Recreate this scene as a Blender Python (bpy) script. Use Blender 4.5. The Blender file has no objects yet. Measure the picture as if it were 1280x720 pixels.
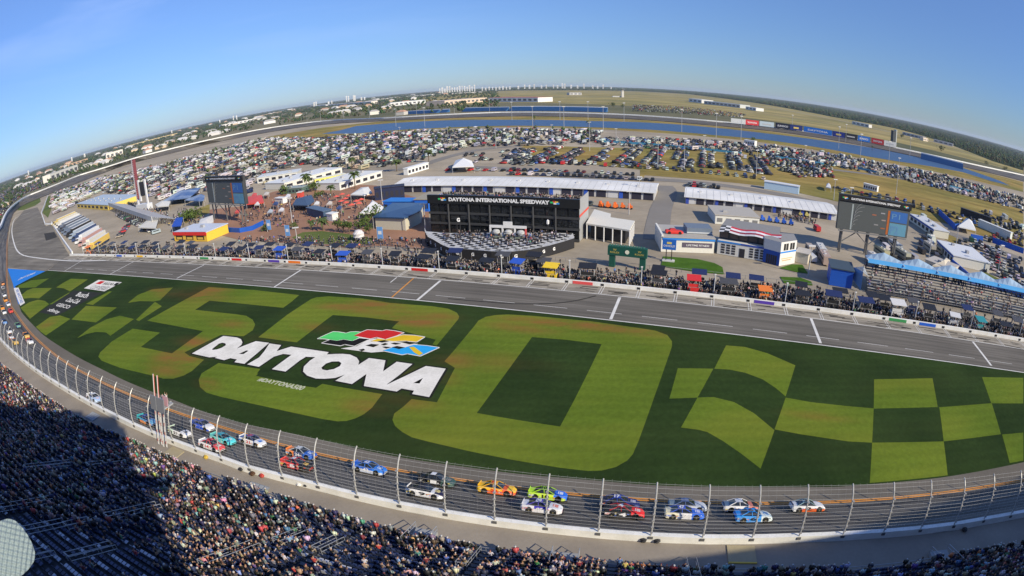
import bpy, bmesh, math, random
import numpy as np
from mathutils import Vector, Matrix
from mathutils.geometry import tessellate_polygon
R = math.radians
random.seed(7); rng = np.random.default_rng(7)
sc = bpy.context.scene
col = sc.collection

# ------------------------------------------------------------------ camera
CAM_H, F_PX, CYP, PITCH, ROLL = 50.0, 722.9, 426.5, 0.4443, -0.0346
def ray(px, py):
    x, y = px - 640.0, -(py - CYP)
    r = math.hypot(x, y) + 1e-9
    th = 2 * math.asin(min(1, r / (2 * F_PX)))
    X, Y, Z = math.sin(th) * x / r, math.sin(th) * y / r, math.cos(th)
    c, s = math.cos(ROLL), math.sin(ROLL); X, Y = c * X - s * Y, s * X + c * Y
    c, s = math.cos(PITCH), math.sin(PITCH)
    return Vector((X, Z * c + Y * s, -Z * s + Y * c))
def at(px, py, z=0.0):
    """Where the sight line through a point of the photograph meets the height z."""
    d = ray(px, py)
    if d.z > -0.0022: d.z = -0.0022
    t = (z - CAM_H) / d.z
    return Vector((d.x * t, d.y * t, z))
cd = bpy.data.cameras.new('camera'); cam = bpy.data.objects.new('camera', cd); col.objects.link(cam)
sc.camera = cam
cd.type = 'PANO'; cd.panorama_type = 'FISHEYE_EQUISOLID'; cd.fisheye_lens = F_PX / 1280 * 36; cd.fisheye_fov = math.pi
cd.sensor_width = 36; cd.sensor_fit = 'HORIZONTAL'; cd.shift_y = (CYP - 360) / 720
cd.clip_start = 0.05; cd.clip_end = 90000
cr, sr = math.cos(ROLL), math.sin(ROLL); cp, sp = math.cos(PITCH), math.sin(PITCH)
def _w(X, Y, Z):
    X, Y = cr * X - sr * Y, sr * X + cr * Y
    return Vector((X, Z * cp + Y * sp, -Z * sp + Y * cp))
ax, ay, az = _w(1, 0, 0), _w(0, 1, 0), -_w(0, 0, 1)
cam.matrix_world = Matrix(((ax.x, ay.x, az.x, 0), (ax.y, ay.y, az.y, 0), (ax.z, ay.z, az.z, CAM_H), (0, 0, 0, 1)))

# ------------------------------------------------------------------ sky and sun
SUN_AZ, SUN_EL = R(-45), R(29)          # towards the sun: to the right of and behind the camera
wd = bpy.data.worlds.new('World'); sc.world = wd; wd.use_nodes = True
nt = wd.node_tree; bg = nt.nodes['Background']
sk = nt.nodes.new('ShaderNodeTexSky'); sk.sky_type = 'NISHITA'; sk.sun_disc = False
sk.sun_elevation = SUN_EL; sk.sun_rotation = R(90) - SUN_AZ
sk.air_density = 1.0; sk.dust_density = 0.0; sk.ozone_density = 4.0
# thin high cirrus, laid over the sky by direction
tc = nt.nodes.new('ShaderNodeTexCoord'); mp = nt.nodes.new('ShaderNodeMapping'); mp.inputs['Scale'].default_value = (1.0, 2.2, 8)
mp.inputs['Rotation'].default_value = (0.1, -0.2, 1.9); mp.inputs['Location'].default_value = (2.3, .7, 1.1)
nz = nt.nodes.new('ShaderNodeTexNoise'); nz.inputs['Scale'].default_value = 1.6; nz.inputs['Detail'].default_value = 6; nz.inputs['Distortion'].default_value = .5
rp = nt.nodes.new('ShaderNodeValToRGB'); rp.color_ramp.elements[0].position = .46; rp.color_ramp.elements[0].color = (0, 0, 0, 1)
rp.color_ramp.elements[1].position = .85; rp.color_ramp.elements[1].color = (.42, .42, .42, 1)
mx = nt.nodes.new('ShaderNodeMixRGB'); mx.inputs['Color2'].default_value = (7.5, 8.3, 9.5, 1)
L = nt.links
L.new(tc.outputs['Generated'], mp.inputs['Vector']); L.new(mp.outputs[0], nz.inputs['Vector']); L.new(nz.outputs['Fac'], rp.inputs[0])
cs = nt.nodes.new('ShaderNodeSeparateXYZ'); cm = nt.nodes.new('ShaderNodeMapRange'); cm.inputs['From Min'].default_value = .15; cm.inputs['From Max'].default_value = -.55; cmu = nt.nodes.new('ShaderNodeMath'); cmu.operation = 'MULTIPLY'   # the cirrus lies over the left half of the sky
L.new(tc.outputs['Generated'], cs.inputs[0]); L.new(cs.outputs['X'], cm.inputs['Value']); L.new(rp.outputs[0], cmu.inputs[0]); L.new(cm.outputs[0], cmu.inputs[1]); L.new(cmu.outputs[0], mx.inputs['Fac']); L.new(sk.outputs[0], mx.inputs['Color1']); 
sx = nt.nodes.new('ShaderNodeSeparateXYZ'); er = nt.nodes.new('ShaderNodeValToRGB'); el = er.color_ramp.elements   # clearer, bluer air towards the horizon than the model's
el[0].position = 0.0; el[0].color = (.29, .385, .58, 1); el[1].position = .5; el[1].color = (.76, .80, 1.0, 1)
ml = nt.nodes.new('ShaderNodeMixRGB'); ml.blend_type = 'MULTIPLY'; ml.inputs['Fac'].default_value = 1
L.new(tc.outputs['Generated'], sx.inputs[0]); L.new(sx.outputs['Z'], er.inputs[0]); L.new(er.outputs[0], ml.inputs['Color1']); L.new(mx.outputs[0], ml.inputs['Color2'])
L.new(ml.outputs[0], bg.inputs['Color'])
bg.inputs['Strength'].default_value = 0.15
sd = bpy.data.lights.new('sun', 'SUN'); sun = bpy.data.objects.new('sun', sd); col.objects.link(sun)
sd.energy = 5.0; sd.angle = R(.53); sd.color = (1, .885, .68)
sdir = Vector((math.cos(SUN_EL) * math.cos(SUN_AZ), math.cos(SUN_EL) * math.sin(SUN_AZ), math.sin(SUN_EL)))
sun.rotation_euler = sdir.to_track_quat('Z', 'Y').to_euler(); sun.location = (60, -60, 120)
sc.view_settings.view_transform = 'Standard'; sc.view_settings.look = 'None'
sc.view_settings.exposure = 0.22; sc.view_settings.gamma = 1
sc.cycles.max_bounces = 4; sc.cycles.diffuse_bounces = 2; sc.cycles.glossy_bounces = 2
sc.cycles.transmission_bounces = 3; sc.cycles.volume_bounces = 0; sc.cycles.caustics_reflective = False; sc.cycles.caustics_refractive = False

# ------------------------------------------------------------------ materials
_mats = {}
def M(name, c, rough=.8, var=.12, scale=.6, c2=None, metal=0, detail=4, scale2=None, contrast=(.35, .65), bump=0, spec=.3):
    """A procedural material: base colour broken up by two noises."""
    if name in _mats: return _mats[name]
    m = bpy.data.materials.new(name); m.use_nodes = True; n = m.node_tree.nodes; l = m.node_tree.links
    b = n['Principled BSDF']; b.inputs['Roughness'].default_value = rough; b.inputs['Metallic'].default_value = metal
    b.inputs['Specular IOR Level'].default_value = spec if rough < .85 else .06
    t = n.new('ShaderNodeTexCoord'); a = n.new('ShaderNodeTexNoise'); a.inputs['Scale'].default_value = scale; a.inputs['Detail'].default_value = detail
    r = n.new('ShaderNodeValToRGB'); r.color_ramp.elements[0].position = contrast[0]; r.color_ramp.elements[1].position = contrast[1]
    c2 = c2 or tuple(x * (1 - var) for x in c)
    r.color_ramp.elements[0].color = (*c2, 1); r.color_ramp.elements[1].color = (*c, 1)
    l.new(t.outputs['Object'], a.inputs['Vector']); l.new(a.outputs['Fac'], r.inputs[0])
    a2 = n.new('ShaderNodeTexNoise'); a2.inputs['Scale'].default_value = scale2 or scale * 7; a2.inputs['Detail'].default_value = 3
    mm = n.new('ShaderNodeMath'); mm.operation = 'MULTIPLY_ADD'; mm.inputs[1].default_value = var * 2; mm.inputs[2].default_value = 1 - var
    l.new(t.outputs['Object'], a2.inputs['Vector']); l.new(a2.outputs['Fac'], mm.inputs[0])
    x = n.new('ShaderNodeVectorMath'); x.operation = 'SCALE'; l.new(r.outputs[0], x.inputs[0]); l.new(mm.outputs[0], x.inputs['Scale'])
    l.new(x.outputs[0], b.inputs['Base Color'])
    if bump:
        bp = n.new('ShaderNodeBump'); bp.inputs['Strength'].default_value = bump; bp.inputs['Distance'].default_value = .3
        l.new(a2.outputs['Fac'], bp.inputs['Height']); l.new(bp.outputs[0], b.inputs['Normal'])
    _mats[name] = m; return m
def rgbm(c, rough=.55, metal=0):
    c = tuple(round(v, 3) for v in c)
    return M('paint_%s_%s' % ('_'.join('%d' % (v * 1000) for v in c), rough), c, rough, .06, 1.5, metal=metal)
def tintm(name, src, rough=.5):
    """Material whose base colour is the object's own colour ('obj') or the mesh's colour attribute ('attr')."""
    if name in _mats: return _mats[name]
    m = bpy.data.materials.new(name); m.use_nodes = True; n = m.node_tree.nodes; l = m.node_tree.links
    b = n['Principled BSDF']; b.inputs['Roughness'].default_value = rough; b.inputs['Specular IOR Level'].default_value = .4
    if src == 'obj': s = n.new('ShaderNodeObjectInfo'); o = s.outputs['Color']
    else: s = n.new('ShaderNodeAttribute'); s.attribute_name = 'Col'; o = s.outputs['Color']
    g = n.new('ShaderNodeTexCoord'); a = n.new('ShaderNodeTexNoise'); a.inputs['Scale'].default_value = 2.5
    mm = n.new('ShaderNodeMath'); mm.operation = 'MULTIPLY_ADD'; mm.inputs[1].default_value = .3; mm.inputs[2].default_value = .85
    l.new(g.outputs['Object'], a.inputs['Vector']); l.new(a.outputs['Fac'], mm.inputs[0])
    x = n.new('ShaderNodeVectorMath'); x.operation = 'SCALE'; l.new(o, x.inputs[0]); l.new(mm.outputs[0], x.inputs['Scale'])
    l.new(x.outputs[0], b.inputs['Base Color'])
    _mats[name] = m; return m
TINT = tintm('own_colour_paint', 'obj'); ATTR = tintm('mixed_colour_paint', 'attr', .6)

# ------------------------------------------------------------------ mesh builder
TT = 'tint'
class MB:
    def __init__(s): s.v, s.f, s.c = [], [], []
    def add(s, vs, fs, c):
        k = len(s.v); s.v += [tuple(p) for p in vs]; s.f += [tuple(k + i for i in f) for f in fs]; s.c += [c] * len(fs); return s
    def box(s, x, y, z, sx, sy, sz, c, rot=0, top=1.0, topy=None, shx=0):
        """Box centred at x, y with its foot at z; top scales the upper face."""
        topy = top if topy is None else topy
        ca, sa = math.cos(rot), math.sin(rot); vs = []
        for zz, k, ky, sh in ((z, 1, 1, 0), (z + sz, top, topy, shx)):
            for dx, dy in ((-1, -1), (1, -1), (1, 1), (-1, 1)):
                a, b = dx * sx / 2 * k + sh, dy * sy / 2 * ky
                vs.append((x + a * ca - b * sa, y + a * sa + b * ca, zz))
        return s.add(vs, [(3, 2, 1, 0), (4, 5, 6, 7), (0, 1, 5, 4), (1, 2, 6, 5), (2, 3, 7, 6), (3, 0, 4, 7)], c)
    def tube(s, p, q, r, c, n=6, r2=None):
        p, q = Vector(p), Vector(q); d = (q - p).normalized(); a = d.orthogonal().normalized(); b = d.cross(a); r2 = r if r2 is None else r2
        vs = [p + (a * math.cos(t) + b * math.sin(t)) * r for t in [i * 2 * math.pi / n for i in range(n)]] + \
             [q + (a * math.cos(t) + b * math.sin(t)) * r2 for t in [i * 2 * math.pi / n for i in range(n)]]
        return s.add(vs, [(i, (i + 1) % n, n + (i + 1) % n, n + i) for i in range(n)] + [tuple(range(n))[::-1], tuple(range(n, 2 * n))], c)
    def poly(s, pts, c): return s.add(pts, [tuple(range(len(pts)))], c)
    def prism(s, pts, z0, z1, c, ctop=None):
        """Vertical prism over a ground polygon (2-D or 3-D points)."""
        n = len(pts); A = [(p[0], p[1], z0) for p in pts]; B = [(p[0], p[1], z1) for p in pts]
        ar = sum(A[i][0] * A[(i + 1) % n][1] - A[(i + 1) % n][0] * A[i][1] for i in range(n))
        if ar < 0: A.reverse(); B.reverse()
        s.add(A + B, [(i, (i + 1) % n, n + (i + 1) % n, n + i) for i in range(n)], c)
        tri = tessellate_polygon([[Vector(p) for p in B]])
        s.add(B, [_up(B, t) for t in tri], ctop or c); return s
    def ball(s, x, y, z, r, c, n=6, rz=None, jit=0):
        rz = rz or r; vs = [(x, y, z - rz)]; k = max(2, n // 2)
        for j in range(1, k):
            t = math.pi * j / k
            for i in range(n):
                a = 2 * math.pi * i / n + j * .5; q = 1 + random.uniform(-jit, jit)
                vs.append((x + r * q * math.sin(t) * math.cos(a), y + r * q * math.sin(t) * math.sin(a), z - rz * q * math.cos(t)))
        vs.append((x, y, z + rz)); T = len(vs) - 1; fs = [(0, 1 + (i + 1) % n, 1 + i) for i in range(n)]
        for j in range(k - 2):
            for i in range(n):
                a, b = 1 + j * n + i, 1 + j * n + (i + 1) % n; fs.append((a, b, b + n, a + n))
        fs += [(T, 1 + (k - 2) * n + i, 1 + (k - 2) * n + (i + 1) % n) for i in range(n)]
        return s.add(vs, fs, c)
def _up(P, t):
    a, b, c = (Vector(P[i]) for i in t)
    return tuple(t) if (b - a).cross(c - a).z > 0 else (t[0], t[2], t[1])
def mesh_of(name, mb):
    me = bpy.data.meshes.new(name); me.from_pydata(mb.v, [], mb.f); idx = {}
    mi = []
    for c in mb.c:
        k = c.name if hasattr(c, 'name') else c
        if k not in idx:
            idx[k] = len(me.materials); me.materials.append(c if hasattr(c, 'name') else TINT if c == TT else rgbm(c))
        mi.append(idx[k])
    me.polygons.foreach_set('material_index', mi); me.update(); return me
def tag(o, label=None, cat=None, group=None, kind=None, **kw):
    if label: o['label'] = label
    if cat: o['category'] = cat
    if group: o['group'] = group
    if kind: o['kind'] = kind
    return o
def link(name, me, parent=None, loc=None, rz=0):
    o = bpy.data.objects.new(name, me); col.objects.link(o)
    if parent is not None: o.parent = parent
    if loc is not None: o.location = loc
    if rz: o.rotation_euler.z = rz
    return o
def put(name, mb, parent=None, **kw):
    o = link(name, mesh_of(name, mb), parent, kw.pop('loc', None), kw.pop('rz', 0)); return tag(o, **kw)
def root(name, loc, label, cat, group=None, rz=0):
    o = link(name, None, None, loc, rz); return tag(o, label, cat, group)
def sheet(name, pts, z, m, kind='structure', parent=None, thick=0, **kw):
    """Flat area over ground points; every piece is wound upwards."""
    P = [Vector((p[0], p[1], z)) for p in pts]
    mb = MB(); mb.add(P, [_up(P, t) for t in tessellate_polygon([P])], m)
    return put(name, mb, parent, kind=kind, **kw)
def px(*pts, z=0.0): return [at(a, b, z) for a, b in pts]
def crop(x0, y0, k, pts): return [(x0 + a / k, y0 + b / k) for a, b in pts]
def dens(P, n=4, closed=False):
    """Smooth polyline through ground points (Catmull-Rom)."""
    P = [Vector(p) for p in P]; out = []; N = len(P)
    for i in range(N if closed else N - 1):
        a, b, c, d = (P[(i - 1) % N], P[i], P[(i + 1) % N], P[(i + 2) % N]) if closed else (P[max(i - 1, 0)], P[i], P[i + 1], P[min(i + 2, N - 1)])
        for k in range(n):
            t = k / n
            out.append(.5 * ((2 * b) + (c - a) * t + (2 * a - 5 * b + 4 * c - d) * t * t + (3 * b - a - 3 * c + d) * t ** 3))
    if not closed: out.append(P[-1])
    return out
def resample(P, step):
    out = [P[0].copy()]; acc = 0
    for a, b in zip(P, P[1:]):
        d = (b - a).length
        if d < 1e-9: continue
        t = step - acc
        while t <= d: out.append(a.lerp(b, t / d)); t += step
        acc = d - (t - step)
    return out
def ribbon(name, A, B, m, dz=0, kind='structure', parent=None, **kw):
    """Strip between two polylines of equal length, with lengthwise UVs."""
    v = []; f = []
    for a, b in zip(A, B): v += [(a[0], a[1], a[2] + dz), (b[0], b[1], b[2] + dz)]
    f = [(2 * i, 2 * i + 1, 2 * i + 3, 2 * i + 2) for i in range(len(A) - 1)]
    P = [Vector(v[i]) for i in f[0]]
    if (P[1] - P[0]).cross(P[2] - P[0]).z < 0: f = [q[::-1] for q in f]
    me = bpy.data.meshes.new(name); me.from_pydata(v, [], f); me.materials.append(m)
    s = [0]
    for i in range(1, len(A)): s.append(s[-1] + (Vector(A[i]) - Vector(A[i - 1])).length)
    uv = me.uv_layers.new(name='UVMap')
    for lp in me.loops: uv.data[lp.index].uv = (s[lp.vertex_index // 2], float(lp.vertex_index % 2))
    return tag(link(name, me, parent), kind=kind if parent is None else None, **kw)
def strip(pts, w, z=None):
    """Two edge polylines of a line of width w."""
    A, B = [], []
    P = [Vector(p) for p in pts]
    for i, p in enumerate(P):
        d = (P[min(i + 1, len(P) - 1)] - P[max(i - 1, 0)]); d.z = 0; d.normalize(); n = Vector((-d.y, d.x, 0)) * w / 2
        A.append(p + n); B.append(p - n)
    return A, B
def line(mb, p, q, w, z, c):
    p, q = Vector(p), Vector(q); d = (q - p); d.z = 0
    if d.length < 1e-6: return
    d.normalize(); n = Vector((-d.y, d.x, 0)) * w / 2
    mb.add([(p.x - n.x, p.y - n.y, z), (q.x - n.x, q.y - n.y, z), (q.x + n.x, q.y + n.y, z), (p.x + n.x, p.y + n.y, z)], [(0, 1, 2, 3)], c)
def scatter(name, tm, T, tints, parent=None, mat=None, **kw):
    """One merged mesh: template tm at every row (x, y, z, rot, scale) of T, its tinted faces in the row's colour."""
    T = np.asarray(T, float); N = len(T)
    if not N: return None
    tv = np.array(tm.v, float); nv = len(tv); ls = [len(f) for f in tm.f]; flat = np.concatenate([np.array(f) for f in tm.f]); nl = len(flat)
    ca, sa = np.cos(T[:, 3]), np.sin(T[:, 3]); s = T[:, 4]
    sv = T[:, 5:8] if T.shape[1] >= 8 else np.ones((N, 3))
    X = tv[None, :, 0] * sv[:, 0:1]; Y = tv[None, :, 1] * sv[:, 1:2]; Z = tv[None, :, 2] * sv[:, 2:3]
    V = np.stack([(X * ca[:, None] - Y * sa[:, None]) * s[:, None] + T[:, 0:1], (X * sa[:, None] + Y * ca[:, None]) * s[:, None] + T[:, 1:2], Z * s[:, None] + T[:, 2:3]], 2).reshape(-1, 3)
    me = bpy.data.meshes.new(name); me.vertices.add(len(V)); me.vertices.foreach_set('co', V.ravel().astype(np.float32))
    me.loops.add(nl * N); me.loops.foreach_set('vertex_index', (flat[None, :] + nv * np.arange(N)[:, None]).ravel().astype(np.int32))
    st = np.concatenate([[0], np.cumsum(ls)[:-1]]); me.polygons.add(len(ls) * N)
    me.polygons.foreach_set('loop_start', (st[None, :] + nl * np.arange(N)[:, None]).ravel().astype(np.int32))
    fc = np.zeros((N, nl, 4), np.float32); fc[..., 3] = 1; k = 0; tints = np.asarray(tints, np.float32)
    for L_, c in zip(ls, tm.c):
        if isinstance(c, str): fc[:, k:k + L_, :3] = tints[:, None, :3]
        else: fc[:, k:k + L_, :3] = np.array(c[:3], np.float32)
        k += L_
    at_ = me.color_attributes.new('Col', 'FLOAT_COLOR', 'CORNER'); at_.data.foreach_set('color', fc.ravel())
    me.materials.append(mat or ATTR); me.update(calc_edges=True); me.validate()
    return tag(link(name, me, parent), **kw)
def text_mesh(s, m, extr=0.0, bold=0.0, shear=0.0, spacing=1.0):
    cu = bpy.data.curves.new('lettering', 'FONT'); cu.body = s; cu.extrude = extr; cu.offset = bold; cu.shear = shear; cu.space_character = spacing; cu.resolution_u = 2
    o = bpy.data.objects.new('lettering', cu); col.objects.link(o)
    dg = bpy.context.evaluated_depsgraph_get(); me = bpy.data.meshes.new_from_object(o.evaluated_get(dg))
    bpy.data.objects.remove(o); bpy.data.curves.remove(cu); me.materials.clear(); me.materials.append(m)
    for p in me.polygons: p.material_index = 0
    return me
def text_quad(name, s, q, m, parent=None, lift=0.0, bold=0.01, extr=0.0, **kw):
    """Lettering stretched over the quad q = bottom left, bottom right, top right, top left (3-D)."""
    me = text_mesh(s, m, extr=extr, bold=bold); co = np.array([v.co[:] for v in me.vertices]); lo, hi = co.min(0), co.max(0)
    q = [Vector(p) for p in q]; nrm = (q[1] - q[0]).cross(q[3] - q[0]).normalized()
    for v in me.vertices:
        u, w = (v.co.x - lo[0]) / (hi[0] - lo[0]), (v.co.y - lo[1]) / (hi[1] - lo[1])
        v.co = q[0].lerp(q[1], u).lerp(q[3].lerp(q[2], u), w) + nrm * (lift + v.co.z)
    return tag(link(name, me, parent), **kw)
WHITE, BLACK, DARK = (.8, .8, .78), (.012, .012, .013), (.03, .03, .033)
GREY, STEEL, LGREY = (.22, .22, .22), (.42, .43, .44), (.5, .5, .5)
BLUE, NAVY, RED, YEL, ORG, GRN, SKYB = (.02, .12, .6), (.015, .03, .16), (.62, .02, .02), (.85, .5, .02), (.8, .2, .02), (.02, .25, .06), (.06, .32, .75)
U2 = (at(1280, 425) - at(90, 318.5)).normalized(); V2 = Vector((-U2.y, U2.x, 0)); UANG = math.atan2(U2.y, U2.x)
ORD = ['first', 'second', 'third', 'fourth', 'fifth', 'sixth', 'seventh', 'eighth', 'ninth', 'tenth', 'eleventh', 'twelfth', 'thirteenth', 'fourteenth', 'fifteenth', 'sixteenth', 'seventeenth', 'eighteenth', 'nineteenth', 'twentieth']
def nth(i): return ORD[i] if i < 20 else '%d%s' % (i + 1, 'st' if (i + 1) % 10 == 1 and (i + 1) % 100 != 11 else 'nd' if (i + 1) % 10 == 2 and (i + 1) % 100 != 12 else 'rd' if (i + 1) % 10 == 3 and (i + 1) % 100 != 13 else 'th')
# ================================================================== GROUND
asph = M('old_asphalt', (.24, .22, .185), .9, .12, .05, (.18, .165, .14), scale2=3)
pitasph = M('pit_road_asphalt', (.2, .185, .16), .9, .12, .04, (.155, .143, .125), scale2=2)
conc = M('pale_concrete', (.43, .39, .32), .9, .14, .08, (.33, .3, .25), scale2=1.5)
infm = M('infield_paving', (.43, .37, .28), .95, .16, .012, (.34, .295, .23), scale2=.35)
fieldm = M('dry_grass_field', (.38, .27, .09), 1, .25, .014, (.22, .2, .06), scale2=.12)
greenm = M('mown_verge', (.15, .17, .05), 1, .25, .02, (.08, .12, .035), scale2=.5)
farm = M('far_country', (.23, .2, .125), 1, .3, .0016, (.1, .11, .06), scale2=.02)
airm = M('airfield_grass', (.45, .36, .15), 1, .2, .004, (.26, .24, .1), scale2=.02)
turfD = M('turf_dark', (.03, .055, .014), 1, .3, .06, (.018, .036, .010), scale2=1.1, bump=.2)
turfL = M('turf_light', (.13, .185, .021), 1, .26, .03, (.09, .14, .016), scale2=1.1, bump=.2)
brick = M('brick_plaza_paving', (.36, .2, .13), .9, .2, .05, (.27, .16, .11), scale2=1.2)
def _brown(m, amt, stripes=True):
    """Worn brown patches where the grass has been trodden, yellow-green drifts, and mowing stripes."""
    n, l = m.node_tree.nodes, m.node_tree.links; b = n['Principled BSDF']; src = b.inputs['Base Color'].links[0].from_socket
    t = n.new('ShaderNodeTexCoord'); acc = None
    for (x, y), (ra, rb), k in [((236,368),(30,9),1), ((262,362),(18,6),.8), ((222,448),(16,8),1), ((240,428),(14,6),.9), ((205,462),(14,5),.6), ((290,405),(16,5),.5), ((435,385),(20,5),.8), ((470,381),(16,5),.9), ((520,402),(16,5),1), ((505,395),(20,6),.8), ((545,395),(14,5),.6), ((690,404),(22,4),1), ((740,408),(22,4),1), ((800,415),(12,4),.7), ((655,410),(16,5),.6), ((530,470),(12,7),.7), ((560,450),(12,8),.6), ((500,500),(14,5),.5), ((460,510),(10,5),.6), ((258,480),(8,4),.7), ((335,425),(14,5),.5), ((85,338),(16,7),.6), ((22,400),(9,9),.9), ((60,405),(9,7),.5), ((200,362),(14,5),.7), ((400,410),(14,5),.5), ((1020,520),(14,3),.35), ((640,455),(20,8),.3)]:
        c = at(x, y); v = n.new('ShaderNodeVectorMath'); v.operation = 'SUBTRACT'; v.inputs[1].default_value = (c.x, c.y, 0); l.new(t.outputs['Object'], v.inputs[0])
        r_ = n.new('ShaderNodeVectorRotate'); r_.rotation_type = 'Z_AXIS'; r_.inputs['Angle'].default_value = -UANG; l.new(v.outputs[0], r_.inputs['Vector'])
        d = n.new('ShaderNodeVectorMath'); d.operation = 'MULTIPLY'; d.inputs[1].default_value = (1.6 / ra, 1.6 / rb, 0); l.new(r_.outputs[0], d.inputs[0])
        le = n.new('ShaderNodeVectorMath'); le.operation = 'LENGTH'; l.new(d.outputs[0], le.inputs[0])
        mr = n.new('ShaderNodeMapRange'); mr.interpolation_type = 'SMOOTHSTEP'; mr.inputs['From Min'].default_value = 1.3; mr.inputs['From Max'].default_value = 0; mr.inputs['To Max'].default_value = k; l.new(le.outputs['Value'], mr.inputs['Value'])
        if acc is None: acc = mr.outputs[0]
        else: ad = n.new('ShaderNodeMath'); ad.operation = 'MAXIMUM'; l.new(acc, ad.inputs[0]); l.new(mr.outputs[0], ad.inputs[1]); acc = ad.outputs[0]
    z = n.new('ShaderNodeTexNoise'); z.inputs['Scale'].default_value = .12; z.inputs['Detail'].default_value = 6; z.inputs['Roughness'].default_value = .7
    mp_ = n.new('ShaderNodeMapping'); mp_.inputs['Scale'].default_value = (.55, 1.6, 1); mp_.inputs['Rotation'].default_value[2] = -UANG
    l.new(t.outputs['Object'], mp_.inputs[0]); l.new(mp_.outputs[0], z.inputs['Vector'])
    r = n.new('ShaderNodeMapRange'); r.inputs['From Min'].default_value = .32; r.inputs['From Max'].default_value = .56; l.new(z.outputs['Fac'], r.inputs['Value'])
    mu = n.new('ShaderNodeMath'); mu.operation = 'MULTIPLY'; mu.use_clamp = True; l.new(acc, mu.inputs[0]); l.new(r.outputs[0], mu.inputs[1]); mu2 = n.new('ShaderNodeMath'); mu2.operation = 'MULTIPLY'; mu2.inputs[1].default_value = amt; l.new(mu.outputs[0], mu2.inputs[0])
    # yellowish drifts
    z2 = n.new('ShaderNodeTexNoise'); z2.inputs['Scale'].default_value = .035; z2.inputs['Detail'].default_value = 4; l.new(mp_.outputs[0], z2.inputs['Vector'])
    r2 = n.new('ShaderNodeMapRange'); r2.inputs['From Min'].default_value = .45; r2.inputs['From Max'].default_value = .7; r2.inputs['To Max'].default_value = .5 * amt; l.new(z2.outputs['Fac'], r2.inputs['Value'])
    xy = n.new('ShaderNodeMixRGB'); xy.inputs['Color2'].default_value = (.22, .22, .03, 1) if amt > .6 else (.05, .065, .02, 1); l.new(r2.outputs[0], xy.inputs['Fac']); l.new(src, xy.inputs['Color1'])
    wv = n.new('ShaderNodeTexWave'); wv.inputs['Scale'].default_value = .07; wv.inputs['Distortion'].default_value = 3.5; wv.inputs['Detail'].default_value = 2; l.new(mp_.outputs[0], wv.inputs['Vector']); wv.bands_direction = 'Y'
    wm = n.new('ShaderNodeMapRange'); wm.inputs['To Min'].default_value = .95; wm.inputs['To Max'].default_value = 1.05; l.new(wv.outputs['Fac'], wm.inputs['Value'])
    sc_ = n.new('ShaderNodeVectorMath'); sc_.operation = 'SCALE'; l.new(xy.outputs[0], sc_.inputs[0]); l.new(wm.outputs[0], sc_.inputs['Scale'])
    x = n.new('ShaderNodeMixRGB'); x.inputs['Color2'].default_value = (.25, .11, .035, 1) if amt > .6 else (.11, .06, .02, 1)
    l.new(mu2.outputs[0], x.inputs['Fac']); l.new(sc_.outputs[0], x.inputs['Color1']); l.new(x.outputs[0], b.inputs['Base Color'])
def streaks(m, ang, dark=.6, sc=(.02, .9), lo=.42, hi=.62):
    """Long stains and rubber drawn out along a direction."""
    n, l = m.node_tree.nodes, m.node_tree.links; b = n['Principled BSDF']; src = b.inputs['Base Color'].links[0].from_socket
    t = n.new('ShaderNodeTexCoord'); mp_ = n.new('ShaderNodeMapping'); mp_.vector_type = 'TEXTURE'; mp_.inputs['Rotation'].default_value[2] = ang; mp2 = n.new('ShaderNodeMapping'); mp2.inputs['Scale'].default_value = (sc[0], sc[1], 1)
    z = n.new('ShaderNodeTexNoise'); z.inputs['Scale'].default_value = 1; z.inputs['Detail'].default_value = 6; z.inputs['Roughness'].default_value = .65
    l.new(t.outputs['Object'], mp_.inputs[0]); l.new(mp_.outputs[0], mp2.inputs[0]); l.new(mp2.outputs[0], z.inputs['Vector'])
    r = n.new('ShaderNodeMapRange'); r.inputs['From Min'].default_value = lo; r.inputs['From Max'].default_value = hi; r.inputs['To Min'].default_value = dark; r.inputs['To Max'].default_value = 1.06; l.new(z.outputs['Fac'], r.inputs['Value'])
    s_ = n.new('ShaderNodeVectorMath'); s_.operation = 'SCALE'; l.new(src, s_.inputs[0]); l.new(r.outputs[0], s_.inputs['Scale']); l.new(s_.outputs[0], b.inputs['Base Color'])
streaks(pitasph, UANG, .68, (.015, .7)); streaks(conc, UANG, .62, (.05, .8)); streaks(asph, UANG, .75, (.02, .35)); streaks(infm, UANG, .8, (.02, .05), .35, .65); streaks(fieldm, UANG, .7, (.01, .05), .4, .62); streaks(airm, UANG + .1, .62, (.002, .022), .4, .62)
_brown(turfD, .5)
_brown(turfL, 1.0)
# country out to the horizon
mb = MB(); n = 96; rr = [0, 400, 1200, 3000, 8000, 30000]; v = [(0, 0, -.25)]; f = []
for r_ in rr[1:]: v += [(r_ * math.cos(2 * math.pi * i / n), r_ * math.sin(2 * math.pi * i / n), -.25) for i in range(n)]
f += [(0, 1 + i, 1 + (i + 1) % n) for i in range(n)]
for k in range(len(rr) - 2):
    for i in range(n): a, b = 1 + k * n + i, 1 + k * n + (i + 1) % n; f.append((a, a + n, b + n, b))
mb.add(v, f, farm); put('terrain', mb, kind='structure')

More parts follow.
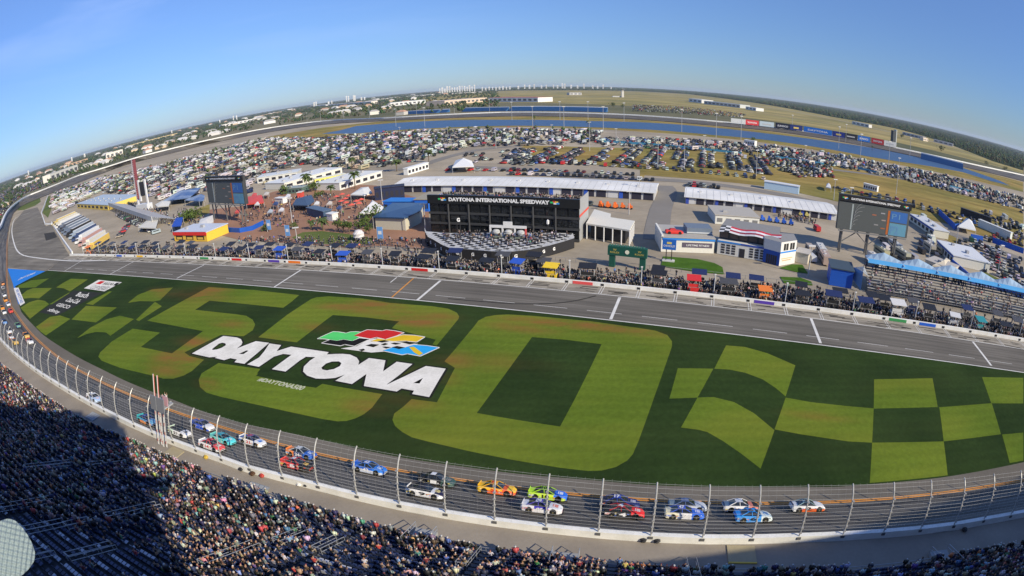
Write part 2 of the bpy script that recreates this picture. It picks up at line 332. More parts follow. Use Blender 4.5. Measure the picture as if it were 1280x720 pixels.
# ================================================================== TRACK
wall_px = [(0,426.7),(10,437),(22,447.8),(44.4,465.6),(73.3,484.4),(106.7,504.4),(137.8,521),(166.7,535.6),(200,550),(245.8,567.5),(279,579.5),(300,587.8),(341,599),(377.8,608),(420,619.5),(470,631),(526,643),(580,652),(640,661),(710,669),(775,675),(840,678.8),(902,680.3),(960,679.3),(1015,677.2),(1080,674),(1117.8,671),(1180,664.6),(1217.8,658),(1253.3,651.6),(1280,646.5)]
yel_px = [(9,335),(9.4,355),(13.8,380),(18,387.5),(25,398),(34,410),(44.4,421.5),(66.7,441),(88.9,456.5),(120,473.5),(151,488),(175.6,498),(205,509),(236,520),(275,532.5),(297,539.3),(336.7,551),(395.6,566),(427.5,573),(490,585.6),(570,598),(640,608),(713,616.5),(800,623.5),(889,627.5),(952.5,628.3),(1018.8,627.5),(1080,624.5),(1146.7,619),(1213,610.5),(1280,599.5)]
gr_px = [(17,357),(25,385),(28.9,393),(45,410),(55.6,420),(75,433),(100,448),(128,462),(155.6,475.6),(188,489),(219.4,501),(247,512),(275,521.3),(309.7,531.3),(355.6,540),(420,554.5),(451,562),(507.5,573),(580,583.5),(646.7,592.3),(730,599.5),(823,607),(900,609),(975,609.2),(1050,608.5),(1080,606),(1180,596.7),(1280,577.8)]
fo_px = [(0,283.5),(7.5,266.5),(17.5,256),(32.5,246),(50,239),(75,229),(100,219),(130,210),(168,198),(215.6,185.7),(257,176),(320,163),(375.6,154.6),(417,150.4),(480,147.8),(549,144),(605,141.5),(640,140.6),(723,141.5),(800,144.7),(883,151),(960,158.6),(1015.6,166),(1085,178),(1120,185),(1175.6,196.7),(1231,209),(1280,219.5)]
fi_px = [(9,310),(12,280),(22.5,260),(54,245.5),(100,227.5),(160,205),(215,191.5),(257,180.5),(320,168),(375,159),(417,154.4),(480,151),(560,147.4),(640,145),(723,146),(800,149.3),(883,155.8),(960,163),(1015,170.5),(1085,183),(1175,202),(1280,226.5)]
def ext(P, k=2, d=60):
    t = (P[-1] - P[-2]).normalized(); return P + [P[-1] + t * d * (i + 1) for i in range(k)]
Wn = dens([at(*p, 4.0) for p in wall_px], 3); Yn = dens([at(*p, .6) for p in yel_px], 3); Gn = dens([at(*p, 0) for p in gr_px], 3)
Wn = ext(Wn, 2, 60); Yn = ext(Yn, 2, 60); Gn = ext(Gn, 2, 60)
zfo = lambda i: 9.0 if i < 11 else max(4.0, 9.0 - (i - 10) * 1.2)
Fo = dens([at(*p, zfo(i)) for i, p in enumerate(fo_px)], 3); Fo = ext(Fo, 2, 150)
Fi = dens([at(*p, .6) for p in fi_px], 3); Fi = ext(Fi, 2, 150)
a0, a1 = Fo[0], Wn[0]; gap = dens([Fo[6], Fo[0], a0.lerp(a1, .35) + Vector((-14, -16, -1.5)), a0.lerp(a1, .7) + Vector((-12, -12, -2.5)), Wn[0], Wn[4]], 6)[6:24]
OUT = Fo[::-1] + gap[1:] + Wn[1:]
INN = Fi[::-1] + Yn
def nearest(P, q):
    best, bd = None, 1e18
    for a, b in zip(P, P[1:]):
        d = b - a; d.z = 0; L2 = d.x * d.x + d.y * d.y
        t = 0 if L2 == 0 else max(0, min(1, ((q.x - a.x) * d.x + (q.y - a.y) * d.y) / L2)); r = a.lerp(b, t)
        e = (r.x - q.x) ** 2 + (r.y - q.y) ** 2
        if e < bd: bd, best = e, r
    return best
trk = bpy.data.materials.new('track_asphalt'); trk.use_nodes = True
n_, l_ = trk.node_tree.nodes, trk.node_tree.links; b_ = n_['Principled BSDF']; b_.inputs['Roughness'].default_value = .75
uvn = n_.new('ShaderNodeUVMap'); mpn = n_.new('ShaderNodeMapping'); mpn.inputs['Scale'].default_value = (.02, 14, 1)
nn = n_.new('ShaderNodeTexNoise'); nn.inputs['Scale'].default_value = 1; nn.inputs['Detail'].default_value = 5; nn.inputs['Roughness'].default_value = .65
rn = n_.new('ShaderNodeValToRGB'); rn.color_ramp.elements[0].position = .36; rn.color_ramp.elements[0].color = (.032, .029, .025, 1); rn.color_ramp.elements[1].position = .7; rn.color_ramp.elements[1].color = (.2, .18, .15, 1)
n2_ = n_.new('ShaderNodeTexNoise'); n2_.inputs['Scale'].default_value = .05; mpa = n_.new('ShaderNodeMath'); mpa.operation = 'MULTIPLY_ADD'; mpa.inputs[1].default_value = .6; mpa.inputs[2].default_value = .7
tcn = n_.new('ShaderNodeTexCoord'); vs_ = n_.new('ShaderNodeVectorMath'); vs_.operation = 'SCALE'
l_.new(uvn.outputs[0], mpn.inputs[0]); l_.new(mpn.outputs[0], nn.inputs['Vector']); l_.new(nn.outputs['Fac'], rn.inputs[0]); l_.new(tcn.outputs['Object'], n2_.inputs['Vector']); l_.new(n2_.outputs['Fac'], mpa.inputs[0])
l_.new(rn.outputs[0], vs_.inputs[0]); l_.new(mpa.outputs[0], vs_.inputs['Scale']); l_.new(vs_.outputs[0], b_.inputs['Base Color'])
OUTs = [OUT[0]]
for p in OUT[1:]:
    if (p - OUTs[-1]).length > 2.5: OUTs.append(p)
inner = [nearest(INN, p) for p in OUTs]
ribbon('track', [p for p in OUTs], inner, trk, dz=0)
for i, z in enumerate((0,)):
    apr_in = [nearest(Gn, p) for p in Yn[0:]]
    ribbon('track_apron', Yn, [Vector((p.x, p.y, .03)) for p in apr_in], M('apron_asphalt', (.2, .178, .145), .9, .15, .05, (.155, .138, .112), scale2=1.5))
orange = M('orange_road_paint', (.72, .3, .05), .7, .2, .3)
fulls = INN
for off in (.0, .55):
    P = [p + Vector((0, 0, .0)) for p in resample(fulls, 6)]
    A, B = strip(P, .2)
    q = [nearest(OUTs, p) for p in P]; sh = []
    for p, w_ in zip(P, q):
        d = Vector((w_.x - p.x, w_.y - p.y, 0)); d.normalize(); sh.append(d * off)
    ribbon('track_boundary_line', [a + s_ for a, s_ in zip(A, sh)], [b + s_ for b, s_ in zip(B, sh)], orange, dz=.05 + off * .33)

# outer wall, its fence
wallm = M('white_wall_paint', (.82, .82, .79), .6, .1, .4, (.7, .7, .66), scale2=3)
def wall_along(name, P, h, t, m, side=1, parent=None, z0=None, **kw):
    mb = MB(); n = len(P); off = []
    for i, p in enumerate(P):
        d = P[min(i + 1, n - 1)] - P[max(i - 1, 0)]; d.z = 0; d.normalize(); off.append(Vector((-d.y, d.x, 0)) * side * t)
    v = []
    for p, o in zip(P, off):
        zb = p.z if z0 is None else z0
        v += [(p.x, p.y, zb - .6), (p.x, p.y, zb + h), (p.x + o.x, p.y + o.y, zb + h), (p.x + o.x, p.y + o.y, zb - .6)]
    f = []
    for i in range(n - 1):
        a, b = 4 * i, 4 * i + 4
        f += [(a, a + 1, b + 1, b), (a + 1, a + 2, b + 2, b + 1), (a + 2, a + 3, b + 3, b + 2)]
    f += [(0, 3, 2, 1), (4 * n - 4, 4 * n - 3, 4 * n - 2, 4 * n - 1)]
    if side < 0: f = [q[::-1] for q in f]
    mb.add(v, f, m); o = put(name, mb, parent, **kw); return o
nO = len(OUT)
OW = resample(OUT, 6.0)
iF = min(range(len(OW)), key=lambda i: (OW[i] - Wn[0]).length)      # start of the front stretch on OW
inner_side = 1
d0 = OW[iF + 6] - OW[iF + 5]; tn = Vector((-d0.y, d0.x, 0)); q0 = nearest(INN, OW[iF + 5]) - OW[iF + 5]
inner_side = 1 if tn.dot(q0) > 0 else -1
o = wall_along('outer_wall', OW[iF - 8:], .95, .6, wallm, inner_side, label='long white outer wall carrying the tall catch fence between track and grandstand walkway', cat='wall')
o = wall_along('outer_wall', OW[:iF - 7], 1.6, 2.2, wallm, inner_side, label='white outer wall round the far turn and the back stretch beyond the infield', cat='wall')
# catch fence: curved posts, cables between them
fence = root('catch_fence', (0, 0, 0), 'tall steel catch fence of curved white posts along the outer wall', 'fence')
PROF = [(.1, 0), (.15, 1.6), (.4, 3.0), (.85, 4.4), (1.5, 5.5), (2.0, 6.0), (2.35, 6.2)]
postm = M('galvanised_post', (.5, .5, .48), .45, .1, 2, metal=.25)
PW = resample(OUT[nO - len(Wn) - 10:], 5.85)
pbase = []
for i in range(1, len(PW) - 1):
    d = PW[i + 1] - PW[i - 1]; d.z = 0; d.normalize(); pbase.append((PW[i], Vector((-d.y, d.x, 0)) * inner_side, d))
# bring one post to the one seen by the gate (840, 678)
k0 = min(range(len(pbase)), key=lambda i: (pbase[i][0] - at(840, 678, 4)).length)
mb0 = MB()
for (o1, h1), (o2, h2) in zip(PROF, PROF[1:]): mb0.tube((0, o1, h1), (0, o2, h2), .09, postm, 6)
mb0.box(0, .25, -.1, .5, .7, .35, (.12, .12, .12)); 
for h in (.8, 1.6, 2.4, 3.2, 4.0, 4.8): mb0.box(0, .1 + max(0, (h - 1.6) * .22), h, .3, .3, .12, (.3, .3, .3))
pme = mesh_of('fence_post', mb0)
for p, nrm, d in pbase:
    o = link('fence_post', pme, fence, p + Vector((0, 0, .95)), math.atan2(nrm.y, nrm.x) - math.pi / 2)
    o.location.z = p.z + .6
cab = MB(); hs = [.8, 1.25, 1.7, 2.15, 2.6, 3.05, 3.5, 3.95, 4.4, 4.9, 5.4, 5.8, 6.1]
def prof(h):
    for (o1, h1), (o2, h2) in zip(PROF, PROF[1:]):
        if h1 <= h <= h2: return o1 + (o2 - o1) * (h - h1) / (h2 - h1)
    return PROF[-1][0]
for h in hs:
    for (p, n1, d), (q, n2, e) in zip(pbase, pbase[1:]):
        cab.tube(p + n1 * (prof(h) + .02) + Vector((0, 0, .6 + h)), q + n2 * (prof(h) + .02) + Vector((0, 0, .6 + h)), .014, (.5, .5, .48), 3)
put('fence_cables', cab, fence, kind='stuff')
msh = MB()
for (p, n1, d), (q, n2, e) in zip(pbase, pbase[1:]):
    for k in range(1, 6):
        a, n3 = p.lerp(q, k / 6), n1.lerp(n2, k / 6); pts = [a + n3 * (o_ + .03) + Vector((0, 0, .6 + h_)) for o_, h_ in PROF]
        for u_, w_ in zip(pts, pts[1:]): msh.tube(u_, w_, .006, (.42, .42, .4), 3)
put('fence_mesh_wires', msh, fence, kind='stuff')

# ================================================================== INFIELD GROUND
ins = [nearest(INN, p) for p in OUTs[::3]]
bound = [Vector((p.x, p.y, 0)) for p in INN[::2]]
sheet('infield_ground', bound + [Vector((210, 95, 0)), Vector((640, 330, 0))], -.1, infm)
lake_px = [(402,167.2),(425,163),(445,157.5),(495,153.6),(545,150.8),(632,149.7),(740,151.3),(800,152.8),(840,155),(960,167),(1035,176.5),(1110,188),(1150,197),(1198,208),(1250,226),(1262,232),(1238,226),(1203,215),(1161,207.5),(1120,201.3),(1085,195.5),(1022,184),(960,175),(890,168.5),(815,162.2),(740,159),(665,157.2),(640,157),(545,160),(495,162.5),(445,167)]
water = M('lake_water', (.055, .115, .22), .45, .1, .05, (.045, .1, .2), spec=.25, bump=.3)
verge = [(330,172),(400,160),(480,151.5),(560,148),(640,145.7),(723,146.6),(800,150),(883,156.6),(960,163.8),(1085,184),(1175,203),(1279,227.5),(1279,240),(1240,231),(1161,213),(1085,199.5),(960,179),(815,165.5),(640,158.5),(545,161.5),(470,166),(400,172.5)]
sheet('grass_verge', px(*verge), -.07, fieldm)
sheet('lake', px(*lake_px), -.02, water)
for nm, pts, m_ in [
    ('grass_field', [(800,228),(806,219),(960,233),(1060,255),(1190,281),(1279,315),(1279,262),(1200,243),(1120,222),(1040,205),(960,190),(900,186),(820,186),(740,184),(655,182),(640,194),(705,202),(800,212)], fieldm),
    ('grass_field', [(22,263),(27,253),(38,249.5),(50,247.5),(51,252),(44,257),(30,262.5)], greenm),
    ('grass_field', [(59,246),(63,244.5),(64,262),(60,272),(53,266),(57,256)], greenm),
    ('grass_field', [(1168,292),(1176,287),(1200,300),(1206,309),(1200,309)], fieldm),
    ('dirt_ground', [(255,208),(320,193),(382,182),(392,184),(330,200),(262,214)], M('pale_dirt', (.42,.34,.2),1,.15,.03)),
    ('grass_field', [(225,270),(262,255),(262,266),(232,279)], fieldm),
    ('grass_field', [(1218,345),(1232,340),(1252,350),(1262,356),(1240,358)], greenm),
    ('lawn', [(365,297),(378,290.5),(402,289),(430,292),(460,296.5),(474,300),(466,304.5),(430,308),(395,304),(372,301)], greenm),
    ('lawn', [(826,333),(829,320.5),(850,322),(872,324),(893,329),(903,334),(905,343),(870,340)], M('lush_lawn', (.07,.15,.02),1,.2,.3,(.05,.11,.015),scale2=2)),
    ('lawn', [(974,335),(990,330.5),(1003,331),(1010,342),(995,340)], M('lush_lawn', (.07,.15,.02))),
    ('lawn', [(975,346),(1000,347),(1014,352),(1016,357),(980,354)], M('lush_lawn', (.07,.15,.02)))]:
    sheet(nm, px(*pts), -.04 if 'lawn' not in nm else .06, m_)
sheet('brick_plaza', px((262,262),(300,258),(340,240),(400,228),(470,232),(536,252),(536,272),(562,300),(530,312),(478,307),(440,310),(360,304),(300,300),(262,290)), .02, brick)
for pts, w_ in [([(380,214),(470,214),(520,208),(560,196),(600,187),(640,183)], 9), ([(60,222),(130,213),(200,198),(330,172)], 6), ([(700,222),(850,226),(960,240),(1060,262),(1150,280),(1279,325)], 10), ([(820,300),(826,262),(835,240),(830,232)], 9), ([(575,207),(620,210),(800,224)], 8), ([(1040,212),(1150,228),(1279,262)], 9)]:
    _rz = globals().get('_rz', -.03) + .006; A, B = strip(dens(px(*pts), 4), w_); ribbon('road', A, B, M('infield_road', (.24,.225,.205),.9,.1,.05), dz=_rz)
# pit entry tarmac and pit road
pit_far = [(132,322.5),(200,326),(320,336),(451,342.6),(560,351),(654,358.8),(747,368.4),(800,374),(912.5,385),(1040,400.3),(1110,407.5),(1280,435)]
pit_near = [(57,339.3),(220,348.7),(320,357.5),(423,365.9),(521.6,375.7),(653.7,389.1),(800,403.4),(912.5,416.3),(1040,431.3),(1280,464)]
PA, PN, PWL = at(132, 322.5), at(57, 339.3), at(90, 318.5)
far0 = at(654, 358.8); near0 = at(653.7, 389.1); w0 = at(653.7, 349.2)
dF = (far0 - w0).dot(V2); dN = (near0 - w0).dot(V2)
def pit(u, v): return w0 + U2 * u + V2 * v          # u along the pit wall, v towards the infield
uL = (PWL - w0).dot(U2); uR = (at(1280, 425) - w0).dot(U2)
uN = (PN - w0).dot(U2)
sheet('pit_road', [pit(uL, dF), pit(uR + 90, dF), pit(uR + 90, dN), pit(uN, dN)], .03, pitasph)
sheet('pit_box_paving', [pit(uL, 0), pit(uR + 90, 0), pit(uR + 90, dF), pit(uL, dF)], .03, conc)
sheet('pit_entry_tarmac', [PN, pit(uL, dF), pit(uL, 0)] + px((64,280),(57.5,283),(51,268),(47,259),(30,263),(13.5,283),(9.6,310),(9.2,334)), .02, asph)
# turf
turf = [pit(uN, dN), pit(uR + 90, dN)] + [Vector((p.x, p.y, 0)) for p in Gn[::-1]]
turf_o = sheet('turf', turf, .03, turfD)
K0 = lambda P: crop(0, 330, 8, P)
K1 = lambda P: crop(0, 320, 4, P)
K2 = lambda P: crop(820, 400, 3.6, P)
light = [K0([(185,215),(310,165),(490,145),(355,235),(170,240)]), K0([(330,242),(520,242),(392,345),(310,340),(240,348),(215,310),(270,265)]),
    K0([(562,235),(640,185),(710,148),(880,155),(790,215),(700,275),(640,245)]), K0([(205,440),(290,385),(380,358),(450,370),(492,403),(400,470),(300,550),(250,490)]),
    K0([(492,405),(690,287),(742,300),(640,350),(530,402)]), K0([(360,630),(500,530),(600,515),(704,550),(580,635),(460,715),(410,680)]),
    K1([(430,240),(545,178),(560,178),(465,245)]), K1([(358,318),(430,250),(585,258),(480,333)]), K1([(640,235),(690,195),(760,168),(865,158),(800,222),(770,228),(700,226)]),
    K1([(385,412),(450,360),(530,318),(600,299),(670,316),(552,400),(530,383),(480,380),(430,392)]), K1([(680,320),(775,230),(810,252),(695,326)]),
    # the 5
    [(261,359),(320,363),(374,369),(365,377),(354,385),(300,379.5),(262,376),(244,387.5),(295,393),(308,395),(316,400),(319,406),(316,413),(307,419),(255,450),(240,464),(230,469.5),(217,473.5),(204,473.5),(192,470),(150,460),(127,451),(123,446),(125,441),(140,427),(166,411),(200,416),(176,434),(215,442),(254,414),(184,401)],
    K2([(315,115),(400,122),(500,150),(627,205),(583,345),(540,308),(480,268),(400,238),(330,224),(262,220)]), K2([(98,218),(258,220),(187,350),(60,355)]),
    K2([(187,350),(260,348),(350,370),(440,420),(533,497),(470,670),(380,600),(300,545),(230,505),(190,495),(112,485)]),
    [(982,497.2),(1014,503),(1060,508),(1092,510.8),(1090,553.6),(1060,552),(1000,543),(968,537)],
    [(1092.5,474.4),(1165.5,473),(1172,509),(1092,511)], [(1174,509.3),(1239.5,504.2),(1251,543),(1179.5,552)], [(1227.5,471.7),(1279,472.5),(1279,504.5),(1239,504.4)],
    [(1090,553.6),(1179.5,552),(1184.5,594.5),(1087,604)], [(1252.5,543.4),(1279,541),(1279,576),(1262,579)]]
for P in light: sheet('turf_light_patch', px(*P), .05, turfL, parent=turf_o)
def ring(name, outer, hole, z, m, parent=None):
    """Flat shape with one hole."""
    O = [Vector((p.x, p.y, z)) for p in outer]; H = [Vector((p.x, p.y, z)) for p in hole]
    allp = O + H; mb = MB(); mb.add(allp, [_up(allp, t) for t in tessellate_polygon([O, H])], m); return put(name, mb, parent)
z1o = [(389,374),(395,372),(410,370.6),(451,373),(489,379),(540,383),(560,386),(571,391),(574,396),(573,399),(560,415),(546,432),(520,455),(495,478),(477,494),(465,510),(455,518),(445,523),(433,526.5),(422,527),(403,524),(330,508),(275,496),(258,491),(250,484),(248.5,475),(252,467),(270,456),(295,440),(324,421),(360,393)]
z1h = [(416,394),(457,397),(499,402),(488,411),(455,440),(420,470),(395,485),(375,482),(338,474),(320,470),(330,460)]
z2o = [(592,409),(598,401),(607,396.3),(620,394),(635,393.3),(665,395),(740,402),(800,410.5),(819,413.5),(834,419),(840,427),(840,433),(831,459),(818,496),(806,530),(798,552),(791,568),(784,576),(770,584),(752,588.5),(735,589),(700,585),(640,575),(590,565),(534,552),(515,547),(503,540.5),(494,533),(490.5,525),(493,517),(505,508),(520,494),(545,464),(567,439)]
z2h = [(665,421.6),(708,425),(752,430.5),(735,466),(718,500),(700,533.5),(645,525),(596,516.5),(630,470)]
ring('turf_light_patch', px(*z1o), px(*z1h), .05, turfL, turf_o)
ring('turf_light_patch', px(*z2o), px(*z2h), .05, turfL, turf_o)
# painted lettering: dark backing, then each letter with its black edge
K3 = lambda P: crop(220, 380, 3.5556, P)
sheet('turf_dark_patch', px(*K3([(60,232),(38,216),(200,138),(360,148),(540,172),(700,50),(990,78),(960,108),(1155,160),(1140,180),(1170,190),(1160,235),(1200,260),(1240,285),(1160,438),(1020,420),(920,402),(700,365),(540,335),(360,310),(375,290),(180,262)])), .06, turfD, parent=turf_o)
KA = lambda P: crop(235, 410, 8, P); KB = lambda P: crop(400, 425, 8, P); KC = lambda P: crop(390, 400, 7.53, P)
paintW = M('turf_white_paint', (.78, .76, .7), 1, .14, .25, (.66, .64, .58), scale2=2); paintK = M('turf_black_paint', (.02, .022, .018), 1, .2, 1)
def turf_shape(name, P, hole, m, z, edge=None, em=None, ew=.8, parent=turf_o):
    P = px(*P); H = px(*hole) if hole else None
    o = sheet(name, P, z, m, parent=parent) if not H else ring(name, P, H, z, m, parent)
    if em:
        mb = MB()
        for Q in [P] + ([H] if H else []):
            for i in range(len(Q)): line(mb, Q[i], Q[(i + 1) % len(Q)], ew, z - .012, em); mb.add([(Q[i].x + ew / 2 * math.cos(t), Q[i].y + ew / 2 * math.sin(t), z - .012 - .0005) for t in [k * math.pi / 4 for k in range(8)]], [tuple(range(8))], em)
        put('letter_edge', mb, o)
    return o
LET = [(KA([(40,258),(355,82),(490,98),(530,115),(545,145),(535,172),(480,215),(400,260),(300,290),(215,297)]), KA([(240,215),(310,160),(345,150),(375,158),(380,175),(340,200),(290,218),(250,222)])),
    (KA([(268,302),(480,212),(600,165),(680,135),(812,152),(690,258),(565,362),(465,345),(490,318),(425,305),(362,325)]), KA([(510,262),(585,228),(605,232),(555,265)])),
    (KA([(592,368),(712,298),(765,235),(815,158),(932,175),(888,235),(1030,190),(1100,200),(955,262),(860,290),(830,310),(710,392)]), None),
    ([(359,436),(364.4,433.8),(411,440.7),(408,444.5),(400,446),(395,447),(382.5,446.5),(375,451),(357,465),(340,462),(364.5,444),(350,442.5)], None),
    ([(418.7,443),(428,442.8),(437.5,443.7),(446,447.5),(449,452),(448,457),(441,464),(430,469.4),(419,473),(406,474),(395,473.7),(384,470),(379,465),(380,458.7),(387.5,451.3),(395,446.5),(405,443.8)], KB([(15,280),(60,240),(120,220),(190,218),(215,235),(200,265),(140,295),(70,308),(25,300)])),
    (KB([(155,412),(260,345),(390,250),(490,185),(655,208),(632,318),(768,222),(925,245),(800,350),(668,450),(820,488),(768,520),(440,465),(465,345),(320,445)]), None),
    (KB([(668,452),(860,362),(1060,265),(1258,292),(1175,430),(1092,576),(922,545),(940,512),(825,492),(760,480)]), KB([(935,435),(1030,385),(995,440)]))]
edges = []
for i, (P, H) in enumerate(LET): turf_shape('painted_letter', P, H, paintW, .09 + .004 * i, em=paintK, ew=.9)
gW = paintW
turf_shape('painted_emblem', KC([(270,272),(420,250),(540,188),(600,178),(700,200),(1000,230),(900,262),(690,300),(560,310),(480,300)]), None, gW, .10)
for i, (P, c) in enumerate([([(60,178),(130,145),(200,115),(250,118),(320,130),(360,118),(410,115),(455,120),(400,150),(445,170),(380,200),(300,185),(235,198),(120,180)], (.1,.62,.16)),
    ([(395,152),(460,122),(520,98),(590,102),(660,108),(700,98),(780,108),(860,125),(800,150),(690,185),(610,165),(550,180)], (.6,.03,.03)), ([(100,220),(170,190),(235,200),(300,188),(380,203),(450,175),(540,185),(400,248),(310,232),(270,245)], (.015,.015,.015)),
    ([(555,205),(620,180),(690,190),(780,165),(860,145),(960,150),(1055,165),(985,210),(880,200),(760,205),(690,195),(640,210)], (.75,.5,.03)), ([(670,292),(760,262),(830,275),(880,262),(960,238),(1080,248),(1190,265),(1020,342),(900,320),(850,330)], (.03,.38,.8))]):
    turf_shape('painted_emblem', KC(P), None, M('turf_paint_%d' % i, c, 1, .1, .5), .12 + .003 * i, em=paintW, ew=.55)
for P in ([(610,205),(680,195),(730,205),(660,218)], [(505,245),(560,230),(635,238),(580,262)], [(650,235),(690,222),(720,232),(680,245)], [(845,215),(890,205),(980,225),(920,235)], [(740,225),(780,218),(840,228),(790,238)], [(660,258),(690,255),(750,262),(700,275)], [(750,262),(800,250),(880,265),(820,280)], [(440,285),(490,275),(500,290),(470,300)]):
    turf_shape('painted_check', KC(P), None, paintK, .15)
turf_shape('painted_emblem', KC([(915,262),(960,258),(1045,320),(1010,340),(960,310)]), None, M('turf_paint_3', (.75,.5,.03)), .155)
def tq(name, s, P, m, z=.1, parent=turf_o, bold=.02, **kw): return text_quad(name, s, [at(a, b, z) for a, b in P], m, parent, bold=bold, **kw)
tq('painted_lettering', '#DAYTONA500', [(320.5,476),(375.5,488.5),(383.5,483),(327,472)], M('turf_white_thin', (.55,.56,.42), 1), .08, bold=.03)
sheet('painted_panel', px(*K0([(395,485),(740,265),(1030,290),(570,520)])), .07, M('turf_grey_black', (.035,.038,.035), 1, .15, .3), parent=turf_o)
for s, P in [('xfinity', [(455,478),(572,503),(612,470),(512,438)]), ('GEICO', [(552,418),(680,449),(714,415),(590,390)]), ('Coca-Cola', [(645,372),(765,398),(828,355),(702,335)]), ('Busch', [(752,320),(860,342),(908,292),(800,280)])]:
    tq('painted_lettering', s, K0(P), paintW, .09)
turf_shape('painted_panel', K0([(840,245),(985,160),(1220,185),(1045,275)]), None, paintW, .08, em=paintK, ew=.3)
for P, c in [([(955,198),(1010,172),(1050,178),(1000,206)], (.6,.03,.03)), ([(1130,215),(1165,190),(1200,188),(1160,220)], (.02,.02,.02))]: turf_shape('painted_emblem', K0(P), None, rgbm(c, .9), .1)
tq('painted_lettering', 'CUP SERIES', K0([(885,246),(1050,264),(1110,228),(950,214)]), M('turf_grey_paint', (.25,.25,.25), 1), .1)
tq('painted_lettering', 'NASCAR', K0([(1015,205),(1120,214),(1150,190),(1060,182)]), paintK, .1)
blueP = M('blue_ground_paint', (.015, .2, .66), .8, .1, .4)
sheet('painted_panel', px(*K0([(78,46),(455,72),(300,145),(150,225),(160,240),(200,395),(140,435),(115,350),(95,260),(76,180)])), .06, blueP, parent=turf_o)
for P in ([(80,180),(118,180),(128,225),(90,230)], [(92,262),(130,255),(142,300),(104,315)], [(115,345),(160,335),(175,385),(130,400)], [(135,243),(185,237),(250,390),(203,420),(170,340)]):
    sheet('painted_panel', px(*K0(P)), .08, paintW, parent=turf_o)
tq('painted_lettering', 'DAYTONA', K0([(175,165),(340,98),(372,72),(205,138)]), paintW, .09)
tq('painted_lettering', 'DAYTONA 500', K0([(205,395),(158,262),(182,248),(232,378)]), rgbm((.1,.2,.5), .9), .1)
# ================================================================== PIT ROAD MARKINGS
wl = M('white_road_paint', (.72, .71, .67), .8, .15, .5); mb = MB()
line(mb, pit(uN, dN + .15), pit(uR + 90, dN + .15), .35, .06, wl)
line(mb, pit(uL + 8, dF), pit(uR + 90, dF), .28, .06, wl)
put('pit_road_edge_line', mb, kind='structure')
mb = MB(); dd = (at(829, 398.5) - w0).dot(V2); u = uN + 60
p1 = (at(872, 403.5) - w0).dot(U2); per = (at(941, 411.4) - w0).dot(U2) - p1; dl = (at(916, 409) - w0).dot(U2) - p1
k = -30
while p1 + k * per < uR + 90: line(mb, pit(p1 + k * per, dd), pit(p1 + k * per + dl, dd), .16, .06, wl) if p1 + k * per > uN + 8 else None; k += 1
put('pit_road_dashes', mb, kind='structure')
mb = MB()
for a, b, c, w_ in [((104,325),(80,339.5),wl,.5),((167.5,327),(137.5,343),wl,.5),((255,331.5),(221,348.2),wl,.5),((376,337.8),(342.5,359.3),wl,.6),((550.6,351),(521.6,375.4),wl,.7),((517,348),(489.7,372),orange,.4),((496,347),(488,353.4),wl,.3),((774.7,372),(763.4,399.4),wl,.7),((1013.7,398.4),(1025.6,429.3),wl,.7),((1216,427.5),(1239,457.3),wl,.7)]:
    line(mb, at(*a), at(*b), w_, .07, c)
put('pit_road_cross_line', mb, kind='structure')
BOX = 9.25; ub = (at(707, 356) - w0).dot(U2); mb = MB(); boxes = []
k = math.ceil((uL + 14 - ub) / BOX)
while ub + k * BOX < uR + 40:
    u = ub + k * BOX; boxes.append(u); line(mb, pit(u, .5), pit(u, dF), .16, .06, wl); line(mb, pit(u + .6, .5), pit(u + .6, dF), .16, .063, wl); k += 1
put('pit_box_line', mb, kind='structure')
mb = MB(); smear = M('tyre_rubber', (.06, .058, .055), .9, .3, .8)
for u in boxes:
    for j in range(5):
        a = u + random.uniform(.5, 6); v_ = random.uniform(-.9, -.2) * abs(dF) * (1 if dF < 0 else -1)
        line(mb, pit(a, v_), pit(a + random.uniform(2, 5), v_ + random.uniform(-.5, .5)), random.uniform(.12, .45), .066 + j * .003, smear)
put('tyre_mark', mb, kind='structure')
mb = MB(); Q = dens(px((560,373.5),(600,377),(645,380),(690,379.5),(720,376),(745,370)), 5)
for a, b in zip(Q, Q[1:]): line(mb, a, b, .5, .075, smear)
put('tyre_mark', mb, kind='structure')
mb = MB(); Q = dens(px((37,266),(20,272),(15,285),(17,302),(25,317),(50,322.8),(90,326.2),(132,325.5)), 4)
for a, b in zip(Q, Q[1:]): line(mb, a, b, 1.0, .05, wl)
put('tarmac_line', mb, kind='structure')
sheet('tarmac_patch', px((55,292),(68,290),(71.5,296.5),(57.5,301)), .05, smear)
# white walls beside the pit entry, pit wall
wall_along('pit_entry_wall', [at(64, 279.5), at(76, 298), at(90, 318.3)], 1.6, .8, wallm, label='white wall slanting beside the pit entry in front of the parked haulers', cat='wall')
wall_along('pit_entry_wall', [at(60, 245), at(51.5, 267), at(56, 281), at(64, 281)], 1.2, .8, wallm, label='short bent white wall at the far end of the pit entry tarmac', cat='wall')
pw = root('pit_wall', tuple(w0), 'long low white pit wall dividing the crowded pit stalls from pit road', 'wall')
mb = MB()
def rbox(mb, u, v, z, su, sv, sz, c, **kw): p = pit(u, v); return mb.box(p.x - w0.x, p.y - w0.y, z, su, sv, sz, c, rot=UANG, **kw)
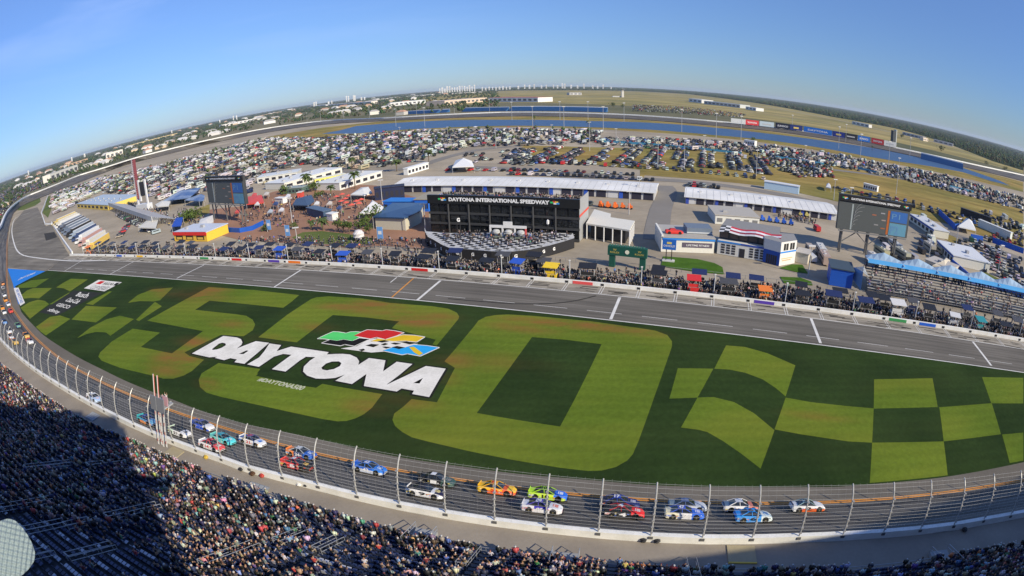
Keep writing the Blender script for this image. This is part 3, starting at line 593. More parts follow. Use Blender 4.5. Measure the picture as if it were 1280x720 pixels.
# pit wall sections and banners
mb = MB(); mb_l = uR + 90 - uL; rbox(mb, uL + mb_l / 2, .3, 0, mb_l, .6, .95, wallm); put('wall_body', mb, pw)
banner_cols = [ORG, RED, (.75,.1,.1), (.1,.05,.4), BLUE, (.8,.8,.8), YEL, (.05,.3,.1)]
for i, u in enumerate(boxes):
    mb = MB(); p = pit(u + BOX, -.02)
    mb.box(p.x - w0.x, p.y - w0.y, .2, .8, .08, .55, DARK, rot=UANG); put('pit_number_board', mb, pw)
    if i % 5 == 1 or random.random() < .12:
        mb = MB(); p = pit(u + BOX * .45, -.02); c = banner_cols[(i * 5) % 8]
        mb.box(p.x - w0.x, p.y - w0.y, .1, 5.2, .07, .75, c, rot=UANG); put('banner', mb, pw)

# ================================================================== RACE CARS
def surf(px_, py_):
    """Where a photograph point meets the banked track: position, forward tangent, up normal."""
    z = 2.0
    for _ in range(8):
        p = at(px_, py_, z); w_ = nearest(OUTs, p); y_ = nearest(INN, p)
        d = Vector((y_.x - w_.x, y_.y - w_.y, 0)); t = (Vector((p.x, p.y, 0)) - Vector((w_.x, w_.y, 0))).dot(d) / d.length_squared
        t = max(0, min(1, t)); z = w_.z + (y_.z - w_.z) * t
    i = min(range(len(OUTs)), key=lambda i: (OUTs[i] - w_).length); i = max(1, min(len(OUTs) - 2, i))
    tan = (OUTs[i + 1] - OUTs[i - 1]); tan.z = 0; tan.normalize(); side = (y_ - w_).normalized(); up = tan.cross(side)
    if up.z < 0: up.negate()
    return Vector((p.x, p.y, z)), tan, up.normalized()
W_, K_ = (.78,.78,.78), (.02,.02,.022)
tyre = (.018, .018, .018); glassd = M('dark_glass', (.02, .025, .03), .12, .1, 1, spec=.6)
wheel_mb = MB(); wheel_mb.tube((0, -.16, 0), (0, .16, 0), 0.34, tyre, 12)
wheel_me = mesh_of('wheel', wheel_mb)
rim_mb = MB(); rim_mb.tube((0, -.178, 0), (0, .178, 0), .11, (.16, .14, .08), 8); rim_me = mesh_of('rim', rim_mb)
ST = [(-2.45, .80, .42, .78), (-2.25, .90, .22, .93), (-1.55, .97, .16, .95), (-.8, .97, .15, .92), (0, .97, .15, .9), (.9, .97, .15, .88), (1.5, .96, .15, .84), (2.1, .90, .16, .72), (2.42, .74, .2, .56), (2.55, .55, .22, .42)]
def car_body(c):
    mb = MB(); rows = []
    for x, w, zb, zt in ST:
        rows.append([(x, -w, zb), (x, -w * 1.0, zb + (zt - zb) * .62), (x, -w * .9, zt), (x, -w * .4, zt + .05), (x, w * .4, zt + .05), (x, w * .9, zt), (x, w, zb + (zt - zb) * .62), (x, w, zb)])
    for i, (a, b) in enumerate(zip(rows, rows[1:])):
        sec = c['rear'] if i < 3 else c['mid'] if i < 5 else c['front']
        for k in range(7):
            cc = sec
            if k in (0, 6) and c.get('skirt') and 1 < i < 8: cc = c['skirt'] if k in (0, 6) else sec
            if k in (2, 3, 4) and i >= 6: cc = c.get('hood', c['front'])
            if k in (2, 3, 4) and i < 2: cc = c.get('deck', c['rear'])
            mb.add([a[k], b[k], b[k + 1], a[k + 1]], [(0, 3, 2, 1)], cc)
    mb.add(rows[0], [tuple(range(8))], c['rear']); mb.add(rows[-1], [tuple(range(8))[::-1]], c.get('nose', c['front']))
    for x in (-1.42, 1.5):                       # wheel arches
        for s_ in (-1, 1): mb.tube((x, s_ * .80, .36), (x, s_ * .975, .36), .43, (.01, .01, .01), 12)
    return mb
def race_car(i, P, c, num, nc, label, group='race cars circulating on the banked front stretch'):
    p, tan, up = surf(*P); left = up.cross(tan)
    o = root('race_car', (0, 0, 0), label, 'race car', group)
    o.matrix_world = Matrix(((tan.x, left.x, up.x, p.x), (tan.y, left.y, up.y, p.y), (tan.z, left.z, up.z, p.z + .03), (0, 0, 0, 1)))
    put('body', car_body(c), o)
    b4 = [(-1.75, -.80, .94), (1.0, -.82, .90), (1.0, .82, .90), (-1.75, .80, .94)]; t4 = [(-.85, -.58, 1.32), (.12, -.60, 1.34), (.12, .60, 1.34), (-.85, .58, 1.32)]
    put('roof', MB().add(t4 + [(-.36, -.6, 1.37), (-.36, .6, 1.37)], [(0, 4, 5, 3), (4, 1, 2, 5)], c['roof']), o)
    put('windscreen', MB().add([b4[1], b4[2], t4[2], t4[1]], [(0, 1, 2, 3)], glassd), o)
    put('rear_window', MB().add([b4[3], b4[0], t4[0], t4[3]], [(0, 1, 2, 3)], glassd), o)
    for s_, (a, b, cc, d) in ((-1, (b4[0], b4[1], t4[1], t4[0])), (1, (b4[2], b4[3], t4[3], t4[2]))):
        put('side_window', MB().add([a, b, cc, d], [(0, 1, 2, 3)], glassd), o)
    mp_ = MB()
    for s_ in (-1, 1):                           # pillars
        mp_.tube((-1.75, s_ * .81, .95), (-.85, s_ * .6, 1.33), .06, c['roof'], 4); mp_.tube((1.0, s_ * .83, .9), (.12, s_ * .61, 1.34), .05, c['roof'], 4); mp_.tube((-.3, s_ * .83, .92), (-.36, s_ * .62, 1.34), .045, c['roof'], 4)
    put('window_pillars', mp_, o, kind='stuff')
    sp_ = MB(); sp_.box(-2.32, 0, .93, .06, 1.55, .2, c.get('spoil', c['rear'])); put('spoiler', sp_, o)
    sp_ = MB(); sp_.box(2.45, 0, .08, .45, 1.7, .06, DARK); put('splitter', sp_, o)
    for x in (-1.42, 1.5):
        for s_ in (-1, 1):
            w_ = link('wheel', wheel_me, o, (x, s_ * .86, .35)); link('rim', rim_me, w_)
    if num:
        m_ = rgbm(nc, .6)
        text_quad('door_number', num, [(-.55, -.985, .34), (.35, -.985, .34), (.35, -.975, .82), (-.55, -.975, .82)], m_, o, lift=.012, bold=.04)
        text_quad('roof_number', num, [(-.75, -.45, 1.365), (-.05, -.45, 1.365), (-.05, .45, 1.375), (-.75, .45, 1.375)], m_, o, lift=.02, bold=.04)
    dm = MB(); rnd = random.Random(i)
    for _ in range(9):
        x_ = rnd.choice((-2.1, -1.9, -.95, -.8, .55, .75, .95, 2.05)); dm.box(x_, -.985, rnd.uniform(.3, .7), rnd.uniform(.12, .3), .02, rnd.uniform(.05, .1), rnd.choice([W_, K_, (.7,.1,.05), (.75,.6,.1), (.1,.2,.6)]))
    dm.box(-1.75, 0, .955, .5, .9, .015, rnd.choice([W_, (.7,.1,.05), (.1,.2,.6)])); dm.box(2.5, 0, .3, .12, 1.0, .12, K_); dm.box(-2.46, 0, .45, .05, 1.1, .2, rnd.choice([W_, K_]))
    put('sponsor_decals', dm, o, kind='stuff')
    if c.get('logo'):
        mb = MB(); mb.add([(1.35, -.38, .915), (2.0, -.38, .80), (2.0, .38, .80), (1.35, .38, .915)], [(0, 1, 2, 3)], c['logo']); put('bonnet_logo', mb, o)
        mb = MB(); mb.box(-1.9, -.965, .45, .7, .03, .25, c['logo']); put('side_logo', mb, o)
    return o
def C(rear, mid=None, front=None, roof=None, **k): d = dict(rear=rear, mid=mid or rear, front=front or mid or rear, roof=roof or rear); d.update(k); return d
CARS = [((1008,637.5), C((.66,.68,.7),W_,W_,(.25,.4,.45),skirt=(.65,.12,.03),hood=W_,spoil=(.1,.12,.2)), '2', K_, 'silver white race car with orange red skirts, rightmost on the straight'),
 ((940,650), C((.03,.28,.75),(.03,.28,.75),(.62,.7,.7),(.03,.3,.8),hood=(.6,.7,.7),logo=(.1,.3,.6)), '6', K_, 'race car with bright blue tail and pale grey nose, nearer of a pair'),
 ((925,637.5), C((.7,.7,.7),W_,(.6,.2,.15),W_,hood=K_,spoil=(.1,.15,.25),deck=(.1,.18,.3)), '', W_, 'white race car with black bonnet just above the blue and grey one'),
 ((854,646.5), C((.72,.68,.5),(.7,.7,.72),(.03,.14,.65),(.06,.12,.55),hood=(.03,.14,.65),logo=(.5,.55,.8)), '47', W_, 'race car with cream tail and blue nose, number 47 on its door'),
 ((858,637), C((.2,.27,.33),(.5,.52,.55),(.45,.5,.58),(.1,.15,.3),hood=(.5,.55,.62),skirt=(.3,.34,.4)), '', W_, 'silver grey race car with dark blue roof above the number 47 car'),
 ((779,644.5), C(K_,K_,(.75,.03,.03),(.5,.03,.03),hood=(.75,.03,.03),logo=(.7,.5,.5),skirt=K_), '4', W_, 'race car with black tail and red nose, number 4 on its door'),
 ((774,633), C((.03,.03,.06),(.03,.03,.06),(.02,.03,.14),(.02,.06,.4),hood=(.02,.03,.14),logo=(.4,.4,.5)), '17', W_, 'dark navy race car with number 17 running beside the red nosed one'),
 ((677,638.5), C((.7,.7,.74),(.07,.05,.45),(.7,.7,.72),(.1,.08,.45),skirt=(.74,.72,.74),hood=(.7,.72,.75),nose=(.75,.1,.06),logo=(.7,.25,.2)), '88', W_, 'white and purple blue race car with red nose, number 88 on its door'),
 ((684,622.5), C((.5,.78,.03),(.6,.8,.04),(.02,.15,.7),(.42,.75,.03),hood=(.02,.15,.7),logo=(.6,.65,.8),skirt=(.5,.7,.05)), '10', K_, 'lime green race car with blue bonnet, number 10 on its door'),
 ((621,615.5), C((.85,.5,.02),(.85,.42,.02),(.8,.12,.03),(.85,.45,.02),hood=(.8,.5,.05),skirt=(.8,.15,.03),nose=(.75,.03,.03)), '22', (.7,.03,.03), 'yellow race car with red front wings, number 22 on its door'),
 ((532,619), C(W_,W_,W_,(.03,.03,.05),hood=(.02,.02,.06),logo=(.6,.5,.2),deck=K_), '9', K_, 'white race car with dark bonnet and gold round logo, number 9 on its door'),
 ((546,604.5), C(K_,K_,(.05,.1,.09),K_,hood=(.04,.09,.09),logo=(.2,.2,.2)), '1', W_, 'black race car with a white number 1, just above the white one'),
 ((462,589.5), C((.03,.14,.6),(.02,.12,.55),(.03,.2,.68),(.05,.2,.65),skirt=(.6,.65,.75),nose=W_,logo=(.5,.6,.75)), '43', W_, 'bright blue race car with white skirts running alone mid straight'),
 ((371,584.5), C((.7,.06,.05),(.6,.05,.06),K_,(.55,.05,.05),hood=K_,logo=(.7,.45,.1),nose=(.75,.08,.06)), '8', W_, 'red race car with black bonnet, lower of two side by side'),
 ((377,570.5), C((.8,.25,.06),(.02,.04,.15),(.02,.12,.5),(.5,.55,.6),hood=(.02,.12,.5),nose=(.85,.3,.03),logo=(.5,.6,.8)), '24', W_, 'race car with orange tail and blue bonnet above the red one'),
 ((316,555), C(W_,W_,W_,(.1,.12,.3),hood=(.7,.72,.75),logo=(.05,.2,.6),deck=(.05,.15,.4)), '21', (.6,.05,.05), 'white race car with blue bonnet logo behind the red and orange pair'),
 ((279,552.5), C((.15,.55,.5),(.1,.55,.55),(.1,.62,.66),(.03,.35,.45),hood=(.1,.65,.7),logo=(.6,.75,.75)), '', W_, 'turquoise race car with teal roof beside the red and white one'),
 ((265,560.5), C(W_,W_,(.75,.06,.06),(.7,.05,.07),hood=(.7,.08,.08),nose=W_,skirt=W_,logo=(.8,.7,.7)), '14', (.6,.02,.02), 'white race car with red bonnet and roof nearest the flag tower'),
 ((254,535.5), C((.04,.08,.3),(.03,.08,.5),(.74,.74,.74),(.1,.12,.3),hood=W_,skirt=(.05,.12,.6)), '', W_, 'race car with white bonnet and dark blue tail above the turquoise one'),
 ((225,543.5), C((.6,.75,.6),W_,(.74,.74,.74),K_,hood=W_,logo=(.1,.1,.1),deck=K_), '51', K_, 'white race car with black roof just right of the flag tower'),
 ((184,528.5), C((.03,.4,.42),(.04,.25,.45),(.1,.2,.4),(.03,.06,.3),skirt=(.75,.25,.06),hood=(.1,.3,.5)), '', W_, 'teal race car with orange skirt just left of the flag tower'),
 ((118,500.5), C(W_,(.55,.65,.8),(.5,.62,.8),W_,hood=(.4,.55,.8),logo=(.8,.6,.6)), '', K_, 'white and pale blue race car alone behind the fence on the left'),
 ((37.5,429), C((.65,.05,.05),W_,W_,(.2,.05,.08),hood=W_), '', K_, 'white race car with red tail and dark roof, first in the distant pack'),
 ((33,421.5), C((.75,.3,.05),K_,(.7,.45,.1),K_,hood=(.7,.45,.15)), '', W_, 'black race car with orange ends behind the white leader of the distant pack'),
 ((22.5,409), C((.2,.45,.25),(.1,.15,.15),(.05,.1,.25),K_,hood=(.2,.4,.3)), '', W_, 'dark green race car running low in the distant pack'),
 ((19,429.5), C((.6,.2,.05),(.7,.4,.05),(.75,.5,.1),K_,hood=(.75,.45,.1)), '', K_, 'gold race car close to the wall in the distant pack'),
 ((13.5,423), C((.5,.2,.1),W_,(.45,.15,.08),K_,hood=W_), '', K_, 'white and brown race car ahead of the dark blue one by the wall'),
 ((11.5,416), C(K_,W_,W_,K_,hood=W_), '', K_, 'white race car with black roof high in the distant pack'),
 ((5.8,404.5), C((.02,.05,.25),(.03,.08,.35),(.1,.2,.45),K_,hood=(.2,.35,.6)), '', W_, 'dark blue race car at the tail near the left fence posts'),
 ((13.6,390.5), C((.7,.05,.05),(.7,.05,.05),(.65,.08,.06),(.5,.04,.04)), '', W_, 'all red race car low on the track beside the blue painted kerb'),
 ((5.3,392), C(W_,K_,W_,K_), '', W_, 'white race car with black flanks beside the all red one'),
 ((3,386.5), C((.8,.35,.05),(.2,.5,.2),(.8,.3,.05),K_), '', W_, 'orange and green race car far back by the left edge'),
 ((10.5,382), C(W_,(.3,.5,.75),W_,(.2,.25,.5)), '', K_, 'white race car with blue roof far back beside the painted kerb'),
 ((7,376.5), C((.8,.4,.05),(.8,.5,.1),(.8,.3,.05),K_), '', K_, 'orange and yellow race car far back in the queue'),
 ((5.7,370.5), C(W_,(.5,.5,.6),W_,K_), '', K_, 'white and grey race car far back in the queue'),
 ((4.3,361.5), C(W_,W_,(.2,.2,.2),W_), '', K_, 'pale race car third from the rear of the queue'),
 ((3.8,356), C((.75,.35,.1),K_,(.75,.3,.1),K_), '', W_, 'orange and black race car last in the queue')]
for i, (P, c, num, nc, lb) in enumerate(CARS): race_car(i, P, c, num, nc, lb)
# ================================================================== GRANDSTAND AND WALKWAY
def pix(p):
    """Photograph position of a world point."""
    d = Vector(p) - Vector((0, 0, CAM_H)); d.normalize(); x = d.dot(ax); y = d.dot(ay); f = -d.dot(az)
    th = math.acos(max(-1, min(1, f))); r = 2 * F_PX * math.sin(th / 2); k = r / (math.hypot(x, y) + 1e-9)
    return 640 + x * k, CYP - y * k
RISE, TREAD, Z0 = .47, .94, 4.1
front_px = [(0,455),(20,470),(44,488),(92,520),(147,548),(183,560),(220,579),(306,609),(381,634),(442,653),(491,665),(546,679),(640,693),(760,704),(865,713.5),(960,715),(1055,713.5),(1115,708),(1185,698),(1280,681)]
FL = dens([at(*p, 4.6) for p in front_px], 3); FL = [Vector((p.x, p.y, 0)) for p in FL]
t0 = (FL[0] - FL[3]).normalized(); FL = [FL[0] + t0 * 90, FL[0] + t0 * 45] + FL; FL = ext(FL, 1, 60)
FL = resample(FL, 1.0)
def sm(P, k):
    for _ in range(k): P = [P[0]] + [(P[i - 1] + P[i] * 2 + P[i + 1]) / 4 for i in range(1, len(P) - 1)] + [P[-1]]
    return P
FL = sm(FL, 30)
NR = []
for i in range(len(FL)):
    d = FL[min(i + 2, len(FL) - 1)] - FL[max(i - 2, 0)]; d.normalize(); n_v = Vector((d.y, -d.x, 0))
    if n_v.y > 0: n_v.negate()
    NR.append(n_v)
def stand(i, off):
    """Point of the stand slope: place i along the front rail, off metres behind it."""
    i = max(0, min(len(FL) - 1.001, i)); a = int(i); t = i - a
    return FL[a].lerp(FL[a + 1], t) + NR[a].lerp(NR[a + 1], t) * off, NR[a]
walkm = M('walkway_concrete', (.30, .265, .22), .9, .1, .15, (.25, .22, .185), scale2=2)
wa = [p for p in resample(Wn[:-1], 3)]; wa = [wa[0] + (wa[0] - wa[4]) * 5] + wa
ribbon('walkway', [Vector((p.x, p.y, 3.95)) for p in wa], [(lambda q: Vector((q.x, q.y, 3.95)))(nearest(FL, p)) for p in wa], walkm)
gs = root('grandstand', (0, 0, 0), 'big dark blue grandstand of stepped seating rows in the foreground', 'grandstand')
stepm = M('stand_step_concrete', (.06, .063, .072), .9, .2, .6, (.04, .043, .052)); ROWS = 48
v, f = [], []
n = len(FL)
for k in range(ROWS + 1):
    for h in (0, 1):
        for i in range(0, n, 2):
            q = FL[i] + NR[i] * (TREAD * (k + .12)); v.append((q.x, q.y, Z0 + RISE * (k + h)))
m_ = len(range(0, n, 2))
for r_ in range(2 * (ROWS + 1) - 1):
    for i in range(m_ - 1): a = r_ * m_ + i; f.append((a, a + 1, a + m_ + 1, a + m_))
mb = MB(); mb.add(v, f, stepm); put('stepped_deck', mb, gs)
# parapet along the front and its rail
mb = MB(); railm = M('handrail_steel', (.45, .46, .48), .4, .1, 2, metal=.5); fr = [p for p in FL[::2]]
for a, b in zip(fr, fr[1:]):
    mb.tube((a.x, a.y, Z0 + 1.0), (b.x, b.y, Z0 + 1.0), .035, railm, 4); mb.tube((a.x, a.y, Z0 - .05), (a.x, a.y, Z0 + 1.0), .03, railm, 4); mb.tube((a.x, a.y, Z0 + .5), (b.x, b.y, Z0 + .5), .025, railm, 4)
put('front_rail', mb, gs, kind='stuff')
# the tower of the stand behind and left of the camera (unseen, sized to cast the shade over the left seats), and what carries the camera
twm = M('tower_cladding', (.32, .33, .35), .8, .1, .1)
mb = MB(); mb.prism([(-130, -3), (2.5, -3), (2.5, -22), (-130, -22)], 0, 62, twm); put('tower_body', mb, gs)
for x_, z_, w_, h_ in [(3.6, 58, 2.2, 2.5), (4.2, 50, 3.4, 1.2), (3.4, 40, 1.8, 3), (4.5, 31, 4, 1), (-8, 62, 5, 2), (-19, 62, 3, 3), (-30, 62, 6, 1.6)]: mb = MB(); mb.box(x_, -5, z_, w_, 1.5, h_, twm); put('shade_edge_block', mb, gs)  # blocks added to make the edge of the tower's shade uneven
mb = MB(); mb.prism([(-150, -1.5), (180, -1.5), (180, -22), (-150, -22)], 0, 24, twm); put('back_body', mb, gs)
mb = MB(); mb.prism([(26, -3), (180, -3), (180, -21), (26, -21)], 24, 38.5, twm); put('upper_body', mb, gs)  # unseen, raised so that its shade covers the right rows and walkway edge
mb = MB(); mb.prism([(-4, -2.9), (6, -2.9), (6, -.6), (-4, -.6)], 47.6, 48.2, twm); put('camera_platform', mb, gs)
# ------------------------------------------------------------ seats and spectators
AISLE = 13.5; SEAT = .62
seat = MB(); seat.box(0, .02, .38, .46, .42, .05, TT); seat.add([(-.23, -.22, .42), (.23, -.22, .42), (.23, -.27, .86), (-.23, -.27, .86), (-.23, -.26, .42), (.23, -.26, .42), (.23, -.31, .86), (-.23, -.31, .86)], [(0, 1, 2, 3), (5, 4, 7, 6), (3, 2, 6, 7)], TT)
seat_me = mesh_of('seat', seat)
empty_px = [(-60,628),(10,640),(70,655),(118,672),(150,692),(215,725),(300,800),(-60,800)]
def inside(x, y, P):
    c = False; j = len(P) - 1
    for i in range(len(P)):
        if (P[i][1] > y) != (P[j][1] > y) and x < (P[j][0] - P[i][0]) * (y - P[i][1]) / (P[j][1] - P[i][1]) + P[i][0]: c = not c
        j = i
    return c
seats, occ = [], []
for k in range(ROWS):
    i = 0.0; sidx = 0; step = SEAT
    while i < len(FL) - 2:
        a = i % AISLE
        if a < 1.15: i += .3; sidx = 0; continue
        q, nv = stand(i, TREAD * (k + .62)); z = Z0 + RISE * (k + 1)
        if q.y > -1:
            u, w = pix((q.x, q.y, z + .5))
            if -25 < u < 1305 and w < 745:
                tan_ = Vector((-nv.y, nv.x, 0)); rot = math.atan2(-nv.y, -nv.x) - math.pi / 2
                seats.append((q.x, q.y, z, rot, k, int(i // AISLE), sidx, u, w))
        sidx += 1; i += step * (1 - .0)
print('seats', len(seats))
cols_shirt = {'white': (.62,.62,.62), 'black': (.02,.02,.022), 'grey': (.25,.25,.26), 'red': (.6,.03,.03), 'orange': (.85,.2,.03), 'navy': (.02,.03,.12), 'blue': (.04,.16,.55), 'light blue': (.25,.5,.75), 'green': (.05,.28,.1), 'tan': (.42,.33,.22), 'yellow': (.8,.6,.06), 'pink': (.75,.35,.4), 'purple': (.18,.06,.35), 'maroon': (.22,.02,.04), 'teal': (.05,.35,.35), 'brown': (.12,.07,.04)}
for _k, _v in cols_shirt.items(): _g = sum(_v) / 3; cols_shirt[_k] = tuple(.85 * (x * .72 + _g * .28) for x in _v)
wts = {'white': 9, 'black': 55, 'grey': 13, 'red': 4, 'orange': 2, 'navy': 24, 'blue': 4, 'light blue': 2, 'green': 2, 'tan': 4, 'yellow': 1.2, 'pink': 2, 'purple': 1, 'maroon': 3, 'teal': 1, 'brown': 3}
cn = list(wts); cw = [wts[c] for c in cn]
SK = (.42, .25, .17)
def simple_person(stand_=False, hat=None):
    m = MB(); z = .0 if stand_ else -.38
    if stand_:
        m.box(-.1, 0, 0, .15, .17, .85, (.04,.05,.09), top=1.1); m.box(.1, 0, 0, .15, .17, .85, (.04,.05,.09), top=1.1)
    else:
        m.box(0, .2, .44, .36, .5, .15, (.04,.05,.09)); m.box(0, .42, .02, .34, .13, .45, (.04,.05,.09))
    b = z + .82
    m.box(0, 0, b, .36, .22, .56, TT, top=1.18, topy=.95); m.box(-.27, .05, b + .12, .1, .14, .42, TT); m.box(.27, .05, b + .12, .1, .14, .42, TT)
    m.box(-.22, .2, b + .08, .1, .28, .09, SK); m.box(.22, .2, b + .08, .1, .28, .09, SK)
    m.ball(0, .02, b + .72, .115, SK, 6, .14); m.ball(0, -.01, b + .765, .125, hat or (.05,.03,.02), 6, .11)
    return m
def body_person(name, pose, hair, trouser, cap=False):
    """A continuous skinned figure; pose is 'sit', 'stand' or 'cheer'."""
    sit = pose == 'sit'; b = .46 if sit else .92
    V = {'pelvis': (0, 0, b, .16, .12), 'waist': (0, 0, b + .2, .15, .105), 'chest': (0, .01, b + .42, .19, .12), 'neck': (0, .02, b + .56, .06, .06), 'head': (0, .04, b + .67, .09, .10), 'crown': (0, .03, b + .77, .085, .09)}
    E_ = [('pelvis', 'waist'), ('waist', 'chest'), ('chest', 'neck'), ('neck', 'head'), ('head', 'crown')]
    for s, S_ in ((-1, 'l'), (1, 'r')):
        if sit: V['hip' + S_] = (s * .1, .04, b, .09, .09); V['knee' + S_] = (s * .13, .44, b + .02, .07, .07); V['ankle' + S_] = (s * .13, .42, .08, .045, .045); V['toe' + S_] = (s * .14, .56, .04, .04, .035)
        else: V['hip' + S_] = (s * .1, 0, b - .05, .09, .09); V['knee' + S_] = (s * .12, .03, .48, .065, .065); V['ankle' + S_] = (s * .13, 0, .08, .045, .045); V['toe' + S_] = (s * .14, .14, .04, .045, .035)
        V['sh' + S_] = (s * .2, 0, b + .5, .065, .065)
        if pose == 'cheer': V['el' + S_] = (s * .33, .05, b + .72, .045, .045); V['wr' + S_] = (s * .3, .1, b + .98, .033, .03); V['hand' + S_] = (s * .29, .11, b + 1.07, .035, .025)
        elif sit: V['el' + S_] = (s * .28, .06, b + .24, .045, .045); V['wr' + S_] = (s * .17, .28, b + .14, .033, .03); V['hand' + S_] = (s * .14, .36, b + .13, .035, .025)
        else: V['el' + S_] = (s * .27, -.02, b + .24, .045, .045); V['wr' + S_] = (s * .25, .12, b + .04, .033, .03); V['hand' + S_] = (s * .23, .17, b - .02, .035, .025)
        E_ += [('pelvis', 'hip' + S_), ('hip' + S_, 'knee' + S_), ('knee' + S_, 'ankle' + S_), ('ankle' + S_, 'toe' + S_), ('chest', 'sh' + S_), ('sh' + S_, 'el' + S_), ('el' + S_, 'wr' + S_), ('wr' + S_, 'hand' + S_)]
    if cap: V['brim'] = (0, .15, b + .72, .06, .015); E_.append(('head', 'brim'))
    nm = list(V); me = bpy.data.meshes.new('figure'); me.from_pydata([V[k][:3] for k in nm], [(nm.index(a), nm.index(c)) for a, c in E_], [])
    o = bpy.data.objects.new('figure', me); col.objects.link(o); o.modifiers.new('skin', 'SKIN'); sb = o.modifiers.new('sub', 'SUBSURF'); sb.levels = 1
    if not me.skin_vertices: bpy.context.view_layer.objects.active = o
    lay = me.skin_vertices[0].data if me.skin_vertices else None
    if lay is None:
        bm_ = bmesh.new(); bm_.from_mesh(me); bm_.verts.layers.skin.verify(); bm_.to_mesh(me); bm_.free(); lay = me.skin_vertices[0].data
    for i, k in enumerate(nm): lay[i].radius = V[k][3:5]; lay[i].use_root = (k == 'pelvis')
    dg = bpy.context.evaluated_depsgraph_get(); out = bpy.data.meshes.new_from_object(o.evaluated_get(dg)); out.name = name
    bpy.data.objects.remove(o)
    out.materials.clear()
    for m_ in (TINT, rgbm(SK, .6), rgbm(hair, .8), rgbm(trouser, .9), rgbm((.05, .05, .05), .8)): out.materials.append(m_)
    P = [(k, Vector(V[k][:3])) for k in nm]; bones = [(a, c, Vector(V[a][:3]), Vector(V[c][:3])) for a, c in E_]
    for pl in out.polygons:
        c = pl.center; best, bd = None, 9
        for a, c2, p, q in bones:
            d = q - p; t = max(0, min(1, (c - p).dot(d) / d.length_squared)); e = (p + d * t - c).length
            if e < bd: bd, best, bt = e, (a, c2), t
        a, c2 = best
        k = 0
        if a.startswith('wr') or (a.startswith('el')) or a == 'neck' or (a == 'chest' and c2 == 'neck' and bt > .6): k = 1
        if a == 'head': k = 2 if (c.z > b + .70 and (c.y < .09 or c.z > b + .76)) else 1
        if c2 == 'brim': k = 2
        if a.startswith(('hip', 'knee')) or (a == 'pelvis' and c.z < b + .04): k = 3
        if a.startswith('ankle'): k = 4
        pl.material_index = k; pl.use_smooth = True
    return out
FIG = [body_person('seated_spectator', 'sit', (.05,.03,.02), (.03,.05,.12)), body_person('seated_spectator', 'sit', (.5,.5,.5), (.1,.1,.1), True), body_person('seated_spectator', 'sit', (.25,.14,.05), (.3,.25,.18)), body_person('seated_spectator', 'sit', (.2,.04,.05), (.03,.03,.04), True),
    body_person('standing_spectator', 'stand', (.04,.03,.02), (.03,.05,.12)), body_person('standing_spectator', 'cheer', (.3,.2,.1), (.25,.22,.18)), body_person('standing_spectator', 'stand', (.02,.03,.1), (.04,.04,.05), True)]
def emp(u, w): return inside(u, w, empty_px)
taken = []; free = []
for s_ in seats:
    u, w = s_[7], s_[8]
    vv = math.sin(s_[0] * .31 + s_[1] * .11) + math.sin(s_[1] * .37 - s_[0] * .09 + 1.7) + math.sin((s_[0] + s_[1]) * .19)
    pr = .02 if emp(u, w) else max(.28, min(.9, .66 + .2 * vv)) if s_[4] else .9
    if not emp(u, w) and math.sin(s_[5] * 7.3 + (s_[4] // 7) * 3.1) > .93: pr = .45
    (taken if random.random() < pr else free).append(s_)
def camd(s): return math.sqrt(s[0] ** 2 + s[1] ** 2 + (s[2] - CAM_H) ** 2)
vis = lambda s: 0 < s[7] < 1280 and s[8] < 716
nr = sorted([s for s in taken if vis(s)], key=camd)
big = nr[:296]; bigset = set(id(s) for s in big)
def nice(c): return c
used_lb = {}
aisle0 = min(s[5] for s in seats)
for s in big:
    c = random.choices(cn, cw)[0]; fi = random.choices(range(7), [5, 4, 3, 2, 1.2, .5, 1.2])[0]
    o = link('person', FIG[fi], None, (s[0], s[1], s[2]), s[3] + random.uniform(-.35, .35)); t = random.uniform(1.0, 1.14); o.scale = (t, t, t)
    cc = [max(.01, x * random.uniform(.8, 1.15)) for x in cols_shirt[c]]; o.color = (*cc, 1)
    pose = 'seated' if fi < 4 else ('cheering' if fi == 5 else 'standing')
    tag(o, 'spectator in %s shirt %s in row %s up, seat %s after the %s aisle' % (c, pose, nth(s[4]), nth(s[6]), nth(s[5] - aisle0)), 'person', 'spectators in the grandstand')
rest = [s for s in taken if id(s) not in bigset]
lowA, lowB, lowC = simple_person(False), simple_person(True, (.45,.45,.45)), simple_person(False, (.16,.05,.06))
T = {0: [], 1: [], 2: []}; Cc = {0: [], 1: [], 2: []}
for s in rest:
    k = random.choices((0, 1, 2), (7, 2.2, 1))[0]; k = 1 if s[4] == 0 and random.random() < .7 else k; c = random.choices(cn, cw)[0]
    T[k].append((s[0] + random.uniform(-.05, .05), s[1] + random.uniform(-.08, .08), s[2], s[3] + random.uniform(-.4, .4), random.uniform(1.0, 1.2))); Cc[k].append([max(.01, x * random.uniform(.75, 1.2)) for x in cols_shirt[c]])
allT = []
print('crowd', len(rest))
for k, tm in enumerate((lowA, lowB, lowC)):
    scatter('crowd', tm, T[k], Cc[k], kind='stuff', label='mass of seated and standing spectators filling the grandstand rows', cat='crowd')
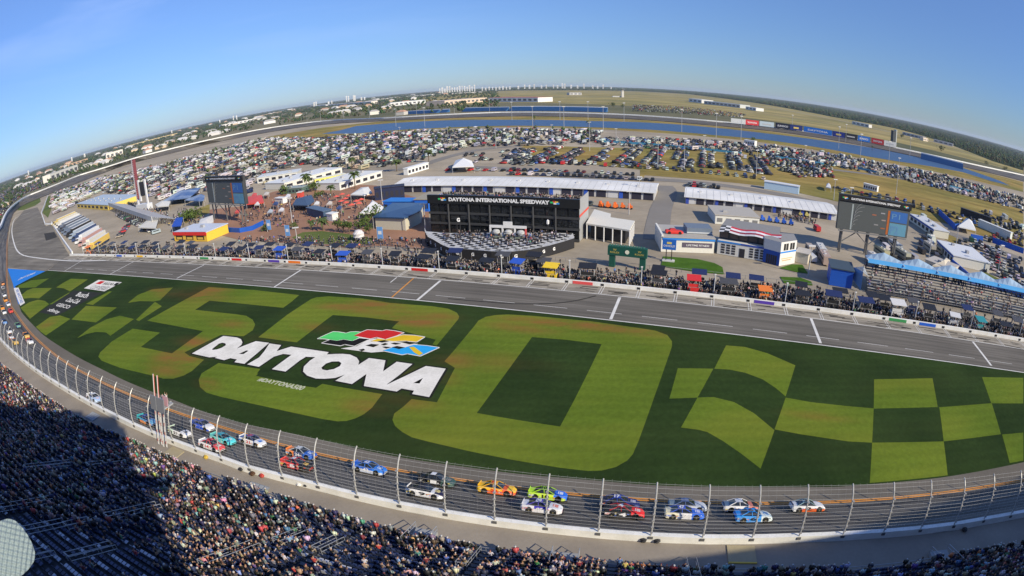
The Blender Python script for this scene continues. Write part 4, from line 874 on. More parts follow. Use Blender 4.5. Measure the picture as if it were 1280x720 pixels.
# seats: those in view singly up to the limit, the rest as one mass
sv_ = sorted([s for s in free if vis(s)], key=camd)
sc_cols = [(.025,.04,.10), (.03,.045,.12), (.02,.03,.07)]
for s in sv_[:300]:
    o = link('seat', seat_me, gs, (s[0], s[1], s[2]), s[3]); pale = (s[4] % 5 in (1, 3)) and (s[6] % 9 < 6)
    o.color = (.4,.42,.5, 1) if pale and random.random() < .7 else (*random.choice(sc_cols), 1)
oth = sv_[300:] + [s for s in free if not vis(s)] + taken
scatter('seats', seat, [(s[0], s[1], s[2], s[3], 1) for s in oth], [((.4,.42,.5) if (emp(s[7], s[8]) and (s[4] % 5 in (1, 3)) and (s[6] % 9 < 6) and random.random() < .7) else random.choice(sc_cols)) for s in oth], parent=gs, kind='stuff')
# aisle steps
mb = MB(); i = 0
am = M('aisle_concrete', (.16,.165,.18), .9, .15, .8)
while i < len(FL) - 2:
    for k in range(0, ROWS):
        q, nv = stand(i + .55, TREAD * (k + .35)); u, w = pix((q.x, q.y, Z0))
        if q.y > 0 and -40 < u < 1320 and w < 760: mb.box(q.x, q.y, Z0 + RISE * k + .4, 1.0, .38, .2, am, rot=math.atan2(-nv.y, -nv.x) - math.pi / 2)
    i += AISLE
put('aisle_steps', mb, gs, kind='stuff')
def slope_at(x, y):
    z = 8.0
    for _ in range(40):
        p = at(x, y, z); i = min(range(len(FL)), key=lambda i: (FL[i] - Vector((p.x, p.y, 0))).length_squared)
        off = (Vector((p.x, p.y, 0)) - FL[i]).dot(NR[i]); z = z * .5 + .5 * (Z0 + RISE * max(0, off / TREAD) + .3)
    return i, off
rails = [((20,549),9,'far up the shaded stand beside the left edge of the crowd'),((65,588),7,'in the shaded rows above the long double rail'),((134,583),6,'in the shade left of the sunlit crowd'),((172,646),7,'beside the sunlit crowd wedge'),((288,697),7,'low among the sunlit crowd at the bottom'),((30,638),8,'bordering the empty seats near the bottom left corner'),((56,664),5,'among the empty seats above the pale padded thing'),((115,694),5,'among empty pale seats'),((40,702),5,'lowest of all among the empty seats'),((100,660),3,'short one between empty seats and crowd'),((372,676),5,'in the crowd right of the sunlit wedge'),((415,686),4,'in the crowd beneath the lone blue race car'),((585,700),5,'in the crowd right of the stair box'),((860,716),5,'in front rows left of the tan gate panel')]
for (x, y), Lr, w in rails:
    i, off = slope_at(x, y); mb = MB(); q, nv = stand(i, off); Q0 = Vector((q.x, q.y, Z0 + RISE * off / TREAD + .3))
    dz = RISE / TREAD
    for s_ in (-.55, .55):
        tv = Vector((-nv.y, nv.x, 0)) * s_; a = tv - Vector((nv.x, nv.y, dz)) * Lr / 2; b = tv + Vector((nv.x, nv.y, dz)) * Lr / 2
        for h in (.55, 1.05): mb.tube(a + Vector((0, 0, h)), b + Vector((0, 0, h)), .04, railm, 5)
        for t in (0, .33, .66, 1): c_ = a.lerp(b, t); mb.tube(c_, c_ + Vector((0, 0, 1.05)), .04, railm, 5)
    for e in (-1, 1):
        c_ = Vector((nv.x, nv.y, dz)) * e * Lr / 2; tv = Vector((-nv.y, nv.x, 0)) * .55
        if e > 0: mb.tube(c_ - tv + Vector((0, 0, 1.05)), c_ + tv + Vector((0, 0, 1.05)), .04, railm, 5)
    put('handrail', mb, loc=Q0, label='steel stair rails ' + w, cat='handrail', group='stair rails on the grandstand aisles')
# things on the walkway
def wbox(name, P, sx, sy, sz, c, label, cat, z=3.95, **kw):
    p = at(P[0], P[1], z); i = min(range(len(FL)), key=lambda i: (FL[i] - Vector((p.x, p.y, 0))).length_squared); r = math.atan2(-NR[i].y, -NR[i].x) - math.pi / 2
    return root(name, p, label, cat, rz=r)
for P, sc_, w in [((533, 668), 1, 'in front of the crowd below the white number 9 race car'), ((707, 697), 1.1, 'below the white and purple race car'), ((1172, 694), 1.1, 'near the right end of the walkway')]:
    g = wbox('stair_box', P, 0, 0, 0, None, 'grey stair landing ' + w, 'stairs')
    mb = MB(); mb.box(0, -.6, 0, 2.6 * sc_, 1.8, .5, (.3,.31,.32)); put('landing', mb, g)
    for k in range(4): mb = MB(); mb.box(0, -1.6 - k * .3, .5 + k * .18, 2.2 * sc_, .3, .18, (.25,.26,.28)); put('step', mb, g)
    for s_ in (-1, 1):
        mb = MB()
        for h in (.9, 1.4): mb.tube((s_ * 1.3 * sc_, .3, h), (s_ * 1.3 * sc_, -3.4, h + 1.1), .045, railm, 5)
        for t in (0, .5, 1): mb.tube((s_ * 1.3 * sc_, .3 - 3.7 * t, 0), (s_ * 1.3 * sc_, .3 - 3.7 * t, 1.4 + 1.1 * t), .045, railm, 5)
        put('rail', mb, g)
for P, w, sx, sy, lb in [((927, 693), 0, 3.3, 2.6, 'tan gate ramp with yellow lip on the walkway below the leading cars'), ((214, 569), 0, 3.2, 3.4, 'tan landing pad at the foot of the flag tower')]:
    g = wbox('gate_ramp', P, 0, 0, 0, None, lb, 'ramp')
    mb = MB(); mb.box(0, 0, 0, sx, sy, .12, (.36,.31,.2)); put('deck', mb, g)
    mb = MB(); mb.box(0, -sy / 2 - .1, 0, sx, .2, .16, (.65,.45,.08)); put('lip', mb, g)
for P, w in [((116, 521), 'in the shade by the outer wall'), ((320, 612), 'in the sun near the fence')]:
    g = wbox('floor_hatch', P, 0, 0, 0, None, 'grey slatted hatch cover lying on the walkway ' + w, 'hatch')
    mb = MB(); mb.box(0, 0, 0, 3.4, 2.2, .12, (.2,.22,.25)); put('cover', mb, g)
    for k in range(4): mb = MB(); mb.box(-1.3 + k * .87, 0, .12, .6, 1.9, .05, (.3,.32,.34)); put('slat', mb, g)
bagc = [('black', DARK), ('red', (.4,.05,.04)), ('dark brown', (.08,.04,.02)), ('yellow', (.5,.35,.05)), ('white', WHITE)]
for j, (P, c) in enumerate([((302,588),0),((316,594),2),((328,596),1),((258,573),3),((375,607),4),((383,608),0),((804,677),0),((821,678),0),((1205,664),0)]):
    p = at(P[0], P[1], 4.0); nm_, cc = bagc[c]; mb = MB(); mb.ball(0, 0, .28, .42, cc, 8, .3, .12); mb.ball(.25, .1, .3, .25, cc, 6, .2, .1)
    where = ['beside two others under the fence left of the red car','between a black and a red one under the fence','under the fence post below the white car','by the wall just right of the flag tower','leaning at the wall below the red race car','right beside a white bundle at the wall','left of its twin at the wall foot mid straight','right of its twin at the wall foot mid straight','at the wall foot near the right edge'][j]
    put('bundle', mb, loc=p, label='small %s cable bundle %s' % (nm_, where), cat='bundle')
# flag tower
fb = at(202, 557, 4.5); _, tt, _u = surf(202, 540); fn = Vector((.4, .916, 0)).normalized(); ft = Vector((fn.y, -fn.x, 0))
ft_o = root('flag_tower', tuple(fb), 'leaning flag stand tower of red and white trusses over the track at the fence', 'tower')
def fp(a, b, h): return ft * a + fn * (b + .3 * h) + Vector((0, 0, h))
for a, b in ((-1.0, 0), (-.3, .2), (.5, 0), (1.2, .2)):
    mb = MB()
    for k in range(14):
        h = k * .47; c = (.38,.16,.14) if k % 3 == 1 else (.5,.5,.5); mb.tube(fp(a, b, h), fp(a, b, h + .47), .09, c, 5); mb.tube(fp(a + .28, b, h), fp(a + .28, b, h + .47), .06, (.48,.48,.48), 5); mb.tube(fp(a, b, h), fp(a + .28, b, h + .47), .04, (.6,.6,.6), 4)
    put('truss_column', mb, ft_o)
def fbox(mb, a0, a1, b0, b1, h0, h1, c):
    vs = [fp(a, b, h) for h in (h0, h1) for a, b in ((a0, b0), (a1, b0), (a1, b1), (a0, b1))]; return mb.add(vs, [(3, 2, 1, 0), (4, 5, 6, 7), (0, 1, 5, 4), (1, 2, 6, 5), (2, 3, 7, 6), (3, 0, 4, 7)], c)
put('platform', fbox(MB(), -1.8, 2.3, -.2, 1.7, 6.2, 6.4, (.35,.36,.38)), ft_o)
for a0, a1 in ((-1.8, -.1), (.1, 2.3)): put('side_panel', fbox(MB(), a0, a1, -.3, -.15, 5.6, 7.7, (.2,.21,.23)), ft_o)
put('banner', fbox(MB(), 1.2, 2.6, .3, .4, 6.5, 7.9, (.5,.3,.35)), ft_o)
for a in (-.75, .45):
    mb = MB()
    for k in range(10): mb.tube(fp(a, 0, 6.2 + k * .47), fp(a, 0, 6.2 + k * .47 + .47), .09, (.66,.66,.64), 6); mb.tube(fp(a + .17, 0, 6.2 + k * .47), fp(a + .17, 0, 6.67 + k * .47), .06, (.6,.12,.1), 4)
    put('tall_mast', mb, ft_o)
for j, (a, b, c, w) in enumerate([(1.0, .9, (.8,.8,.8), 'left of two on the flag tower platform, in white'), (1.8, 1.1, (.75,.75,.75), 'right of two on the flag tower platform, in white')]):
    o = link('person', FIG[4 + j], None, fb + fp(a, b, 6.4), math.atan2(fn.y, fn.x) - math.pi / 2); o.color = (*c, 1); tag(o, 'official ' + w, 'person')
# pale padded thing low at the corner, close to the camera
d_ = ray(9, 688); pc = Vector((0, 0, CAM_H)) + d_ * 1.0; th_ = M('pale_padding', (.27,.33,.35), .9, .12, 30, (.19,.25,.28), scale2=90)
bm = bmesh.new(); bmesh.ops.create_grid(bm, x_segments=64, y_segments=64, size=.5)
for v_ in bm.verts:
    x, y = v_.co.x * 2, v_.co.y * 2; r_ = max(abs(x), abs(y)); k = 1 - .22 * min(1, (x * x * y * y)) ; v_.co.x *= k; v_.co.y *= k
    v_.co.z = .12 * (1 - (x * x + y * y) * .45) + .025 * math.cos(v_.co.x * 48) * math.cos(v_.co.y * 48)
ret = bmesh.ops.extrude_face_region(bm, geom=bm.faces[:]); bmesh.ops.translate(bm, verts=[g for g in ret['geom'] if isinstance(g, bmesh.types.BMVert)], vec=(0, 0, -.12)); bmesh.ops.recalc_face_normals(bm, faces=bm.faces)
me = bpy.data.meshes.new('padding'); bm.to_mesh(me); bm.free(); me.materials.append(th_)
for pl in me.polygons: pl.use_smooth = True
o = link('padded_panel', me, None, pc); o.rotation_euler = (-d_).to_track_quat('Z', 'Y').to_euler(); o.scale = (.098, .088, .13)
tag(o, 'pale quilted padded panel close by at the lower left corner above empty seats', 'panel')
# ================================================================== INFIELD BUILDINGS
def rbx(mb, u0, u1, v0, v1, z0, z1, c):
    """Box in the frame of a building: u along its front, v away from the camera."""
    return mb.add([(u0, v0, z0), (u1, v0, z0), (u1, v1, z0), (u0, v1, z0), (u0, v0, z1), (u1, v0, z1), (u1, v1, z1), (u0, v1, z1)], [(3, 2, 1, 0), (4, 5, 6, 7), (0, 1, 5, 4), (1, 2, 6, 5), (2, 3, 7, 6), (3, 0, 4, 7)], c)
def frame(name, L0, R0, label, cat, group=None):
    """Root at the front left corner, x along the front."""
    L0, R0 = Vector(L0), Vector(R0); d = R0 - L0; d.z = 0
    o = root(name, (L0.x, L0.y, 0), label, cat, group, math.atan2(d.y, d.x)); return o, d.length
def P(name, o, *b, **k): mb = MB(); [rbx(mb, *x) for x in b]; return put(name, mb, o, **k)
whiteroof = M('white_metal_roof', (.78,.78,.76), .55, .1, .08, (.62,.62,.6), scale2=.9)
# --- long garages with open bays
def garage(L0, R0, depth, h, label, ndoor, doorc, dark=(.03,.03,.05), group='long garages'):
    o, w = frame('garage', L0, R0, label, 'garage', group)
    P('wall', o, (0, w, .3, depth, 0, h - .05, (.5,.5,.5)))
    e = .6; mb = MB(); mb.add([(-e, -.8, h), (w + e, -.8, h), (w + e, depth / 2, h + 1.5), (-e, depth / 2, h + 1.5), (-e, depth + .5, h), (w + e, depth + .5, h), (-e, -.8, h - .25), (w + e, -.8, h - .25)], [(0, 1, 2, 3), (3, 2, 5, 4), (6, 7, 1, 0), (0, 3, 4), (1, 5, 2)], whiteroof); put('roof', mb, o)
    mb = MB(); [mb.add([(x_, -.8, h + .05), (x_ + .12, -.8, h + .05), (x_ + .12, depth / 2, h + 1.55), (x_, depth / 2, h + 1.55), (x_ - .02, -.8, h + .002), (x_ - .02, depth / 2, h + 1.502)], [(0, 1, 2, 3), (4, 0, 3, 5)], (.5,.5,.49)) for x_ in np.arange(0, w, 3.1)]; put('roof_seams', mb, o, kind='stuff')
    n = ndoor; bw = w / n
    for i in range(n):
        d = P('bay', o, (i * bw + .5, i * bw + bw - .5, .18, .3, 0, h - .6, dark if i % 5 else (.55,.56,.58)))
        if i % 3 == 0: P('bay_curtain', o, (i * bw + .2, i * bw + bw * .35, .0, .16, 0, h - .4, doorc))
    for i in range(0, int(w // 14)): P('roof_vent', o, (6 + i * 14, 7.2 + i * 14, depth * .3, depth * .3 + 1, h + .9, h + 1.6, (.6,.6,.6)))
    return o, w
g1, w1 = garage(at(492, 232, 3.5), at(818, 241, 3.5), 25, 3.6, 'longest white roofed garage right behind the black press building', 24, (.03,.1,.5))
g2, w2 = garage(at(857, 246, 3), at(1047, 268, 3), 25, 3.2, 'white roofed garage with blue curtains left of the large right screen', 16, (.04,.08,.4))
# --- black press and suite building
A = at(536, 243, 14); B = A + (at(724, 249, 14) - A)
o, w = frame('press_building', A, B, 'black glass fronted press building with white lettering on its parapet', 'building')
blk = M('black_cladding', (.016,.017,.019), .35, .15, .4); glz = M('dark_tinted_glass', (.012,.014,.016), .08, .1, .3, spec=.7)
P('wall', o, (0, w, .05, 14, 0, 11.2, blk)); P('side_wall', o, (w + .01, w + .1, 0, 14, 0, 14, (.33,.34,.35))); P('side_stripe', o, (w + .1, w + .16, 0, 14, 8.0, 8.8, (.6,.08,.05)))
P('parapet', o, (-.3, w + .3, -.9, .0, 11.0, 14.0, blk)); P('roof', o, (0, w, .1, 14, 11.25, 11.6, (.12,.12,.12)))
for fl in range(3):
    P('floor_band', o, (-.2, w + .2, -.6, .04, 3.6 * fl + .1, 3.6 * fl + .8, (.05,.052,.055)))
    for i in range(14): P('window', o, (i * w / 14 + .3, (i + 1) * w / 14 - .3, -.12, .03, 3.6 * fl + .9, 3.6 * fl + 3.5, glz))
for i in range(1, 7): P('column', o, (i * w / 7 - .2, i * w / 7 + .2, -.85, -.65, 0, 11, (.1,.1,.1)))
tm = M('sign_white', (.85,.85,.85), .5)
def fr_text(s, o, x0, x1, z0, z1, m, y=-.92, name='lettering', **k): return text_quad(name, s, [(x0, y, z0), (x1, y, z0), (x1, y, z1), (x0, y, z1)], m, o, lift=.02, **k)
fr_text('DAYTONA INTERNATIONAL SPEEDWAY', o, w * .15, w * .82, 11.9, 13.25, tm, bold=.05)
def flag_mark(o, x, z, s, y=-.93):
    for dx, dz, c in ((-1.1, .1, (.05,.5,.15)), (-.3, .35, (.6,.03,.03)), (.5, .2, (.8,.55,.05)), (.9, -.15, (.05,.3,.7)), (0, -.2, (.75,.75,.75))):
        P('emblem', o, (x + (dx - .5) * s, x + (dx + .5) * s, y - .02 - abs(dx) * .01, y, z + (dz - .28) * s, z + (dz + .28) * s, c))
flag_mark(o, w * .105, 12.55, 1.0); flag_mark(o, w * .855, 12.55, 1.0)
# people on its roof deck, crowds elsewhere: (name of place, where, count)
def mini(c=None): return simple_person(True)
crew = simple_person(True, (.3,.3,.3)); crewW = simple_person(True, (.6,.6,.6))
def crowd_in(poly_px, n, label, z=0, dark=.5, group=None, pts=None, singles=0, lab1=None):
    Q = pts or px(*poly_px, z=z); xs = [p.x for p in Q]; ys = [p.y for p in Q]; QQ = [(p.x, p.y) for p in Q]; T, Cx, k = [], [], 0
    while len(T) < n and k < n * 30:
        k += 1; x, y = random.uniform(min(xs), max(xs)), random.uniform(min(ys), max(ys))
        if inside(x, y, QQ):
            T.append((x, y, z, random.uniform(0, 6.3), random.uniform(.92, 1.08))); c = cols_shirt['black' if random.random() < dark else random.choices(cn, cw)[0]]; Cx.append([max(.01, v * random.uniform(.8, 1.2)) for v in c])
    scatter('crowd', crew, T, Cx, kind='stuff', label=label, cat='crowd')
top = [Vector((o.location.x, o.location.y, 0)) + Vector((math.cos(o.rotation_euler.z) * a - math.sin(o.rotation_euler.z) * b, math.sin(o.rotation_euler.z) * a + math.cos(o.rotation_euler.z) * b, 0)) for a, b in ((1, .5), (w - 1, .5), (w - 1, 12), (1, 12))]
crowd_in(None, 330, 'crowd standing on the roof deck of the black press building', z=11.6, pts=top, dark=.45)
# --- terrace with checkered deck and railings, winner arches
tz = 3.2; tp = px((531,289),(535,296),(542,299.5),(551,305),(561,309.5),(590,312),(614,314),(640,314.4),(662,312),(686,307),(704,302),(718,297.5),(716,291.5),(560,291.5), z=tz)
o = root('winners_terrace', (0, 0, 0), 'curved raised terrace with black and white checkered deck before the black press building', 'terrace')
mb = MB(); mb.prism(tp, 0, tz, (.025,.025,.028), (.55,.55,.55)); put('platform', mb, o)
tpp = [(p.x, p.y) for p in tp]; a_ = at(590, 300, tz)
for i in range(-20, 20):
    for j in range(-9, 9):
        if (i + j) % 2: continue
        cc = a_ + U2 * i * 1.7 + V2 * j * 1.7; q = [cc + U2 * a * .84 + V2 * b * .84 for a, b in ((-1, -1), (1, -1), (1, 1), (-1, 1))]
        if all(inside(p.x, p.y, tpp) for p in q):
            mb = MB(); mb.add([(p.x, p.y, tz + .03) for p in q], [(0, 1, 2, 3)], (.03,.03,.03)); put('tile', mb, o)
fr_ = dens(tp[:12], 3); mb = MB()
for a, b in zip(fr_, fr_[1:]):
    for h in (.5, 1.1): mb.tube((a.x, a.y, tz + h), (b.x, b.y, tz + h), .05, (.5,.52,.55), 4)
    mb.tube((a.x, a.y, tz), (a.x, a.y, tz + 1.1), .05, (.5,.52,.55), 4)
put('railing', mb, o, kind='stuff')
GL = resample(dens([Vector((p.x, p.y, 0)) for p in tp[1:11]], 4), 1.0); nG = 12
for k in range(nG):
    i_ = int((k + .5) * (len(GL) - 2) / nG); p = GL[i_]; d = (GL[i_ + 1] - GL[i_ - 1]).normalized(); nn = Vector((d.y, -d.x, 0)); nn = nn if nn.y < 0 else -nn; r = d if d.x > 0 else -d; c0 = p + nn * .12
    text_quad('letter', 'G', [c0 - r * .48 + Vector((0, 0, 1.3)), c0 + r * .48 + Vector((0, 0, 1.3)), c0 + r * .48 + Vector((0, 0, 2.35)), c0 - r * .48 + Vector((0, 0, 2.35))], tm, o, bold=.05)
crowd_in([(548,297),(560,293),(716,293),(690,303),(640,311),(590,309)], 120, 'people standing about the checkered terrace', z=tz)
p0_ = at(612, 297, tz); p1_ = at(658, 299, tz); ob, wb = frame('winners_arch', p0_, p1_, 'white three arched winners backdrop standing on the checkered terrace', 'backdrop'); wht = (.7,.7,.7)
P('plinth', ob, (0, wb, 0, 1.5, tz, tz + .5, (.2,.24,.2)))
for i in range(3):
    a = i * wb / 3; P('arch_post', ob, (a, a + .5, .2, .6, tz, tz + 3.2, wht)); P('arch_beam', ob, (a, a + wb / 3, .2, .6, tz + 3.2, tz + 4.0, wht)); mb = MB(); mb.ball(a + wb / 6 + .2, .1, tz + 2.0, 1.3, (.45,.46,.46), 10, .8); put('round_logo', mb, ob)
P('arch_post', ob, (wb - .5, wb, .2, .6, tz, tz + 3.2, (.6,.1,.1))); P('top_sign', ob, (wb * .38, wb * .62, .2, .6, tz + 4.0, tz + 5.2, wht))
def gpost(x, y, h, ltr, label):
    p = at(x, y, tz); g = root('sign_mast', tuple(p), label, 'sign'); 
    for s_ in (-.5, .5) if ltr else (0,): mb = MB(); mb.tube((s_, 0, 0), (s_, 0, h), .12, DARK, 5); put('post', mb, g)
    if ltr: text_quad('letter', ltr, [(-.45, -.1, h - .1), (.55, -.1, h - .1), (.55, -.1, h + 1.2), (-.45, -.1, h + 1.2)], tm, g, bold=.05)
    else: mb = MB(); mb.ball(0, 0, h + .3, .5, wht, 6, .9); put('finial', mb, g)
gpost(574, 296, 5.0, 'G', 'slim black mast with a white letter G above the left of the checkered terrace'); gpost(685, 301, 5.5, '', 'slim black mast with white drop shaped finial right on the checkered terrace')
# --- white canopy building to its right
o = root('canopy_building', (0, 0, 0), 'open sided building with cream white flat roof right of the black press building', 'building'); rz_ = 5.2
cp_ = px((743,261.5),(763.5,267),(763,271.5),(793.5,276),(787,287.5),(732.5,279), z=rz_)
mb = MB(); mb.prism(cp_, rz_ - .5, rz_, (.72,.7,.62)); put('roof', mb, o); mb = MB(); c_ = sum((Vector(p) for p in cp_), Vector()) / len(cp_); mb.prism([c_.lerp(p, .8) for p in cp_], 0, rz_ - .5, DARK); put('wall', mb, o)
for a, b in zip((cp_[5], cp_[4]), (cp_[4], cp_[3])):
    for k in range(5): q = a.lerp(b, k / 5 + .02); mb = MB(); mb.tube((q.x, q.y, 0), (q.x, q.y, rz_ - .5), .2, wht, 6); put('column', mb, o)
# simple flat-roofed buildings: (name, front-left px, front-right px, depth, height, wall, roof, label)
def building(name, A, B, depth, h, wc, rc, label, cat='building', win=0, wcol=(.03,.03,.04), trim=None, group=None, za=0, pitched=0):
    o, w = frame(name, at(*A, za), at(*B, za), label, cat, group)
    P('wall', o, (0, w, 0, depth, 0, h, wc))
    if pitched:
        mb = MB(); mb.add([(-.4, -.5, h), (w + .4, -.5, h), (w + .4, depth / 2, h + pitched), (-.4, depth / 2, h + pitched), (-.4, depth + .5, h), (w + .4, depth + .5, h)], [(0, 1, 2, 3), (3, 2, 5, 4), (0, 3, 4), (1, 5, 2)], rc); put('roof', mb, o)
    else: P('roof', o, (-.3, w + .3, -.3, depth + .3, h + .003, h + .3, rc))
    for k in range(int(w // 9)):
        if h > 2.9 and not pitched and depth > 7 and w < 130: P('roof_unit', o, (4 + k * 9, 5.6 + k * 9 + (k % 3) * .6, depth * (.3 + .2 * (k % 2)), depth * (.3 + .2 * (k % 2)) + 1.2, h + .3, h + 1.1 + .3 * (k % 2), (.4,.4,.4)))
    if trim: P('trim', o, (-.2, w + .2, -.2, -.02, h - .7, h - .1, trim))
    for i in range(win): P('window', o, ((i + .2) * w / win, (i + .8) * w / win, -.06, 0, h * .25, h * .7, wcol))
    return o, w
building('support_building', (893.7,279.7), (948.6,283.5), 17, 3.4, (.7,.7,.65), (.45,.42,.36), 'low cream support building between blue fronted garage and flag awning building', win=5, wcol=(.2,.2,.2))
o, w = building('fan_building', (828.5,314.7), (892,317), 15, 4.6, (.74,.73,.66), (.42,.4,.36), 'white blue trimmed building carrying a red car on its roof', trim=(.04,.25,.7))
P('sign_panel', o, (w * .37, w * .96, -.12, 0, 1.7, 3.2, (.12,.1,.14))); fr_text('LIFETIME FITNESS', o, w * .45, w * .9, 2.1, 2.7, tm, y=-.14); P('end_wall', o, (-.6, -.02, 0, 15, 0, 5.4, (.75,.74,.68)))
P('roof_room', o, (w * .5, w + .2, 4.5, 11, 4.9, 6.8, (.16,.2,.26))); P('roof_room_band', o, (w * .5, w + .2, 4.3, 4.48, 5.1, 5.5, (.55,.58,.6)))
rc_o = root('display_car', tuple(o.matrix_world.translation), 'red race car displayed on the roof of the white blue trimmed building', 'car'); rp_ = Vector((o.location.x, o.location.y, 4.92)) + Vector((math.cos(o.rotation_euler.z), math.sin(o.rotation_euler.z), 0)) * w * .24 + Vector((-math.sin(o.rotation_euler.z), math.cos(o.rotation_euler.z), 0)) * 4
rc_o.location = rp_; rc_o.rotation_euler.z = o.rotation_euler.z; rc_o.scale = (1.15, 1.15, 1.15); put('body', car_body(C((.65,.04,.03))), rc_o)
mb = MB(); mb.box(-.4, 0, .9, 2.2, 1.5, .45, (.5,.03,.03), top=.6, topy=.8); put('cabin', mb, rc_o)
for x in (-1.42, 1.5):
    for s_ in (-1, 1): link('wheel', wheel_me, rc_o, (x, s_ * .86, .35))
o, w = frame('flag_awning_building', at(896, 317), at(953, 326.5), 'two storey white and blue building under a black, white and red striped awning', 'building')
P('wall', o, (0, w, 0, 18, 0, 4.4, (.7,.7,.66))); P('upper_wall', o, (0, w + 4, 2.5, 16, 4.4, 7.2, (.05,.05,.055))); P('roof', o, (-.3, w + 4, 5.5, 18, 7.203, 7.5, (.27,.26,.24))); P('trim', o, (-.2, w * .5, -.12, 0, 3.9, 4.4, (.04,.25,.7))); P('trim', o, (w * .5, w + .2, -.12, 0, 3.9, 4.4, (.03,.08,.4)))
for g_ in range(2):
    for k in range(3):
        for r_ in range(4): P('louvre', o, (1.2 + g_ * w * .62 + k * 1.7, 2.4 + g_ * w * .62 + k * 1.7, -.06, 0, .5 + r_ * .8, 1.05 + r_ * .8, (.04,.04,.05)))
P('door', o, (w * .48, w * .6, -.06, 0, 0, 2.8, (.03,.03,.04)))
def awning(o, a0, a1, y0, z0, y1, z1, n):
    for i in range(n):
        for j, c in enumerate([(.65,.65,.65), (.3,.03,.05), (.7,.7,.74), (.5,.04,.06)]):
            if i < 2: c = (.03,.03,.03) if (i + j) % 2 else (.7,.7,.7)
            x0_, x1_ = a0 + (a1 - a0) * i / n, a0 + (a1 - a0) * (i + 1) / n; t0_, t1_ = j / 4, (j + 1) / 4; wv = lambda i: .25 * math.sin(i * 1.1)
            mb = MB(); mb.add([(x0_, y0 + (y1 - y0) * t0_, z0 + (z1 - z0) * t0_ + wv(i)), (x1_, y0 + (y1 - y0) * t0_, z0 + (z1 - z0) * t0_ + wv(i + 1)), (x1_, y0 + (y1 - y0) * t1_, z0 + (z1 - z0) * t1_ + wv(i + 1)), (x0_, y0 + (y1 - y0) * t1_, z0 + (z1 - z0) * t1_ + wv(i))], [(0, 1, 2, 3)], c); put('awning_stripe', mb, o)
awning(o, 0, w + 5, 0.5, 7.0, 5.4, 7.9, 12)
for i in range(6): P('upper_window', o, (i * (w + 4) / 6 + .3, (i + 1) * (w + 4) / 6 - .3, 2.38, 2.48, 4.9, 6.8, (.12,.09,.08)))
o, w = frame('corner_building', at(953, 326.8), at(973.6, 332.6), 'blue fronted corner block with glass doors and white banner covered end', 'building'); C0 = at(973.6,332.6); C1 = at(993, 329)
fpz = [C0, C1, C1 + V2 * 8, at(953, 326.8) + V2 * 8, at(953, 326.8)]; fpl = [(lambda q: (q.x, q.y))(o.matrix_world.inverted() @ p) for p in fpz]
bpy.context.view_layer.update(); inv = o.matrix_world.inverted(); fpl = [inv @ p for p in fpz]
mb = MB(); mb.prism(fpl, 0, 7.4, (.74,.73,.7), (.3,.29,.27)); put('wall', mb, o); P('front_panel', o, (0, w, -.08, -.02, 0, 4.2, (.02,.09,.42)))
for i in range(5): P('door', o, (w * .2 + i * w * .13, w * .2 + (i + 1) * w * .13 - .15, -.14, -.09, .1, 2.9, (.04,.04,.05)))
q0, q1 = inv @ C0, inv @ C1; nn_ = Vector(((q1 - q0).y, -(q1 - q0).x, 0)).normalized()
def face_rect(t0_, t1_, z0, z1, c, name, lift=.05):
    a, b = q0.lerp(q1, t0_) + nn_ * lift, q0.lerp(q1, t1_) + nn_ * lift; mb = MB(); mb.add([(a.x, a.y, z0), (b.x, b.y, z0), (b.x, b.y, z1), (a.x, a.y, z1)], [(0, 1, 2, 3)], c); put(name, mb, o)
face_rect(0, 1, 3.9, 4.4, (.04,.25,.7), 'trim')
for t in (.18, .34, .58, .74): face_rect(t, t + .13, 4.7, 6.8, (.03,.03,.03), 'window')
face_rect(.1, .8, 2.0, 2.3, (.65,.5,.25), 'banner_text'); face_rect(.15, .7, 1.4, 1.7, (.6,.4,.2), 'banner_text')
building('small_kiosk', (993.5,327.5), (1009,331), 6, 3.2, (.62,.57,.47), (.5,.47,.42), 'small tan kiosk behind the white banner covered end wall')
# blue pylon sign on two legs
p = at(835.5, 326.5); o = root('pylon_sign', tuple(p), 'blue square sign on two dark legs standing on the front lawn', 'sign', rz=UANG)
P('footing', o, (-1.8, 1.8, -.8, .8, 0, .4, (.6,.6,.58)))
for a in (-.9, .7): P('leg', o, (a, a + .25, -.15, .15, .4, 4.2, DARK))
P('sign_box', o, (-2, 2, -.35, .35, 3.6, 6.6, (.02,.13,.5))); text_quad('lettering', 'CHEVROLET', [(-1.7, -.38, 4.4), (1.7, -.38, 4.4), (1.7, -.38, 5.0), (-1.7, -.38, 5.0)], tm, o); P('emblem', o, (-.7, .7, -.4, -.36, 5.3, 5.9, (.7,.55,.15)))
# green gantry
L0, R0 = at(761, 333), at(806, 338); o, w = frame('gantry', L0, R0, 'dark green gantry with gold emblem spanning the path into the pits', 'gantry'); gg = (.012,.085,.062)
for a in (0, w - 1.6): P('post', o, (a, a + 1.6, 0, 1.2, 0, 3.4, gg))
P('beam', o, (-.4, w + .4, -.2, 1.4, 3.4, 6.0, gg))
for i in range(14): P('louvre', o, (i * w / 14, i * w / 14 + .35, .2, .5, 6.0, 6.5, (.06,.2,.15)))
gm = M('gold_lettering', (.6,.5,.12), .4)
for i, x in enumerate((.16, .84)): fr_text('ROLEX', o, w * x - 1.3, w * x + 1.3, 4.1, 4.6, gm, y=-.23); fr_text('W', o, w * x - .5, w * x + .5, 4.8, 5.4, gm, y=-.23, name='crown_emblem')
mb = MB(); mb.tube((w / 2, -.22, 4.7), (w / 2, -.3, 4.7), .6, (.75,.75,.6), 12); put('clock_face', mb, o)
